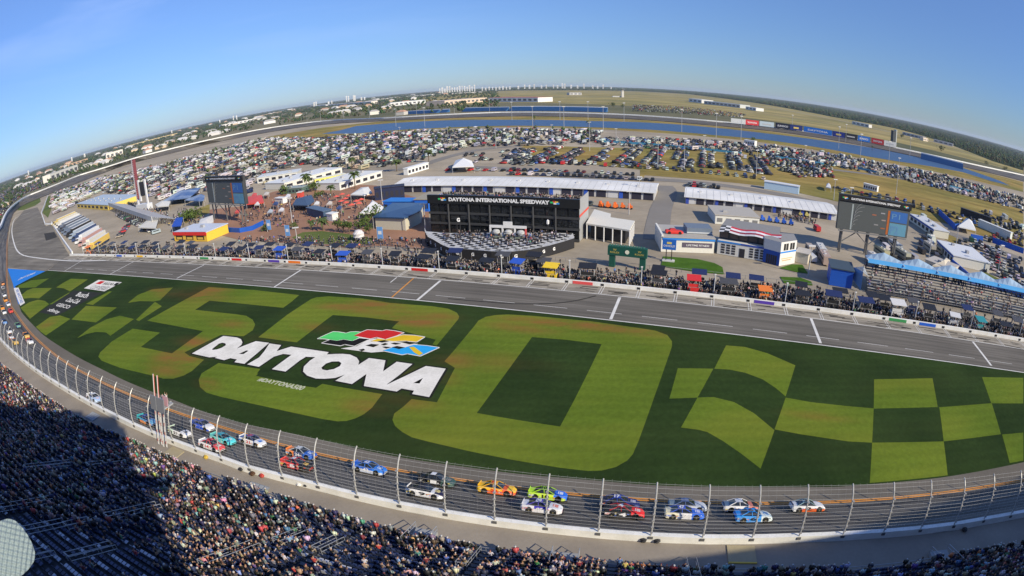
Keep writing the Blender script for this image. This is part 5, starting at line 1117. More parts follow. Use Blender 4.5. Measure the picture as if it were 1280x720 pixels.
# --- screens on steel towers
def screen(TL, TR, BR, BL, zt, zb, base, label, words, big):
    tl, tr = at(*TL, zt), at(*TR, zt); d = tr - tl; w = d.length
    o = root('screen_tower', (tl.x, tl.y, 0), label, 'screen', 'large screens on steel towers', math.atan2(d.y, d.x)); H = zt
    P('back_box', o, (0, w, .15, 1.6, zb, zt, (.05,.052,.055))); P('screen_face', o, (0, w, 0, .14, zb, zt - 2.6, (.09,.1,.1)))
    P('header', o, (-.3, w + .3, -.4, .1, zt - 2.2, zt, (.015,.015,.017))); text_quad('lettering', words, [(w * .15, -.44, zt - 1.5), (w * .84, -.44, zt - 1.5), (w * .84, -.44, zt - .75), (w * .15, -.44, zt - .75)], tm, o, lift=.02, bold=.04)
    flag_mark(o, w * .07, zt - 1.1, .7, -.43); flag_mark(o, w * .93, zt - 1.1, .7, -.43)
    P('picture_panel', o, (w * .72, w * .97, -.05, -.01, zb + .4 + (zt - zb) * .38, zt - 3.4, (.04,.14,.42))); P('picture_panel', o, (w * .72, w * .97, -.05, -.01, zb + .3, zb + .2 + (zt - zb) * .36, (.12,.3,.42))); P('picture_stripe', o, (w * .68, w * .71, -.05, -.01, zb + .3, zt - 3.4, (.45,.13,.03)))
    text_quad('picture_letter', 'P1', [(w * .74, -.1, zb + (zt - zb) * .5), (w * .86, -.1, zb + (zt - zb) * .5), (w * .86, -.1, zt - 4.2), (w * .74, -.1, zt - 4.2)], rgbm((.12,.26,.45), .5), o); text_quad('picture_letter', 'P2', [(w * .74, -.1, zb + .8), (w * .86, -.1, zb + .8), (w * .86, -.1, zb + (zt - zb) * .3), (w * .74, -.1, zb + (zt - zb) * .3)], rgbm((.12,.26,.45), .5), o)
    P('picture_post', o, (w * .175, w * .195, -.05, -.01, zb + .3, zt - 3, (.35,.4,.4)))
    for k in range(6):
        mb = MB(); R_ = 1.2 + k * (zt - zb) * .05
        for j in range(6):
            a0_, a1_ = math.pi * (.5 + j * .083), math.pi * (.5 + (j + 1) * .083); cx, cz = w * .2 + R_ + k * .12, zb + (zt - zb) * (.1 + .08 * k)
            mb.tube((cx + R_ * math.cos(a0_), -.06, cz + R_ * math.sin(a0_)), (cx + R_ * math.cos(a1_), -.06, cz + R_ * math.sin(a1_)), .08, (.3,.31,.31), 4)
        put('picture_arc', mb, o)
    for j, (a, b, c) in enumerate([(.46, .7, (.4,.15,.08)), (.5, .35, (.3,.3,.3)), (.58, .8, (.35,.35,.36)), (.6, .55, (.38,.3,.26)), (.6, .25, (.4,.14,.06))]): P('picture_car', o, (w * a, w * (a + .06), -.06, -.01, zb + (zt - 2.6 - zb) * b - .4, zb + (zt - 2.6 - zb) * b, c))
    for t in (.08, .45, .85):
        for y_ in (.4, 2.2):
            mb = MB(); mb.tube((w * t, y_, 0), (w * t, y_, zb), .35, (.13,.13,.13), 6); put('leg', mb, o)
    for a, b in ((.08, .3), (.45, .25), (.45, .65), (.85, .65)): mb = MB(); mb.tube((w * a, .4, zb * .45), (w * b, .4, zb), .2, (.16,.16,.16), 5); put('brace', mb, o)
    P('catwalk', o, (w * .02, w * .98, -1.0, 0, zb - .5, zb - .2, (.2,.2,.2)))
    return o
screen((1050.5,242), (1139,256), None, None, 20.5, 8.2, None, 'huge screen with black lettered header on legs at the right of the infield', 'DAYTONA INTERNATIONAL SPEEDWAY', 1)
screen((256.5,221), (302.5,219.5), None, None, 22.5, 9.0, None, 'huge screen on a braced steel tower left of the brick plaza', 'DAYTONA INTERNATIONAL SPEEDWAY', 1)
# scoring pylon
p = at(177, 262); o = root('scoring_pylon', tuple(p), 'tall slim red and white scoring pylon with small screen at its side', 'pylon', rz=UANG)
P('column', o, (-1.9, -.1, -1, 1, 8, 36, (.2,.05,.06))); P('white_edge', o, (-2.9, -1.95, -1.1, 1.1, 0, 36, (.5,.5,.52)))
for i in range(20): P('number_row', o, (-1.7, -.3, -1.1, -1.02, 9 + i * 1.34, 9.8 + i * 1.34, (.45,.2,.2)))
P('screen_face', o, (2.2, 9, -.3, .3, 10, 19.5, (.03,.03,.035))); P('screen_frame', o, (9.05, 10.6, -.5, .5, 0, 21, (.68,.68,.68))); P('screen_frame', o, (.3, 2.1, -.5, .5, 6, 21, (.66,.66,.66))); P('base_house', o, (-4, 11, -2, 3, 0, 4, (.6,.62,.65)))
# red and yellow stand
o, w = building('food_stand', (218.7,301.4), (259.5,302), 13, 4.0, (.78,.5,.06), (.55,.6,.7), 'food stand with yellow walls and a red front fascia behind the left pit stalls')
P('fascia', o, (-.2, w + .2, -.4, -.05, 2.8, 4.3, (.7,.04,.03)))
for i in range(3): P('opening', o, (w * (.06 + i * .32), w * (.28 + i * .32), -.06, 0, .7, 2.7, (.05,.03,.02))); P('counter_sign', o, (w * (.09 + i * .32), w * (.25 + i * .32), -.12, -.07, .9, 1.9, (.65,.45,.1)))
# other roofs: tents, sheds
building('yellow_shed', (97,260), (136,263), 30, 4.2, (.75,.55,.12), (.42,.5,.58), 'long shed with blue grey roof and yellow open front on the far left', win=8)
def tent(name, pts, h0, h1, c, label, cat='tent', group=None, sides=None):
    Q = px(*pts); c0 = sum(Q, Vector()) / len(Q); o = root(name, (c0.x, c0.y, 0), label, cat, group); L_ = [q - c0 for q in Q]
    if (L_[1] - L_[0]).cross(L_[2] - L_[0]).z < 0: L_.reverse()
    mb = MB(); n = len(L_); mb.add([(q.x, q.y, h0) for q in L_] + [(0, 0, h1)], [(i, (i + 1) % n, n) for i in range(n)], c); put('roof', mb, o)
    mb = MB(); mb.add([(q.x, q.y, h0 - .5) for q in L_] + [(q.x, q.y, h0 - .01) for q in L_], [(i, (i + 1) % n, n + (i + 1) % n, n + i) for i in range(n)], c); put('valance', mb, o)
    for q in L_: mb = MB(); mb.tube((q.x, q.y, 0), (q.x, q.y, h0), .09, (.5,.5,.5), 4); put('pole', mb, o)
    if sides: mb = MB(); mb.prism([q * .93 for q in L_], 0, h0 - .52, sides); put('wall', mb, o)
    return o
cv = M('blue_canopy', (.07,.14,.32), .6, .15, .1, (.3,.38,.5)); TN = [
    ([(205,258),(226,245),(252,241),(238,254.5)], 4, 6.5, cv, 'larger of two blue and white striped canopies left of the left screen'), ([(232,257.5),(253,250),(257,252),(256,258),(250,259)], 4, 6, cv, 'smaller blue canopy tucked in front of the larger striped one'),
    ([(195,262),(203,257),(214,258),(212,264),(198,265)], 3.5, 5, (.72,.7,.62), 'rounded cream tent at the left end of the blue canopies'), ([(174,291),(190,277),(200,277),(196,292)], 3, 3.8, (.66,.64,.56), 'cream white tent at the lower end of the left bleacher'), ([(216,291),(221,280),(230,279),(228,290)], 3.4, 4.6, (.02,.08,.45), 'small deep blue tent beside the cream tent'),
    ([(249,288),(252,281),(267,276),(268,284),(262,291)], 3, 4, (.76,.74,.7), 'white box tent beneath the left screen tower'),
    ([(309,262),(311,252),(328,250),(331,260)], 3, 3.6, (.7,.08,.05), 'bright red flat tent right of the left screen'), ([(367,264),(371,256),(390,251),(394,259),(386,265)], 3.2, 4.6, (.06,.1,.17), 'dark navy tent among the crowd on the brick plaza'), 
    ([(450,276),(461,266),(466,258),(480,267),(478,273)], 3, 5.5, (.75,.75,.73), 'white peaked tent left of the blue roofed building'), ([(439,251),(452,242),(461,241),(466,249),(456,252)], 3.2, 4.6, (.75,.75,.7), 'white hut roof with orange end in the plaza centre'),
    ([(566,217),(570,208),(580,205),(590,209),(593,216)], 4, 6.6, (.8,.8,.78), 'white pointed marquee alone on the paving behind the longest garage'),
    ([(1164,341.7),(1181,331.7),(1186,335),(1180,345)], 3, 4, (.62,.55,.42), 'tan shed roof under the right bleacher screens'), ([(1196,290),(1207,279),(1214,283),(1219,295)], 3, 5.8, (.7,.7,.68), 'white peaked tent inside the blue hoardings on the right'), ([(1032,239),(1033,235),(1037.5,236.5),(1038.5,240.5)], 2.6, 4.4, (.7,.7,.7), 'lone small white peaked tent at the junction beyond the right garage')]
for k_, (x_, y_) in enumerate([(322,262),(333,249),(345,262),(352,270),(338,272),(318,250),(396,262),(412,262),(424,268),(360,252),(302,251),(297,272)]): TN.append(([(x_ - 3, y_), (x_ - 1, y_ - 3), (x_ + 4, y_ - 3.2), (x_ + 3, y_)], 2.6, 3.6, [(.72,.72,.7),(.6,.55,.48),(.05,.08,.2),(.7,.7,.72),(.45,.5,.55),(.65,.1,.08)][k_ % 6], 'small %s pop up tent, %s of the scattered ones on the brick plaza' % (['white','tan','navy','white','grey','red'][k_ % 6], nth(k_))))
for pts, h0, h1, c, lb in TN: tent('tent', pts, h0, h1, c, lb, group='tents in the infield')
# cream and white long sheds of the left midfield
for A_, B_, dp, h, wc, rc, lb in [((322,229.5),(372,222),16,4,(.6,.6,.56),(.62,.66,.68),'pale grey long roofed hall left of the tallest palm tree'),((356,237),(428,217),20,4,(.7,.68,.6),(.7,.72,.72),'white long roofed hall in the palm court'),((425,238),(478,222),20,4,(.66,.66,.62),(.72,.73,.7),'white hall roof right behind the two front palms'),((394,231),(432,224),4,3.4,(.72,.7,.16),(.72,.72,.6),'long white and yellow sided stall row among palms'),
    ((352,243),(378,241),8,3,(.1,.16,.14),(.3,.36,.34),'dark green stall with pale roof behind the plaza crowd'),((469,251),(506,247),6,5.6,(.02,.028,.07),(.03,.03,.05),'dark navy display wall standing above the blue stage'),((480,263.5),(518,264),7,4,(.02,.13,.55),(.03,.2,.6),'bright blue stage block left of the black press building'),((519,264.5),(536,264.5),16,5,(.02,.14,.6),(.35,.31,.22),'blue fronted block with tan roof touching the black press building'),
    ((1137,276),(1166,296),9,3.4,(.62,.6,.5),(.6,.62,.64),'narrow blue trimmed shed beyond the right screen'),((1170,311),(1190,331),18,3.6,(.68,.66,.58),(.66,.68,.7),'blue trimmed white hall at the right end of the sheds'),
    ((1155,335),(1186,347.5),10,3,(.62,.57,.46),(.5,.46,.4),'tan walled block with black painted shapes under the right screen'),
    ((955,236),(998,243),5,4,(.5,.66,.78),(.66,.68,.7),'long pale blue decorated trailer parked behind the right garage'),((1079,235.5),(1096,240),3,3.4,(.76,.76,.72),(.78,.78,.76),'white coach parked on the verge above the right screen'),
    ((384,269),(405,274.5),4,3.4,(.05,.09,.16),(.1,.15,.22),'dark blue trailer parked on the brick plaza above the oval lawn'),((344,254),(354,254.5),3,2.6,(.74,.74,.72),(.76,.76,.74),'white trailer parked among the plaza crowd'),((409,276),(416,277),3,3,(.7,.7,.68),(.74,.74,.72),'small white trailer before the oval lawn trees'),((372,248),(377,247.5),4,3,(.6,.08,.06),(.68,.6,.55),'red trailer stall among the plaza crowd'),((1222,283),(1262,300),3,4,(.62,.66,.62),(.66,.68,.66),'long white trailer on the upper right lot'),((1200,268),(1238,281),3,4,(.03,.03,.035),(.04,.04,.045),'long black trailer on the upper right lot'),
    ((510,219),(536,211),3,4,(.75,.76,.74),(.76,.77,.76),'white transporter with blue cab behind the left end of the longest garage'),((930,181),(943,183),6,5,(.75,.75,.72),(.78,.78,.76),'small white cube building beside the lane in the far lot')]:
    building('shed' if 'trailer' not in lb and 'coach' not in lb and 'transporter' not in lb else 'trailer', A_, B_, dp, h, wc, rc, lb, win=0 if 'trailer' in lb else 6, trim=(.02,.08,.4) if 'blue trimmed' in lb else None, cat='trailer' if 'trailer' in lb or 'coach' in lb or 'transporter' in lb else 'building')
tent('roofed_pavilion', [(467.5,287),(507.5,289),(527,279),(531,268.5),(492,268)], 5, 5.6, M('solar_roof', (.03,.07,.15), .3, .2, .8), 'building with dark blue panelled roof and pale eaves left of the terrace', 'building', sides=(.55,.52,.42))
# blue hoardings
for pts, h, lb in [([(1173,268),(1193,287),(1215,283)],3,'in front of the white peaked tent on the right'),([(1188,333.5),(1210,353),(1248,361),(1279,373)],3,'curving behind the right bleacher'),([(1213,300),(1228,303)],3,'short stretch below the white peaked tent'),([(1240,303),(1279,317)],2.6,'along the upper right car lot'),([(268,289),(300,291),(316,288),(330,281)],2,'around the foot of the left screen tower')]:
    Pn = px(*pts); wall_along('hoarding', Pn, h, .5, M('blue_hoarding', (.015,.1,.48), .6, .12, .3), label='blue hoarding ' + lb, cat='fence', group='blue hoardings')
# --- right bleacher with blue canopy
A_, B_ = at(1087, 371), at(1280, 406); o, w = frame('bleacher', A_, B_, 'steel bleacher full of benches beneath a peaked light blue canopy at the right', 'bleacher'); w += 30
for r_ in range(9):
    P('bench_row', o, (0, w, r_ * .95 + 4, r_ * .95 + 4.45, 1.2 + r_ * .62, 1.32 + r_ * .62, (.42,.41,.38))); P('tread', o, (0, w, r_ * .95 + 3.6, r_ * .95 + 4.6, .6 + r_ * .62, .72 + r_ * .62, (.13,.12,.12)))
for i in range(int(w // 6)):
    mb = MB(); mb.tube((i * 6, 12.8, 0), (i * 6, 12.8, 8.2), .12, (.2,.2,.2), 5); put('column', mb, o)
skb = M('light_blue_canopy', (.09,.36,.68), .6, .1, .3); nb = int(w // 12)
mb = MB()
for i in range(nb * 6):
    f_ = lambda x: 8.3 + 1.7 * max(0, 1 - abs(((x % 12) - 6) / 6)) ; x0_, x1_ = i * 2, i * 2 + 2
    mb.add([(x0_, 8.0, 7.5), (x1_, 8.0, 7.5), (x1_, 10.2, 8.2), (x0_, 10.2, 8.2), (x0_, 13, f_(x0_)), (x1_, 13, f_(x1_))], [(0, 1, 2, 3)], skb); mb.add([(x0_, 10.2, 8.2), (x1_, 10.2, 8.2), (x1_, 13, f_(x1_)), (x0_, 13, f_(x0_))], [(0, 1, 2, 3)], M('pale_blue_canopy', (.3,.42,.55), .6, .1, .3))
put('canopy', mb, o)
for i in range(nb): P('canopy_beam', o, (i * 12 - .1, i * 12 + .1, 8, 13.2, 7.95, 8.15, (.6,.6,.6)))
T_, Cx_ = [], []; ca, sa = math.cos(o.rotation_euler.z), math.sin(o.rotation_euler.z)
for _ in range(430):
    r_ = random.randrange(9); a = random.uniform(0, w); y_ = r_ * .95 + 4.2; T_.append((o.location.x + a * ca - y_ * sa, o.location.y + a * sa + y_ * ca, .72 + r_ * .62, o.rotation_euler.z + math.pi, 1)); Cx_.append([v * random.uniform(.8, 1.1) for v in cols_shirt[random.choices(cn, cw)[0]]])
scatter('crowd', simple_person(False), T_, Cx_, kind='stuff', label='people scattered on the benches of the right bleacher', cat='crowd')
building('bleacher_stage', (1036,356), (1064,361), 9, 5, (.015,.1,.5), (.06,.09,.12), 'dark stage with blue surround at the left end of the right bleacher')
def upto(P_, base): r = ray(*P_); k = math.hypot(base.x, base.y) / math.hypot(r.x, r.y); return Vector((0, 0, CAM_H)) + r * k
q0_ = at(1079, 366); q1_ = q0_ + V2 * 5 - U2 * 2; mb = MB(); mb.add([upto((1076,363), q0_), upto((1079,340), q0_), upto((1068,334), q1_), upto((1062,343), q1_)], [(0, 1, 2, 3), (3, 2, 1, 0)], (.12,.25,.48)); mb.add([upto((1079,340), q0_), upto((1086,346), q1_), upto((1080,333), q1_), upto((1068,334), q1_)], [(0, 1, 2, 3), (3, 2, 1, 0)], (.5,.55,.6))
put('side_screen', mb, label='slate blue triangular sail at the left end of the right bleacher', cat='sail')
# --- left bleacher
o, w = frame('bleacher', at(137, 263), at(192, 285), 'long open bleacher seen from behind on the left beside the pylon', 'bleacher'); 
for r_ in range(14): P('bench_row', o, (0, w, 1 + r_ * 1.0, 1.5 + r_ * 1.0, 5.6 - r_ * .36, 5.75 - r_ * .36, (.4,.39,.38)))
P('back_wall', o, (0, w, -.2, .2, 3.6, 6.4, (.5,.5,.48)))
for i in range(22): P('column', o, (i * w / 22, i * w / 22 + .5, 0, .5, 0, 3.6, (.1,.1,.1)))
crowd_in([(140,255),(152,246),(212,268),(205,280),(192,281)], 330, 'spectators along the left bleacher and its yard', dark=.25)
# --- haulers parked on the left
def hauler():
    t = root('hauler', (0, 0, 0), '', 'truck', 'haulers parked side by side inside the pit entry')
    mb = MB(); mb.box(0, 8, .9, 2.6, 15.5, 3.1, TT); put('trailer', mb, t); mb = MB(); mb.box(0, 8, 4.01, 2.3, 15, .12, (.72,.72,.7)); put('trailer_roof', mb, t)
    mb = MB(); mb.box(0, -1.6, .5, 2.4, 3.0, 2.6, TT, topy=.8); mb.box(0, -3.4, .5, 2.2, 1.4, 1.3, TT); put('cab', mb, t); mb = MB(); mb.box(0, -2.95, 1.9, 2.1, .12, .9, DARK); put('windscreen', mb, t)
    for y_ in (-2.8, -.6, 12.5, 14):
        for s_ in (-1.15, 1.15): mb = MB(); mb.tube((s_ - .15, y_, .5), (s_ + .15, y_, .5), .5, tyre, 8); put('wheel', mb, t)
    return t
def copy_tree(o, parent=None):
    c = o.copy(); col.objects.link(c); c.parent = parent
    for ch in [x for x in o.children]: copy_tree(ch, c)
    return c
def recolour(o, c):
    o.color = (*c, 1)
    for ch in o.children: recolour(ch, c)
h0_ = hauler(); hc = [('yellow', (.6,.46,.16)), ('cream', (.62,.58,.46)), ('white', (.7,.7,.68)), ('slate blue', (.17,.2,.26)), ('dark slate', (.08,.09,.12)), ('slate blue', (.15,.19,.25)), ('grey blue', (.16,.2,.28)), ('black', (.03,.03,.03)), ('pale blue', (.35,.42,.5)), ('dark blue', (.05,.08,.18)), ('white', (.7,.7,.7)), ('pale red', (.5,.3,.27)), ('cream', (.7,.67,.58)), ('golden yellow', (.72,.5,.12))]
bpy.context.view_layer.update()
S0, S1, E0, E1 = at(72, 280), at(116, 313), at(103, 266), at(140, 297)
for i, (nmc, c) in enumerate(hc):
    t = i / (len(hc) - 1); a, b = S0.lerp(S1, t), E0.lerp(E1, t); d = (b - a); r = math.atan2(d.y, d.x) - math.pi / 2; o = h0_ if i == 0 else copy_tree(h0_)
    o.location = (a.x, a.y, 0); o.rotation_euler.z = r; L_ = min(1.5, d.length / 19.5); o.scale = (1, L_, 1); recolour(o, c); o['label'] = '%s hauler, %s from the far end of the row inside the pit entry' % (nmc, nth(i)); o['group'] = 'haulers parked side by side inside the pit entry'
# ================================================================== PIT STALLS
pitcol = [('black', (.02,.02,.022)), ('navy', (.02,.03,.1)), ('blue', (.03,.1,.5)), ('red', (.6,.03,.03)), ('dark grey', (.07,.07,.075)), ('white', (.6,.6,.6)), ('yellow', (.8,.55,.03)), ('orange', (.75,.2,.03)), ('teal', (.03,.25,.28))]
cart_me = {}
def cart(p, c1, c2, label):
    t = root('pit_cart', tuple(p + Vector((random.uniform(-.6, .6), random.uniform(-.4, .4), 0))), label, 'cart', 'team carts standing behind the pit wall', UANG + random.gauss(0, .09)); t.scale = (random.uniform(.8, 1.12), random.uniform(.85, 1.15), random.uniform(.82, 1.1))
    for nm_, mbf in (('cabinet', lambda m: m.box(0, 0, 0, 3.4, 1.7, 1.6, TT)), ('upper_desk', lambda m: (m.box(0, .1, 1.6, 3.2, 1.3, .15, (.25,.25,.25)), m.box(0, -.5, 1.75, 3.0, .15, .75, TT))), ('canopy', lambda m: m.add([(-2.1, -1.3, 3.7), (2.1, -1.3, 3.7), (2.1, 1.4, 4.3), (-2.1, 1.4, 4.3), (-2.1, -1.3, 3.55), (2.1, -1.3, 3.55), (2.1, 1.4, 4.15), (-2.1, 1.4, 4.15)], [(0, 1, 2, 3), (7, 6, 5, 4), (0, 4, 5, 1), (1, 5, 6, 2), (2, 6, 7, 3), (3, 7, 4, 0)], TT)),
        ('frame', lambda m: [m.tube((x, y, 1.6), (x, y, 3.6 + .22 * (y + 1)), .06, (.5,.5,.5), 4) for x in (-1.6, 1.6) for y in (-.7, .8)])):
        if nm_ not in cart_me: m = MB(); mbf(m); cart_me[nm_] = mesh_of(nm_, m)
        q = link(nm_, cart_me[nm_], t); q.color = (*(c2 if nm_ == 'canopy' else c1), 1)
        if nm_ == 'frame': q['kind'] = 'stuff'
    if 'tyres' not in cart_me:
        m = MB(); m.box(3.2, .3, 0, 1.4, 1.0, 1.3, DARK); [m.tube((-2.6 - .75 * (i % 2), -.6 + .0 * i, .3 * (i // 2)), (-2.6 - .75 * (i % 2), -.6, .3 * (i // 2) + .28), .36, tyre, 8) for i in range(6)]; cart_me['tyres'] = mesh_of('tyre_stack', m)
    q = link('tyre_stack', cart_me['tyres'], t); q['kind'] = 'stuff'
    return t
special = {}
for (x, y), c in [((684,349), 6), ((1210,411), 6), ((845,363), 3), ((127,311), 7), ((352,318), 2), ((437,325), 2), ((650,344), 2), ((960,372), 7), ((1266,417), 3), ((1226,413), 8), ((1180,405), 5), ((1108,395), 5)]:
    uu = (at(x, y) - w0).dot(U2); special[min(range(len(boxes)), key=lambda i: abs(boxes[i] + 4.6 - uu))] = c
for i, u in enumerate(boxes):
    if u > uR + 20: continue
    k = special.get(i, random.choices(range(9), [12, 3, .7, .4, 5, .8, 0, .2, .2])[0]); k2 = k if i in special else random.choices(range(9), [16, 3, .6, .3, 4, 0, 0, .1, .1])[0]
    p = pit(u + 4.4, 2.6); pxx = pix(p); 
    if 755 < pxx[0] < 797: continue
    cart(p, pitcol[k][1], pitcol[k2][1], '%s team cart with %s canopy, %s stall along the pit wall' % (pitcol[k][0], pitcol[k2][0], nth(i)))
    if random.random() < .75: q = pit(u + random.uniform(1, 8), random.uniform(7, 9.5)); cart(q, pitcol[random.choice((0, 4, 0, 1))][1], pitcol[random.choice((0, 4, 0, 1))][1], 'second dark team cart set back behind the %s stall of the pit wall' % nth(i))
    if i % 2 == 0:
        q = pit(u + .4, 1.4); g = root('light_mast', tuple(q), 'slim pale pole between stalls %s and %s along the pit wall' % (nth(i - 1) if i else 'zero', nth(i)), 'pole', 'slim poles behind the pit wall'); mb = MB(); mb.tube((0, 0, 0), (0, 0, 5.6), .13, (.5,.52,.54), 5); put('pole', mb, g); mb = MB(); mb.box(0, 0, 5.6, .5, .3, .25, (.55,.55,.55)); put('lamp_head', mb, g)
# crews and guests behind the wall: nearest ones singly
T, Cx = [], []
for i in range(4200):
    u = random.uniform(uL + 18, uR + 20); v_ = .9 + abs(random.gauss(0, 1)) * 5.0
    if random.random() < .35: u = random.choice(boxes) + 4.5 + random.gauss(0, 1.6)
    q = pit(u, min(v_, 17)); T.append((q.x, q.y, 0, random.uniform(0, 6.3), random.uniform(.95, 1.1))); c = 'black' if random.random() < .6 else random.choices(cn, cw)[0]; Cx.append((c, [max(.01, v * random.uniform(.8, 1.2)) for v in cols_shirt[c]], u, v_))
idx = sorted(range(len(T)), key=lambda i: T[i][0] ** 2 + T[i][1] ** 2); near_ = [i for i in idx if 0 < pix(T[i][:3])[0] < 1280][:0]; ns = set(near_)
crew_me = FIG[4:7]
for i in near_:
    o = link('person', random.choice(crew_me), None, T[i][:3], T[i][3]); o.color = (*Cx[i][1], 1); st = max(0, min(len(boxes) - 1, int((Cx[i][2] - boxes[0]) // BOX)))
    tag(o, 'crew member in %s standing %s the wall, %s on from the %s stall line' % (Cx[i][0], 'close behind' if Cx[i][3] < 3 else 'some metres behind' if Cx[i][3] < 8 else 'well behind', ('just', 'one pace', 'two paces', 'three paces', 'four paces', 'five paces', 'six paces', 'seven paces', 'eight paces', 'nine paces')[int((Cx[i][2] - boxes[0]) % BOX)], nth(st)), 'person', 'crew and guests behind the pit wall')
scatter('crowd', crew, [T[i] for i in range(len(T)) if i not in ns], [Cx[i][1] for i in range(len(T)) if i not in ns], kind='stuff', label='dense crowd of crews and guests behind the pit wall', cat='crowd')
# low railing behind the stalls, equipment
mb = MB()
for i in range(int((uR + 20 - uL) // 3)): a, b = pit(uL + 20 + i * 3, 17.5), pit(uL + 23 + i * 3, 17.5); mb.tube((a.x, a.y, 1.2), (b.x, b.y, 1.2), .05, (.3,.31,.32), 3); mb.tube((a.x, a.y, 0), (a.x, a.y, 1.2), .05, (.3,.31,.32), 3)
put('pit_fence', mb, label='low steel fence running behind the whole row of pit stalls', cat='fence')
crowd_in([(300,268),(330,254),(400,243),(440,246),(470,262),(450,285),(400,283),(355,287),(330,283),(300,287)], 360, 'crowd milling over the brick plaza', dark=.15)
crowd_in([(500,300),(530,300),(545,318),(470,312),(400,309),(300,305),(290,299)], 220, 'people walking along the lane behind the stalls', dark=.3)
crowd_in([(800,352),(830,350),(1010,364),(1040,372),(1000,376),(830,360)], 260, 'people packed behind the right pit stalls', dark=.5)
crowd_in([(225,262),(255,265),(262,290),(225,290),(205,280)], 130, 'people near the canopies on the left', dark=.2)
crowd_in([(975,268),(1020,277),(1018,282),(970,272)], 60, 'people and bikes before the open right garage', dark=.3)
# orange parasols and signs on the plaza
for j, (x, y) in enumerate([(421,251),(428,248),(432,254),(433,259),(440,262),(446,257),(452,255),(449,260),(427,257),(436,250)]):
    p = at(x, y); g = root('parasol', tuple(p), '%s of the red parasols on the plaza counted from the left' % nth(j), 'parasol', 'red parasols on the plaza'); mb = MB(); mb.tube((0, 0, 0), (0, 0, 2.4), .05, wht, 4); put('pole', mb, g); mb = MB(); n = 8; mb.add([(1.7 * math.cos(2 * math.pi * i / n), 1.7 * math.sin(2 * math.pi * i / n), 2.2) for i in range(n)] + [(0, 0, 2.9)], [(i, (i + 1) % n, n) for i in range(n)], (.7,.12,.08)); put('canopy', mb, g)
for (x, y), lb in [((360.5,298),'left of the oval lawn'),((476,302),'right of the oval lawn'),((337,290),'left of the plaza lamp posts')]:
    p = at(x, y); g = root('banner_sign', tuple(p), 'small light blue upright banner ' + lb, 'banner', 'light blue banners', UANG); P('panel', g, (-1.1, 1.1, -.1, .1, 1.0, 5.2, (.15,.35,.7))); P('post', g, (-1.2, -1.12, -.08, .08, 0, 5.4, wht)); P('logo', g, (-.7, .7, -.14, -.11, 2.6, 3.8, (.75,.75,.75)))
p = at(449, 301); g = root('lawn_emblem', tuple(p), 'white rounded emblem board standing on the oval lawn', 'sign'); mb = MB(); mb.ball(0, 0, 2.2, 2.1, (.62,.6,.6), 10, 1.9); put('board', mb, g)
# colourful machines near the canopy building and garages
for nm_, P_, n, c, lb, ct in [('orange_cart', (752,258), 8, (.75,.16,.03), 'orange lift vehicle in the cluster behind the white canopy building', 'lift'), ('blue_rack', (953,276), 5, (.02,.1,.5), 'bright blue folding rack beside the cream support building', 'rack'), ('yellow_cart', (976,266), 5, (.7,.6,.2), 'pale yellow buggy before the open right garage', 'buggy')]:
    a = at(*P_); 
    for i in range(n):
        q = a + U2 * (i % 5) * 3.0 - V2 * (i * .3); g = root(nm_, tuple(q), '%s, %s from the left' % (lb, nth(i)), ct, lb.split(' ', 1)[0] + ' machines', UANG + random.uniform(-.3, .3)); mb = MB(); mb.box(0, 0, .4, 2.0, 1.3, 1.0, c, top=.9); put('body', mb, g); mb = MB(); mb.box(-.2, 0, 1.4, 1.0, 1.1, 1.0, c, top=.7, shx=-.2); put('cab', mb, g)
        for x_ in (-.7, .7):
            mb = MB(); mb.tube((x_, -.7, .35), (x_, .7, .35), .35, tyre, 8); put('wheel', mb, g)
# lamp posts in the infield
lampm = M('lamp_post', (.5,.5,.5), .5, .1, 1)
LP = [((206,256),13),((366,283),12),((372,305),6),((532,290),10),((720,300),11),((478,255),11),((737,189),22),((822,212),20),((855,214),20),((1120,243),24),((1042,250),11),((1062,262),11),((1195,306),12),((1160,327),10),((1246,345),12),((620,185),14),((560,174),12),((945,220),16),((1010,345),9),((799,246),9),((786,268),9),((1006,203),14),((880,196),16),((770,178),12),((690,172),12),((500,170),10),((456,187),10),((330,205),12)]
for j, ((x, y), h) in enumerate(LP):
    p = at(x, y); g = root('lamp_post', tuple(p), '%s lamp post counted from the left across the infield, %s' % (nth(sorted(range(len(LP)), key=lambda i: LP[i][0][0]).index(j)), 'tall' if h > 12 else 'short'), 'lamp post', 'infield lamp posts'); mb = MB(); mb.tube((0, 0, 0), (0, 0, h), .2, lampm, 5, .11); put('post', mb, g); mb = MB(); mb.box(0, 0, h, 2.4, .6, .35, (.6,.6,.6)); put('lamp_head', mb, g)
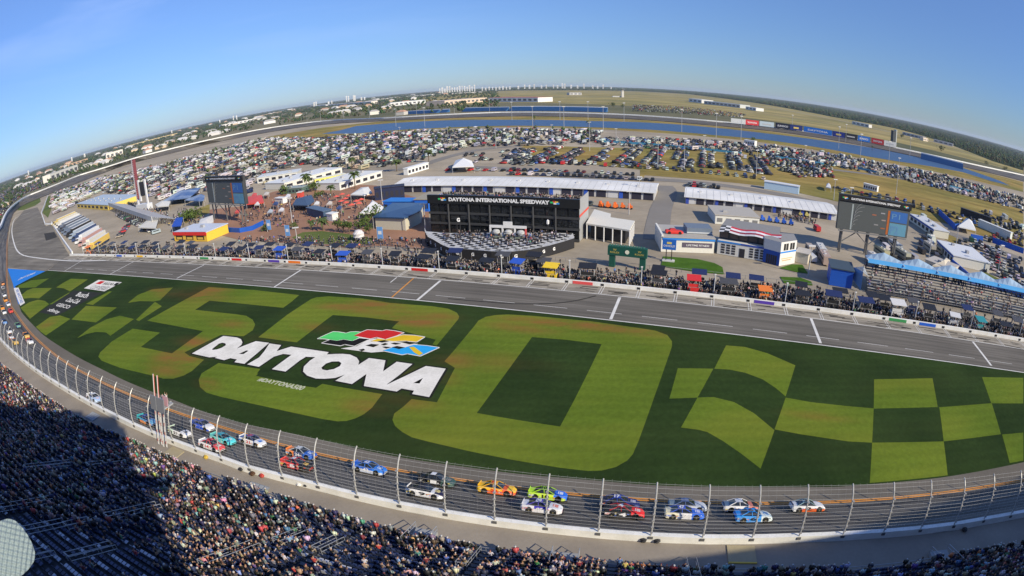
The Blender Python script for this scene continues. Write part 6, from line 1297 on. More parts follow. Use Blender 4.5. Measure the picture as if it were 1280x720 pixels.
# ================================================================== TREES NEAR
frondm = M('palm_fronds', (.075,.11,.03), .7, .3, .5); trunkm = M('palm_trunk', (.16,.12,.08), .9, .2, 2); leafm = M('bush_leaves', (.09,.14,.03), .8, .35, .6); leafd = M('tree_leaves', (.055,.085,.025), .8, .35, .4)
def palm(p, h, r, label):
    g = root('palm_tree', tuple(p), label, 'palm tree', 'palm trees'); mb = MB(); mb.tube((0, 0, 0), (.2, 0, h), .32, trunkm, 7, .22); put('trunk', mb, g); mb = MB()
    for i in range(26):
        a = i * 2.4; el = random.uniform(-.5, 1.1); pr = Vector((.2, 0, h)); dv = Vector((math.cos(a), math.sin(a), el)).normalized(); sd_ = Vector((-math.sin(a), math.cos(a), 0)); prev = None
        for k in range(6):
            t = k / 5; wd_ = .45 * math.sin(math.pi * (t * .85 + .12)) * r / 2.4; q = pr + dv * r * t + Vector((0, 0, -1.5 * t * t * r / 2.4)); cur = (q - sd_ * wd_ + Vector((0, 0, -wd_ * .5)), q, q + sd_ * wd_ + Vector((0, 0, -wd_ * .5)))
            if prev: mb.add([prev[0], prev[1], cur[1], cur[0]], [(0, 1, 2, 3)], frondm); mb.add([prev[1], prev[2], cur[2], cur[1]], [(0, 1, 2, 3)], frondm)
            prev = cur
    put('crown', mb, g, kind='stuff'); return g
def bush(p, r, h, label, th=0, m=None, name='tree', n=220, cat='tree'):
    g = root(name, tuple(p), label, cat, 'leafy trees and bushes'); m = m or leafm
    if th: 
        mb = MB(); mb.tube((0, 0, 0), (0, 0, th + h * .4), .25, trunkm, 6, .12)
        for k in range(4): a = k * 1.6; mb.tube((0, 0, th), (r * .5 * math.cos(a), r * .5 * math.sin(a), th + h * .5), .12, trunkm, 4, .05)
        put('trunk', mb, g)
    mb = MB(); cl = [(random.gauss(0, r * .35), random.gauss(0, r * .35), th + h * random.uniform(.3, .8), r * random.uniform(.35, .6)) for _ in range(9)]
    for _ in range(n):
        c = random.choice(cl); d = Vector((random.gauss(0, 1), random.gauss(0, 1), random.gauss(0, .8))).normalized() * c[3] * random.uniform(.6, 1.05); q = Vector(c[:3]) + d; s = r * random.uniform(.07, .16); a = Vector((random.gauss(0, 1), random.gauss(0, 1), random.gauss(0, 1))).normalized(); b = a.orthogonal().normalized(); c2 = a.cross(b)
        if q.z < .1: q.z = .1
        mb.add([q - b * s, q - c2 * s * .7, q + b * s, q + c2 * s * .7], [(0, 1, 2, 3)], m)
    put('crown', mb, g, kind='stuff'); return g
for (x, y), h, r, lb in [((383.5,238),9,4.5,'tall palm left in the palm court before the white halls'),((444,236),9,4,'palm before the white hall, right of the tall left one'),((496,214),7,4,'palm standing alone beyond the white hall'),((440,212),8,4,'palm behind the white halls, left of the lone one'),((454,208),7,3,'smaller palm beside the one behind the white halls'),((536,203),8,4,'palm by the bend of the lane near the transporter'),((404,288),4.5,3,'palm behind the oval lawn above a parked van'),((389,287),3.6,2.2,'low palm left behind the oval lawn'),((414,244),5,3,'feathery palm among the plaza stalls'),((1090,188),6,2,'thin palm by the far right lake shore'),((735,160),8,3,'thin palm on the far lake shore, middle'),((668,152),8,3,'thin palm on the far lake shore, left of the middle one'),((941,182),8,3,'small palm before the lake near the white cube')]: palm(at(x, y), h, r, lb)
for (x, y), r, h, th, lb in [((423,290),2.4,3.4,1.6,'round bush tree left in the row behind the oval lawn'),((430,291),2.2,3.2,1.6,'second bush tree in the row behind the oval lawn'),((437,292),2.4,3.4,1.8,'third bush tree in the row behind the oval lawn'),((449,291),2.6,3.6,1.8,'fourth bush tree in the row behind the oval lawn'),((459,287),3.2,6,1.6,'full green tree beside the white peaked tent'),((467,283),3.6,7,1.6,'largest green tree touching the blue panelled roof'),((462,293),2.4,4,1,'low green bush under the largest tree'),((368,287),2,2.2,.8,'yellow green shrub left of the oval lawn'),((235,277),6,5,1,'wide light green tree left of the left screen tower'),((244,274),5,5,1,'light green tree joined to the wide one by the left screen'),((355,243),4,4,1,'bushy tree at the left of the palm court'),((390,240),4,3.6,1,'bushy tree right under the tall left palm'),((398,246),3,2.6,.6,'yellow green shrub before the palm court'),((333,289),3,2,.5,'low shrub near the left screen hoarding')]: bush(at(x, y), r, h, lb, th)
# ================================================================== PARKED VEHICLES
def car_t(kind):
    m = MB(); g = (.02,.025,.03); dk = (.02,.02,.02)
    if kind == 'sedan': m.box(0, 0, .3, 4.5, 1.8, .55, TT, top=.97); m.box(-.15, 0, .85, 2.7, 1.6, .45, g, top=.68, topy=.85); m.box(-.15, 0, 1.3, 1.75, 1.3, .06, TT)
    elif kind == 'suv': m.box(0, 0, .35, 4.7, 1.9, .7, TT, top=.97); m.box(-.4, 0, 1.05, 3.5, 1.75, .55, g, top=.85, topy=.88); m.box(-.4, 0, 1.6, 2.9, 1.5, .07, TT)
    elif kind == 'pickup': m.box(0, 0, .4, 5.4, 1.95, .6, TT); m.box(.55, 0, 1.0, 2.1, 1.75, .6, g, top=.75, topy=.88); m.box(.5, 0, 1.6, 1.5, 1.45, .06, TT); m.box(-1.6, 0, 1.0, 1.9, 1.5, .02, dk)
    elif kind == 'van': m.box(0, 0, .35, 5.0, 2.0, 1.7, TT, top=.93, topy=.92); m.box(2.1, 0, 1.2, .5, 1.7, .6, g); m.box(0, 0, 1.3, 3.4, 2.02, .45, g)
    elif kind == 'motorhome':
        m.box(-.3, 0, .5, 9.0, 2.5, 2.7, TT, top=.985); m.box(4.3, 0, .9, .5, 2.3, 1.0, g); m.box(-.3, 0, 1.7, 6.5, 2.54, .6, g); m.box(-.3, 0, .8, 8.4, 2.53, .25, (.3,.2,.14)); m.box(-1.5, .2, 3.2, 1.0, .8, .25, (.6,.6,.6)); m.box(1.5, -.1, 3.2, .8, .8, .25, (.6,.6,.6))
    elif kind == 'caravan': m.box(0, 0, .5, 6.2, 2.3, 2.2, TT, top=.92); m.box(0, 0, 1.4, 3.8, 2.34, .55, g); m.box(.5, .1, 2.7, .7, .7, .2, (.55,.55,.55))
    if kind not in ('motorhome', 'caravan'):
        for x in (-1.4, 1.4): m.box(x, 0, 0, .62, 1.84, .55, dk)
    else:
        for x in (-2, 2.2): m.box(x, 0, 0, .8, 2.3, .6, dk)
    return m
KT = {k: car_t(k) for k in ('sedan', 'suv', 'pickup', 'van', 'motorhome', 'caravan')}; KM = {k: mesh_of('parked_' + k, v) for k, v in KT.items()}
CN = ['white', 'black', 'silver', 'dark grey', 'red', 'navy', 'blue', 'beige', 'green', 'maroon']; CV = [(.58,.58,.57), (.018,.018,.02), (.35,.36,.37), (.07,.075,.08), (.5,.03,.03), (.02,.035,.1), (.04,.12,.4), (.4,.35,.26), (.03,.1,.05), (.18,.02,.03)]
VEH = []       # x, y, rot, kind, colour index, label stem
def lot(pts, name, ang, kinds, kw, p=.85, pitch=2.9, rowgap=(6.2, 9.5), skip=None, jit=.12, gpts=None):
    Q = gpts or px(*pts); ca, sa = math.cos(ang), math.sin(ang); inv = [(q.x * ca + q.y * sa, -q.x * sa + q.y * ca) for q in Q]
    u0, u1 = min(a for a, b in inv), max(a for a, b in inv); v0, v1 = min(b for a, b in inv), max(b for a, b in inv); v_, r_ = v0 + 1, 0
    while v_ < v1:
        u = u0 + random.uniform(0, 2); k_ = 0; dens_ = random.uniform(.75, 1.15)
        while u < u1:
            kd = random.choices(kinds, kw)[0]; L_ = pitch + (1.6 if kd in ('motorhome', 'caravan') else 0)
            if inside(u, v_, inv) and random.random() < p * dens_:
                x, y = u * ca - v_ * sa, u * sa + v_ * ca; big_ = kd in ('motorhome', 'caravan')
                c = random.choices((0, 7, 2, 3), (6, 3, 2, 1))[0] if big_ else random.choices(range(10), [15, 33, 12, 18, 5, 7, 4, 4, 2, 3])[0]
                VEH.append((x, y, ang + math.pi / 2 + random.gauss(0, jit) + (math.pi if random.random() < .5 else 0), kd, c, name, r_, k_)); k_ += 1
            u += L_ * random.uniform(.95, 1.12)
        v_ += rowgap[r_ % 2]; r_ += 1
C4 = ('sedan', 'suv', 'pickup', 'van'); W4 = (5, 4, 2.5, 1)
ALL = ('sedan', 'suv', 'pickup', 'van', 'motorhome', 'caravan')
K7 = lambda P_: crop(640, 80, 4, P_)
for i, P_ in enumerate([[(20,428),(130,425),(50,500),(-50,500)],[(190,420),(260,415),(150,500),(70,500)],[(310,425),(370,425),(290,500),(190,500)],[(450,430),(525,420),(440,490),(375,485)],[(570,425),(645,425),(610,510),(510,500)],[(690,435),(770,430),(750,515),(645,500)],[(820,440),(900,440),(895,520),(805,520)],[(945,445),(1015,455),(1045,525),(945,520)],[(1065,455),(1140,460),(1200,545),(1090,530)],[(1195,475),(1270,480),(1310,560),(1230,550)]]):
    lot(K7(P_), '%s grass column' % nth(i), UANG + math.pi / 2, C4, W4, .97, 2.8, (5.3, 6.2))
    VEHl = None
def carrow(a, b, name, pitch, row, p=.95, kinds=C4, kw=(5, 4, 3, 1), ang=None):
    a, b = at(*a), at(*b); d = b - a; L_ = d.length; r = math.atan2(d.y, d.x) + (math.pi / 2 if ang is None else ang); k = 0; u = 0
    while u < L_:
        if random.random() < p: q = a + d * (u / L_); VEH.append((q.x, q.y, r + random.gauss(0, .08), random.choices(kinds, kw)[0], random.choices(range(10), [18, 34, 14, 16, 8, 5, 3, 2, 1, 2])[0], name, row, k)); k += 1
        u += pitch * random.uniform(.95, 1.1)
carrow((641,213.5), (793,219), 'long garage lot', 3.4, 1); carrow((640,218.4), (816,226), 'long garage lot', 3.4, 0)
carrow((560,213), (640,214), 'long garage lot', 5, 2, .6); carrow((862,231.5), (900,236), 'right garage patch', 3.6, 0)
carrow((900,187), (1040,206), 'blue fence row', 4.5, 0, .8); carrow((745,176), (925,190), 'blue fence row', 4.5, 1, .85)
carrow((1046,236), (1120,252), 'lane beyond the screen', 6.5, 0, .9, ang=0); carrow((1125,255), (1243,287), 'lane beyond the screen', 6.5, 1, .9, ang=0)
lot([(640,203),(860,212),(960,223),(960,226),(860,215),(640,206)], 'grass edge line', UANG, C4, W4, .9, 5.2, (7, 7))
lot([(858,229),(897,232),(897,236),(858,233)], 'right garage patch', UANG, C4, W4, .9, 3.4, (6, 6))
lot([(1197,303),(1215,301),(1240,312),(1279,325),(1279,372),(1255,352),(1222,335),(1198,314)], 'far right lot', UANG - .5, C4, W4, .93, 2.9, (6, 8))
lot([(1045,234),(1120,249),(1200,269),(1243,283),(1240,289),(1198,275),(1118,255),(1045,240)], 'lane beyond the screen', UANG - .35, C4, (6,4,2,2), .85, 5.5, (8, 8))
lot([(965,183),(1035,192),(1085,202),(1161,215),(1240,236),(1279,248),(1279,268),(1235,252),(1180,238),(1120,224),(1040,208),(1040,222),(990,220),(960,205),(900,192),(830,187),(752,183),(752,172),(890,176)], 'lakeside lot', UANG - .25, ALL, (5,4,3,1.5,.8,.9), .66, 3.4, (7, 11), jit=.3)
lot([(960,191),(1010,197),(1042,222),(1000,222),(962,208)], 'patchy field lot', UANG - .3, C4, W4, .75, 3.0, (6.5, 9.5))
camp = [(68,241),(130,223),(200,207.5),(330,173.5),(400,172.5),(470,166.5),(545,163.5),(640,161.5),(752,165),(752,180),(640,183),(585,184),(520,202),(455,213),(380,206),(322,222),(255,226),(236,238),(205,245),(192,246),(130,241),(66,258)]
lot(camp, 'lake campground', UANG + .12, ALL, (5,5,4,2,1.3,1.3), .74, 3.2, (7.0, 10.5), jit=.3)
lot([(64,258),(66,246),(110,238),(112,247),(86,262),(70,267)], 'yellow shed lot', UANG - .3, ALL, (1,1,1,1,3,3), .8, 3.4, (9, 11))
lot([(0,240),(40,227),(62,220),(73,226),(30,243),(13,256),(0,274)], 'outer turn lot', .6, C4, W4, .7, 3.2, (7, 11)); lot([(790,131),(860,134),(935,143),(925,147),(880,144),(790,139)], 'back stretch lot', UANG, C4, W4, .5, 4, (14, 20))
lot([(575,195),(600,189),(640,187),(655,192),(630,200),(600,206)], 'marquee yard', UANG, C4, W4, .35, 4, (9, 12)); lot([(1010,312),(1042,318),(1045,330),(1010,326)], 'left screen yard', UANG, ('van', 'pickup', 'motorhome'), (2,1,2), .8, 4, (8, 10)); lot([(1092,300),(1158,312),(1150,330),(1120,333),(1092,330)], 'right screen yard', UANG + .2, ('van', 'motorhome', 'suv'), (1,3,1), .5, 4, (10, 11))
lot([(1225,285),(1279,298),(1279,312),(1235,302)], 'service lot', UANG - .3, C4, W4, .6, 3.5, (8, 10)); lot([(655,198),(745,203),(745,206),(655,203)], 'short garage block', UANG, C4, W4, .8, 3, (7, 8))
lot([(190,247),(236,239),(255,227),(322,223),(345,231),(318,236),(312,249),(300,247),(258,239),(214,256)], 'canopy yard', UANG, ('van', 'caravan', 'suv', 'motorhome'), (2,2,2,1), .5, 3.6, (9, 11), jit=.4)
lot([(1225,262),(1279,281),(1279,297),(1238,288)], 'upper verge lot', UANG - .3, ALL, (3,3,3,2,1,1), .55, 3.4, (8, 10), jit=.3)
lot([(1215,300),(1240,306),(1262,318),(1225,308)], 'tent side lot', UANG - .3, C4, W4, .7, 3.2, (7, 8)); lot([(1126,262),(1168,280),(1168,288),(1130,272)], 'shed side lot', UANG - .2, ('van', 'caravan', 'pickup'), (2,2,1), .5, 4, (8, 9)); lot([(1010,285),(1040,292),(1042,306),(1012,302)], 'right garage yard', UANG, ('van', 'pickup', 'suv'), (2,2,1), .45, 5, (9, 10))
lot([(985,300),(1010,304),(1016,322),(1012,326),(996,318)], 'corner block yard', UANG, ('van', 'motorhome', 'caravan'), (2,2,1), .6, 4, (9, 10)); lot([(640,244),(735,251),(742,258),(733,262)], 'garage front apron', UANG, C4, W4, .3, 5, (8, 9)); lot([(1155,292),(1168,300),(1188,326),(1166,330),(1150,312)], 'hall side yard', UANG, ('van', 'motorhome', 'caravan'), (2,2,2), .5, 4, (9, 10))
carrow((152,271), (196,292), 'left bleacher row', 3.2, 0, .85); carrow((146,268), (180,283), 'left bleacher row', 3.2, 1, .6); carrow((148,298), (160,282), 'hauler side row', 3.2, 0, .8)
# keep the lanes and buildings free
ROADS = [[px(*pp), w_] for pp, w_ in [([(380,214),(470,214),(520,208),(560,196),(600,187),(640,183)], 7), ([(255,216),(320,198),(390,184)], 12)]]
def onroad(x, y):
    for P_, w_ in ROADS:
        q = nearest(P_, Vector((x, y, 0)))
        if (q.x - x) ** 2 + (q.y - y) ** 2 < w_ * w_: return True
    return False
VEH = [v for v in VEH if not onroad(v[0], v[1])]
def infr(v): a, b = pix((v[0], v[1], .5)); return 0 < a < 1280 and b < 720
D2 = lambda v: v[0] ** 2 + v[1] ** 2
carsl = sorted([v for v in VEH if v[3] in C4 and infr(v)], key=D2)[:300]; rvl = sorted([v for v in VEH if v[3] not in C4 and infr(v)], key=D2)[:300]
single = set(id(v) for v in carsl + rvl); print('vehicles', len(VEH))
for v in carsl + rvl:
    big_ = v[3] not in C4; c = [x * random.uniform(.85, 1.1) for x in CV[v[4]]]
    o = link(('motorhome' if v[3] == 'motorhome' else 'caravan') if big_ else 'parked_car', KM[v[3]], None, (v[0], v[1], 0), v[2]); o.color = (*c, 1)
    tag(o, '%s %s, %s along in %s row of the %s' % (CN[v[4]], v[3], nth(v[7]), nth(v[6]), v[5]), v[3] if big_ else 'car', ('campers' if big_ else 'cars') + ' parked in the infield')
for kd in KT:
    L_ = [v for v in VEH if v[3] == kd and id(v) not in single]
    scatter('parked_vehicles', KT[kd], [(v[0], v[1], 0, v[2], 1) for v in L_], [[x * random.uniform(.85, 1.1) for x in CV[v[4]]] for v in L_], kind='stuff', label='mass of further parked %ss filling the infield lots' % kd, cat='parked vehicles')
# awnings and pop-up tents in the campground
aw = MB(); aw.add([(-1.5, -1.5, 2.2), (1.5, -1.5, 2.2), (1.5, 1.5, 2.2), (-1.5, 1.5, 2.2), (0, 0, 3)], [(0, 1, 4), (1, 2, 4), (2, 3, 4), (3, 0, 4)], TT)
for x, y in ((-1.45, -1.45), (1.45, 1.45), (-1.45, 1.45), (1.45, -1.45)): aw.box(x, y, 0, .1, .1, 2.2, (.4,.4,.4))
T_, Cx_ = [], []; Qc = px(*camp); QQ = [(p.x, p.y) for p in Qc]; xs, ys = [p.x for p in Qc], [p.y for p in Qc]
while len(T_) < 420:
    x, y = random.uniform(min(xs), max(xs)), random.uniform(min(ys), max(ys))
    if inside(x, y, QQ) and not onroad(x, y): T_.append((x, y, 0, random.uniform(0, 1.6), random.uniform(.9, 1.5))); Cx_.append(random.choices([(.7,.7,.7), (.04,.12,.4), (.5,.04,.04), (.03,.03,.04), (.3,.4,.5), (.45,.4,.3), (.03,.2,.08)], [4, 3, 1.5, 5, 1.5, 3, 1])[0])
scatter('campground_tents', aw, T_, Cx_, kind='stuff', label='small pop up tents scattered among the campers', cat='tents')
T_, Cx_ = [], []
_mb = MB()
for _ in range(4): _mb.ball(random.uniform(-.6, .6), random.uniform(-.6, .6), random.uniform(.9, 1.5), .6, TT, 5, .5, .25)
_mb.tube((0, 0, 0), (0, 0, .9), .08, (.12,.09,.06), 4)
while len(T_) < 260:
    x, y = random.uniform(min(xs), max(xs)), random.uniform(min(ys), max(ys))
    if inside(x, y, QQ) and not onroad(x, y): T_.append((x, y, 0, random.uniform(0, 6), random.uniform(1.8, 3.4))); Cx_.append([v * random.uniform(.8, 1.2) for v in (.06,.085,.03)])
scatter('campground_trees', _mb, T_, Cx_, kind='stuff', label='small trees dotted among the campers', cat='trees')
crowd_in(camp, 1500, 'people wandering between the campers', dark=.3)
for nm, pts in [('blue_fence', [(745,177.5),(820,182),(927,193)]), ('blue_fence', [(965,197),(1030,206)]), ('blue_fence', [(1072,211),(1100,217.5)]), ('blue_fence', [(1187,234),(1217,241)])]:
    wall_along(nm, px(*pts), 1.8, .3, rgbm((.06,.25,.4)), label='low blue fabric fence %s' % ('crossing the middle lots' if pts[0][0] < 800 else 'in the field lot above the right garage' if pts[0][0] < 1000 else 'beside the lane right of the field lot' if pts[0][0] < 1100 else 'before the lakeside lot at the far right'), cat='fence')
# ================================================================== BEYOND THE TRACK
def far_pt(a, b): return at(a, b, 0)
sheet('airfield', px((560,132),(640,128),(700,129),(800,133),(930,147),(1010,158),(1120,178),(1200,196),(1279,217),(1279,206),(1200,184),(1120,160),(1040,145),(960,131),(860,118),(800,114.6),(700,113.2),(620,113.8),(560,117),(520,122),(520,130)), -.18, airm)
for pts, w_, c in [([(480,124),(560,118),(700,115.4),(860,121),(1000,141),(1120,166),(1279,209)], 28, (.34,.31,.25)), ([(600,130),(700,126),(860,132),(960,143),(1120,170),(1279,212)], 14, (.42,.34,.24)), ([(690,121),(800,122),(900,130)], 18, (.3,.28,.24)), ([(1060,155),(1160,176),(1240,197)], 20, (.33,.3,.27))]:
    A, B = strip(dens(px(*pts), 4), w_); ribbon('runway', A, B, M('runway_%d' % int(c[0] * 100), c, .9, .1, .01), dz=-.12 + .01 * w_ / 14)
housec = [(.7,.68,.6), (.6,.48,.34), (.72,.7,.68), (.66,.52,.36), (.55,.53,.48)]
for A_, B_, dp, h, wc, rc, lb in [((64,227),(98,214),30,22,(.74,.72,.64),(.5,.5,.46),'large cream white block outside the left turn'),((76,211),(106,202),30,14,(.66,.45,.28),(.55,.3,.16),'orange roofed block behind the large cream white one'),((133,199),(154,193),24,22,(.76,.7,.62),(.6,.5,.42),'white block with trees before it, right of the orange roofed block'),((160,184),(222,168),24,12,(.7,.56,.3),(.6,.45,.25),'long yellow building beyond the left turn'),((277,159),(320,150.5),40,14,(.74,.72,.7),(.5,.46,.42),'long white warehouse with dark gates beyond the left turn'),
    ((322,147),(352,140.5),30,14,(.66,.5,.34),(.6,.42,.28),'tan block left of the white roofs'),((348,139),(367,137),30,10,(.76,.74,.72),(.7,.7,.68),'small white roof above the tan block'),((385,133.5),(407,132.8),60,14,(.7,.68,.66),(.66,.66,.64),'white hall among trees, left of the twin hotels'),((410,133),(464,130),40,16,(.72,.68,.6),(.66,.6,.5),'row of cream shops below the twin hotels'),((488,133),(532,129),60,14,(.76,.76,.74),(.7,.72,.72),'white roofed store beyond the back stretch trees'),
    ((556,131.5),(609,127),80,14,(.7,.55,.42),(.62,.5,.4),'wide tan and orange shopping hall'),((610.5,127.5),(672.5,127.6),60,14,(.78,.77,.74),(.5,.12,.1),'long white hall with red roof edge beyond the blue stands'),((861,127),(877,129),50,14,(.74,.73,.7),(.7,.7,.68),'white hangar with dark gate on the airfield'),((880,130),(925,135),60,12,(.5,.52,.52),(.42,.46,.48),'grey roofed hangar row on the airfield'),((932,136.6),(945,138.6),30,10,(.76,.75,.72),(.72,.72,.7),'small white hangar right of the grey row'),
    ((1065,155),(1086,159.5),14,10,(.72,.7,.66),(.6,.6,.6),'white shed before the woods left of the dark pylon'),((1128,168),(1153,174),24,8,(.4,.42,.46),(.26,.3,.36),'blue grey roofed hall before the right woods'),((1154,176),(1160,177),12,9,(.72,.62,.5),(.5,.3,.2),'small tan and white house between the two right halls'),((1167,177),(1191,183),20,8,(.5,.5,.5),(.55,.57,.6),'low pale roofed stable row before the right woods'),
    ((484,124),(500,122),60,10,(.74,.7,.66),(.7,.66,.6),'small white hall far beyond the back stretch, left'),((508,121.5),(540,119),60,10,(.75,.73,.7),(.7,.7,.68),'pair of low white roofs far behind the airfield'),((565,118),(602,116),80,10,(.74,.7,.64),(.68,.66,.62),'long low white store at the airfield edge'),((712,118.8),(727,118.8),40,12,(.5,.5,.5),(.5,.5,.5),'tiny grey shed alone on the airfield')]:
    building('building', A_, B_, dp, h, wc, rc, lb, win=min(10, max(3, int((B_[0] - A_[0]) / 5))), wcol=(.12,.12,.13))
# smaller houses among the trees
hm = []
for j in range(90):
    x = random.uniform(2, 560); yh = np.interp(x, [0, 35, 139, 216, 320, 431, 536, 640], [224, 216, 184, 163, 142, 124.5, 114.5, 109]); yt = np.interp(x, [p[0] for p in fo_px], [p[1] for p in fo_px])
    t = random.random() ** 1.3; y = yh + 2.2 + (yt - yh - 5) * t; hm.append((x, y))
hm.sort()
for j, (x, y) in enumerate(hm):
    p = at(x, y); d = p.length; s = min(3.0, 1 + d / 2500); o = root('house', tuple(p), '', 'house', 'small buildings among the trees beyond the turn', random.uniform(-.6, .6)); wc = random.choice(housec); w_ = random.uniform(12, 26) * s; dp = random.uniform(10, 14) * s; h = random.uniform(4, 7) * s ** .5
    o['label'] = 'small building, %s from the left among the trees beyond the far turn' % nth(j)
    mb = MB(); mb.box(0, 0, -.2, w_, dp, h + .2, wc); put('wall', mb, o)
    mb = MB(); mb.add([(-w_ / 2 - .5, -dp / 2 - .5, h), (w_ / 2 + .5, -dp / 2 - .5, h), (w_ / 2 + .5, dp / 2 + .5, h), (-w_ / 2 - .5, dp / 2 + .5, h), (-w_ / 2 + dp / 3, 0, h + dp * .25), (w_ / 2 - dp / 3, 0, h + dp * .25)], [(0, 1, 5, 4), (1, 2, 5), (2, 3, 4, 5), (3, 0, 4)], random.choice([(.5,.3,.2), (.6,.58,.55), (.4,.38,.35), (.68,.66,.62)])); put('roof', mb, o)
# hotels on the horizon
ht = sorted([(393,60),(395.5,66),(411,40),(415,48),(433.5,92),(436,88),(442.5,88),(444,84),(452,44),(456,40)] + [(550 + i * 3.1, random.choice((70,82,90,60,95))) for i in range(15)] + [(603 + i * 4.3, random.uniform(30,60)) for i in range(9)] + [(648,50),(656,68),(662,62),(668,72),(677,50),(683,58),(692,60),(697,50),(703,82),(706,74),(714,56),(722,48),(730,76),(741,50),(747,46),(754,66),(764,34),(275,40),(292,60),(296,56),(215,40),(90,44),(106,40),(36,60)])
for j, (x, h) in enumerate(ht):
    d_ = 7600.0; r_ = ray(x, 130); a = math.atan2(r_.x, r_.y)
    # follow the azimuth of the horizon below this picture column
    lo, hi = 100.0, 300.0
    for _ in range(40):
        m_ = (lo + hi) / 2
        if ray(x, m_).z > -.0066: lo = m_
        else: hi = m_
    r_ = ray(x, hi); a = math.atan2(r_.x, r_.y); p = (math.sin(a) * d_, math.cos(a) * d_, 0)
    o = root('hotel_tower', p, '%s pale tower from the left on the horizon skyline, %s' % (nth(j), 'tall' if h > 75 else 'low' if h < 50 else 'middle height'), 'tower', 'hotel towers along the horizon', -a)
    wd_ = random.uniform(13, 22); hh = min(100, h * .85 + 8); mb = MB(); mb.box(0, 0, 0, wd_, 20, hh, random.choice([(.74,.72,.68), (.68,.66,.62), (.76,.75,.74)])); put('wall', mb, o); mb = MB(); mb.box(wd_ * .1, 0, hh, wd_ * .3, 8, 4, (.6,.6,.58)); put('roof_house', mb, o)
    mb = MB(); [mb.box(0, -10.1, 8 + k * 12, wd_ * .8, .3, 5, (.3,.33,.36)) for k in range(int((hh - 8) // 12))]; put('window_bands', mb, o, kind='stuff')
# control tower
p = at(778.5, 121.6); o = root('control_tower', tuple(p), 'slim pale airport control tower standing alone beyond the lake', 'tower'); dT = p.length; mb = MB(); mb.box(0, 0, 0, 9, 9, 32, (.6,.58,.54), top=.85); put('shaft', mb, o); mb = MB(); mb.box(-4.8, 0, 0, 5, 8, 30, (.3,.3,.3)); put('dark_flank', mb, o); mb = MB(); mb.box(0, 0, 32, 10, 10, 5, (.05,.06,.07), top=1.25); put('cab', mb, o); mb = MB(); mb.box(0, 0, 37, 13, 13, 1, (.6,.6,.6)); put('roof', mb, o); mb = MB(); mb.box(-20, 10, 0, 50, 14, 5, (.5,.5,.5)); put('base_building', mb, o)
# blue stands of the back stretch
def far_stand(A_, B_, h, lb, dp=14):
    o, w = frame('stand', at(*A_), at(*B_), lb, 'stand', 'blue stands of the back stretch'); n = 6
    for r_ in range(n): P('row', o, (0, w, r_ * dp / n, (r_ + 1) * dp / n, 0, h * (r_ + 1) / n, (.03,.1 + .02 * (r_ % 2),.27)))
    P('back_rail', o, (0, w, dp + .1, dp + .4, 0, h + 1.4, (.6,.62,.66)))
far_stand((503,143.3), (545,141.3), 6, 'blue stand farthest left on the back stretch'); far_stand((549,141), (558,140.6), 6, 'shortest blue stand between two longer ones'); far_stand((577,139.8), (632,138.8), 7, 'blue stand left of the longest one on the back stretch'); far_stand((636,138.8), (757,140.4), 8, 'longest blue stand on the back stretch')
far_stand((1151,198.6), (1204,212), 7, 'blue stand by the water at the right end of the lake')
# hoardings of the back stretch
segs = [(914,933,(.66,.68,.66),'pale grey','GEICO'),(933,950,(.6,.04,.05),'red','TOYOTA'),(950,968.5,(.5,.6,.66),'pale blue white',''),(969,988,(.015,.018,.04),'black','SUNOCO'),(988,1004,(.015,.03,.16),'navy with gold mark',''),(1004,1040,(.02,.18,.62),'long bright blue','DAYTONA'),(1040,1056,(.02,.04,.25),'dark blue with gold mark',''),(1056,1072.5,(.015,.018,.03),'black second',''),(1073,1088.5,(.02,.14,.5),'blue second','SUNOCO'),(1089,1105,(.62,.05,.05),'red second','TOYOTA'),(1105.5,1121,(.7,.7,.66),'white last','')]
fx = [p[0] for p in fo_px]; fy = [p[1] for p in fo_px]
for x0_, x1_, c, nm_, tx in segs:
    a, b = at(x0_, np.interp(x0_, fx, fy), 4.5), at(x1_, np.interp(x1_, fx, fy), 4.5); d = b - a; r_ = math.atan2(d.y, d.x); w = d.length; nv_ = Vector((-math.sin(r_), math.cos(r_), 0)); a = a + nv_ * 6; hh = 8.5 if x0_ > 968 else 8
    o = root('billboard', (a.x, a.y, 4), '%s billboard in the long row on the back stretch wall' % nm_, 'billboard', 'billboards along the back stretch', r_); P('panel', o, (.3, w - .3, 0, .5, .5, hh, c))
    for k in range(3): P('post', o, (w * (.1 + .4 * k), w * (.1 + .4 * k) + .4, .5, .9, -4.2, hh - .5, (.4,.4,.4)))
    if tx: text_quad('lettering', tx, [(w * .15, -.05, hh * .35), (w * .85, -.05, hh * .35), (w * .85, -.05, hh * .68), (w * .15, -.05, hh * .68)], tm, o, lift=.05, bold=.03)
    elif 'gold' in nm_: P('emblem', o, (w * .3, w * .7, -.1, -.02, hh * .35, hh * .65, (.75,.55,.15)))
    else: P('emblem', o, (w * .2, w * .8, -.1, -.02, hh * .4, hh * .6, (.5,.5,.5)))
p = at(1116, 182.5); o = root('dark_pylon', tuple(p), 'dark upright pylon beside the white last billboard across the lake', 'pylon'); mb = MB(); mb.box(0, 0, 0, 7, 7, 27, (.05,.06,.07)); put('column', mb, o); mb = MB(); mb.box(4.4, 0, 0, 1.6, 7.2, 29, (.5,.52,.5)); put('pale_edge', mb, o)
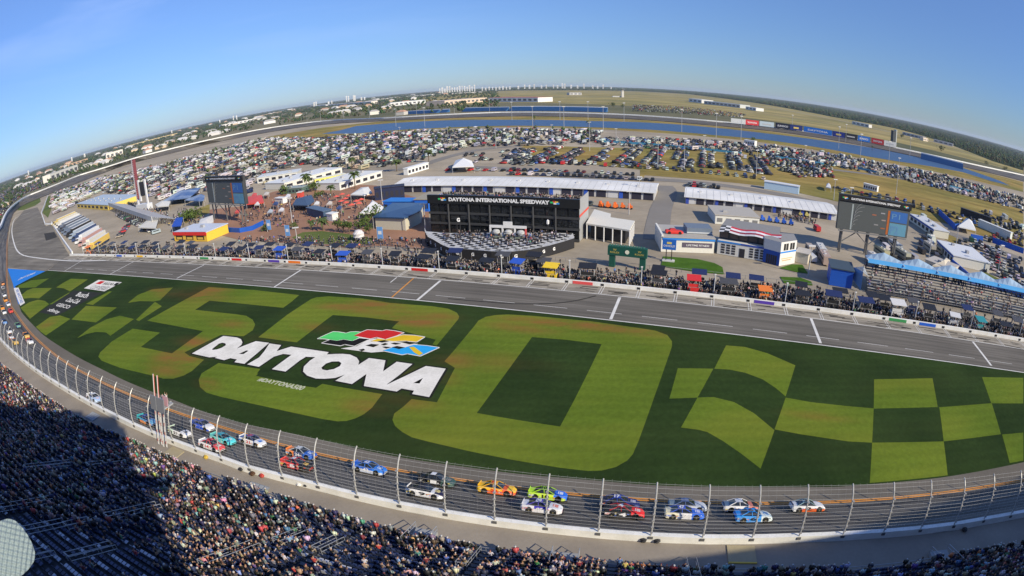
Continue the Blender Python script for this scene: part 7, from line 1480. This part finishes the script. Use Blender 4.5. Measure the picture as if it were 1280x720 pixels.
# masts round the far track
MP = [(384,153),(401,152.5),(430,151),(462,148.6),(521,146),(568,143),(612,142),(700,150),(735,150),(780,152),(852,165),(990,165),(1057,178),(1075,200),(1110,212),(1137,196),(495,158),(531,158),(640,150),(666,162),(705,163),(754,163),(895,172),(926,176),(1048,186)]
for j, (x, y) in enumerate(sorted(MP)):
    p = at(x, y); o = root('floodlight_mast', tuple(p), '%s thin floodlight mast from the left round the lake and back stretch' % nth(j), 'mast', 'floodlight masts round the far track'); mb = MB(); mb.tube((0, 0, 0), (0, 0, 26), .3, (.42,.43,.43), 5, .2); put('pole', mb, o); mb = MB(); mb.box(0, 0, 26, 3.2, .8, 1.0, (.5,.5,.48)); put('lamp_bank', mb, o)
# ------------------------------------------------------------ woods
def blob(n, seed):
    random.seed(seed); m = MB()
    for _ in range(n):
        a, r_, z_ = random.uniform(0, 6.3), random.uniform(0, .8), random.uniform(.25, .85); m.ball(r_ * math.cos(a), r_ * math.sin(a), z_, random.uniform(.3, .5), TT, 5, random.uniform(.25, .4), .25)
    return m
TR = [blob(3, 11), blob(4, 12), blob(2, 13)]; random.seed(99)
TG = [(.035,.06,.02), (.05,.075,.025), (.028,.05,.02), (.07,.085,.03), (.04,.065,.03), (.085,.09,.045)]
fm = tintm('woodland_leaves', 'attr', .95)
az_tr = []                                       # azimuth of a picture column on a line of picture points
def line_ground(P_): return [(math.atan2(g.x, g.y), math.hypot(g.x, g.y)) for g in px(*P_)]
near_R = sorted(line_ground([(560,116),(640,113),(700,112.6),(800,114),(860,117.6),(960,131.5),(1040,146.5),(1120,161),(1160,172),(1200,186),(1240,202),(1279,214)]))
near_L = sorted([(a, d) for a, d in line_ground([(x, y - 1.5) for x, y in fo_px if x < 560])])
def woods(name, lim, a0, a1, n, far_, label, lo=1.02, pw=1.0, clump=None):
    A_ = [a for a, d in lim]; D_ = [d for a, d in lim]; T = {0: [], 1: [], 2: []}; Cx = {0: [], 1: [], 2: []}; k = 0
    while k < n:
        a = random.uniform(a0, a1); d0_ = float(np.interp(a, A_, D_)) * lo
        if d0_ > far_: continue
        t = random.random() ** pw; d = d0_ * (far_ / d0_) ** t
        x, y = math.sin(a) * d, math.cos(a) * d
        if clump and d < 4000:
            v_ = math.sin(x * .011 + 1.3) + math.sin(y * .013 - x * .004) + math.sin((x + y) * .023)
            if v_ < clump * (1 - d / 4500) and random.random() < .9: k += .15; continue
        s = random.uniform(5.5, 9.5) * max(1, (d / 1500) ** .8); q = random.randrange(3); T[q].append((x, y, -.3, random.uniform(0, 6.3), s, 1, 1, min(1.6, 1.35 * max(.28, (1500 / d) ** .8) if d > 1500 else 1.35))); c = random.choice(TG); Cx[q].append([v * random.uniform(.75, 1.3) for v in c]); k += 1
    for q in T: scatter(name, TR[q], T[q], Cx[q], mat=fm, kind='stuff', label=label, cat='woodland')
woods('woodland', near_R, near_R[0][0], near_R[-1][0] + .12, 15000, 14000, 'dark woodland stretching to the horizon behind the airfield', pw=.75)
ff = [Vector((math.sin(a) * d * 1.03, math.cos(a) * d * 1.03, 0)) for a, d in near_R]; sheet('forest_floor', ff + [Vector((math.sin(a) * 24000, math.cos(a) * 24000, 0)) for a, d in near_R[::-1]], -.1, M('forest_floor', (.03,.045,.018), 1, .3, .004, (.02,.03,.012)))
woods('suburb_trees', near_L, near_L[0][0] - .1, near_L[-1][0] + .1, 6500, 14000, 'scattered trees between houses beyond the left turn and back stretch', pw=.9, clump=.1)
# single trees standing out beyond the track
for j, ((x, y), r_, h, lb) in enumerate([((1176,190),9,11,'dark round tree alone by the right back stretch'),((1127,172),8,7,'broad bush tree near the blue grey roofed hall'),((1256,214),6,8,'small dark tree at the far right of the field'),((1233,207),5,6,'small bush left of the dark tree on the right field'),((420,143),10,12,'rounded tree before the cream shops'),((200,187),12,12,'bright green tree outside the left turn'),((214,184),12,10,'second bright green tree outside the left turn'),((110,215),9,10,'green tree beside the large cream white block'),((560,135),11,11,'dark tree cluster left of the tan shopping hall'),((572,134.5),11,12,'dark tree cluster right before the tan shopping hall'),((766,134),8,9,'dark tree left of the control tower ground'),((779,135),7,7,'bush right below the control tower')]): bush(at(x, y), r_, h, lb, 2, leafd, n=160)
# ================================================================== AIR
bm = bmesh.new(); bmesh.ops.create_cube(bm, size=1.0); me = bpy.data.meshes.new('haze'); bm.to_mesh(me); bm.free()
hz = link('haze', me); hz.scale = (62500, 62500, 122); hz.location = (0, 0, 59.5); tag(hz, kind='stuff', label='thin pale blue haze over the whole place')
hm_ = bpy.data.materials.new('haze'); hm_.use_nodes = True; n_ = hm_.node_tree.nodes; n_.remove(n_['Principled BSDF']); pv = n_.new('ShaderNodeVolumePrincipled'); pv.inputs['Color'].default_value = (.72, .84, 1, 1); pv.inputs['Density'].default_value = 3.2e-5; pv.inputs['Anisotropy'].default_value = .1
hm_.node_tree.links.new(pv.outputs[0], n_['Material Output'].inputs['Volume']); me.materials.append(hm_)
try: hm_.cycles.homogeneous_volume = True
except Exception: pass
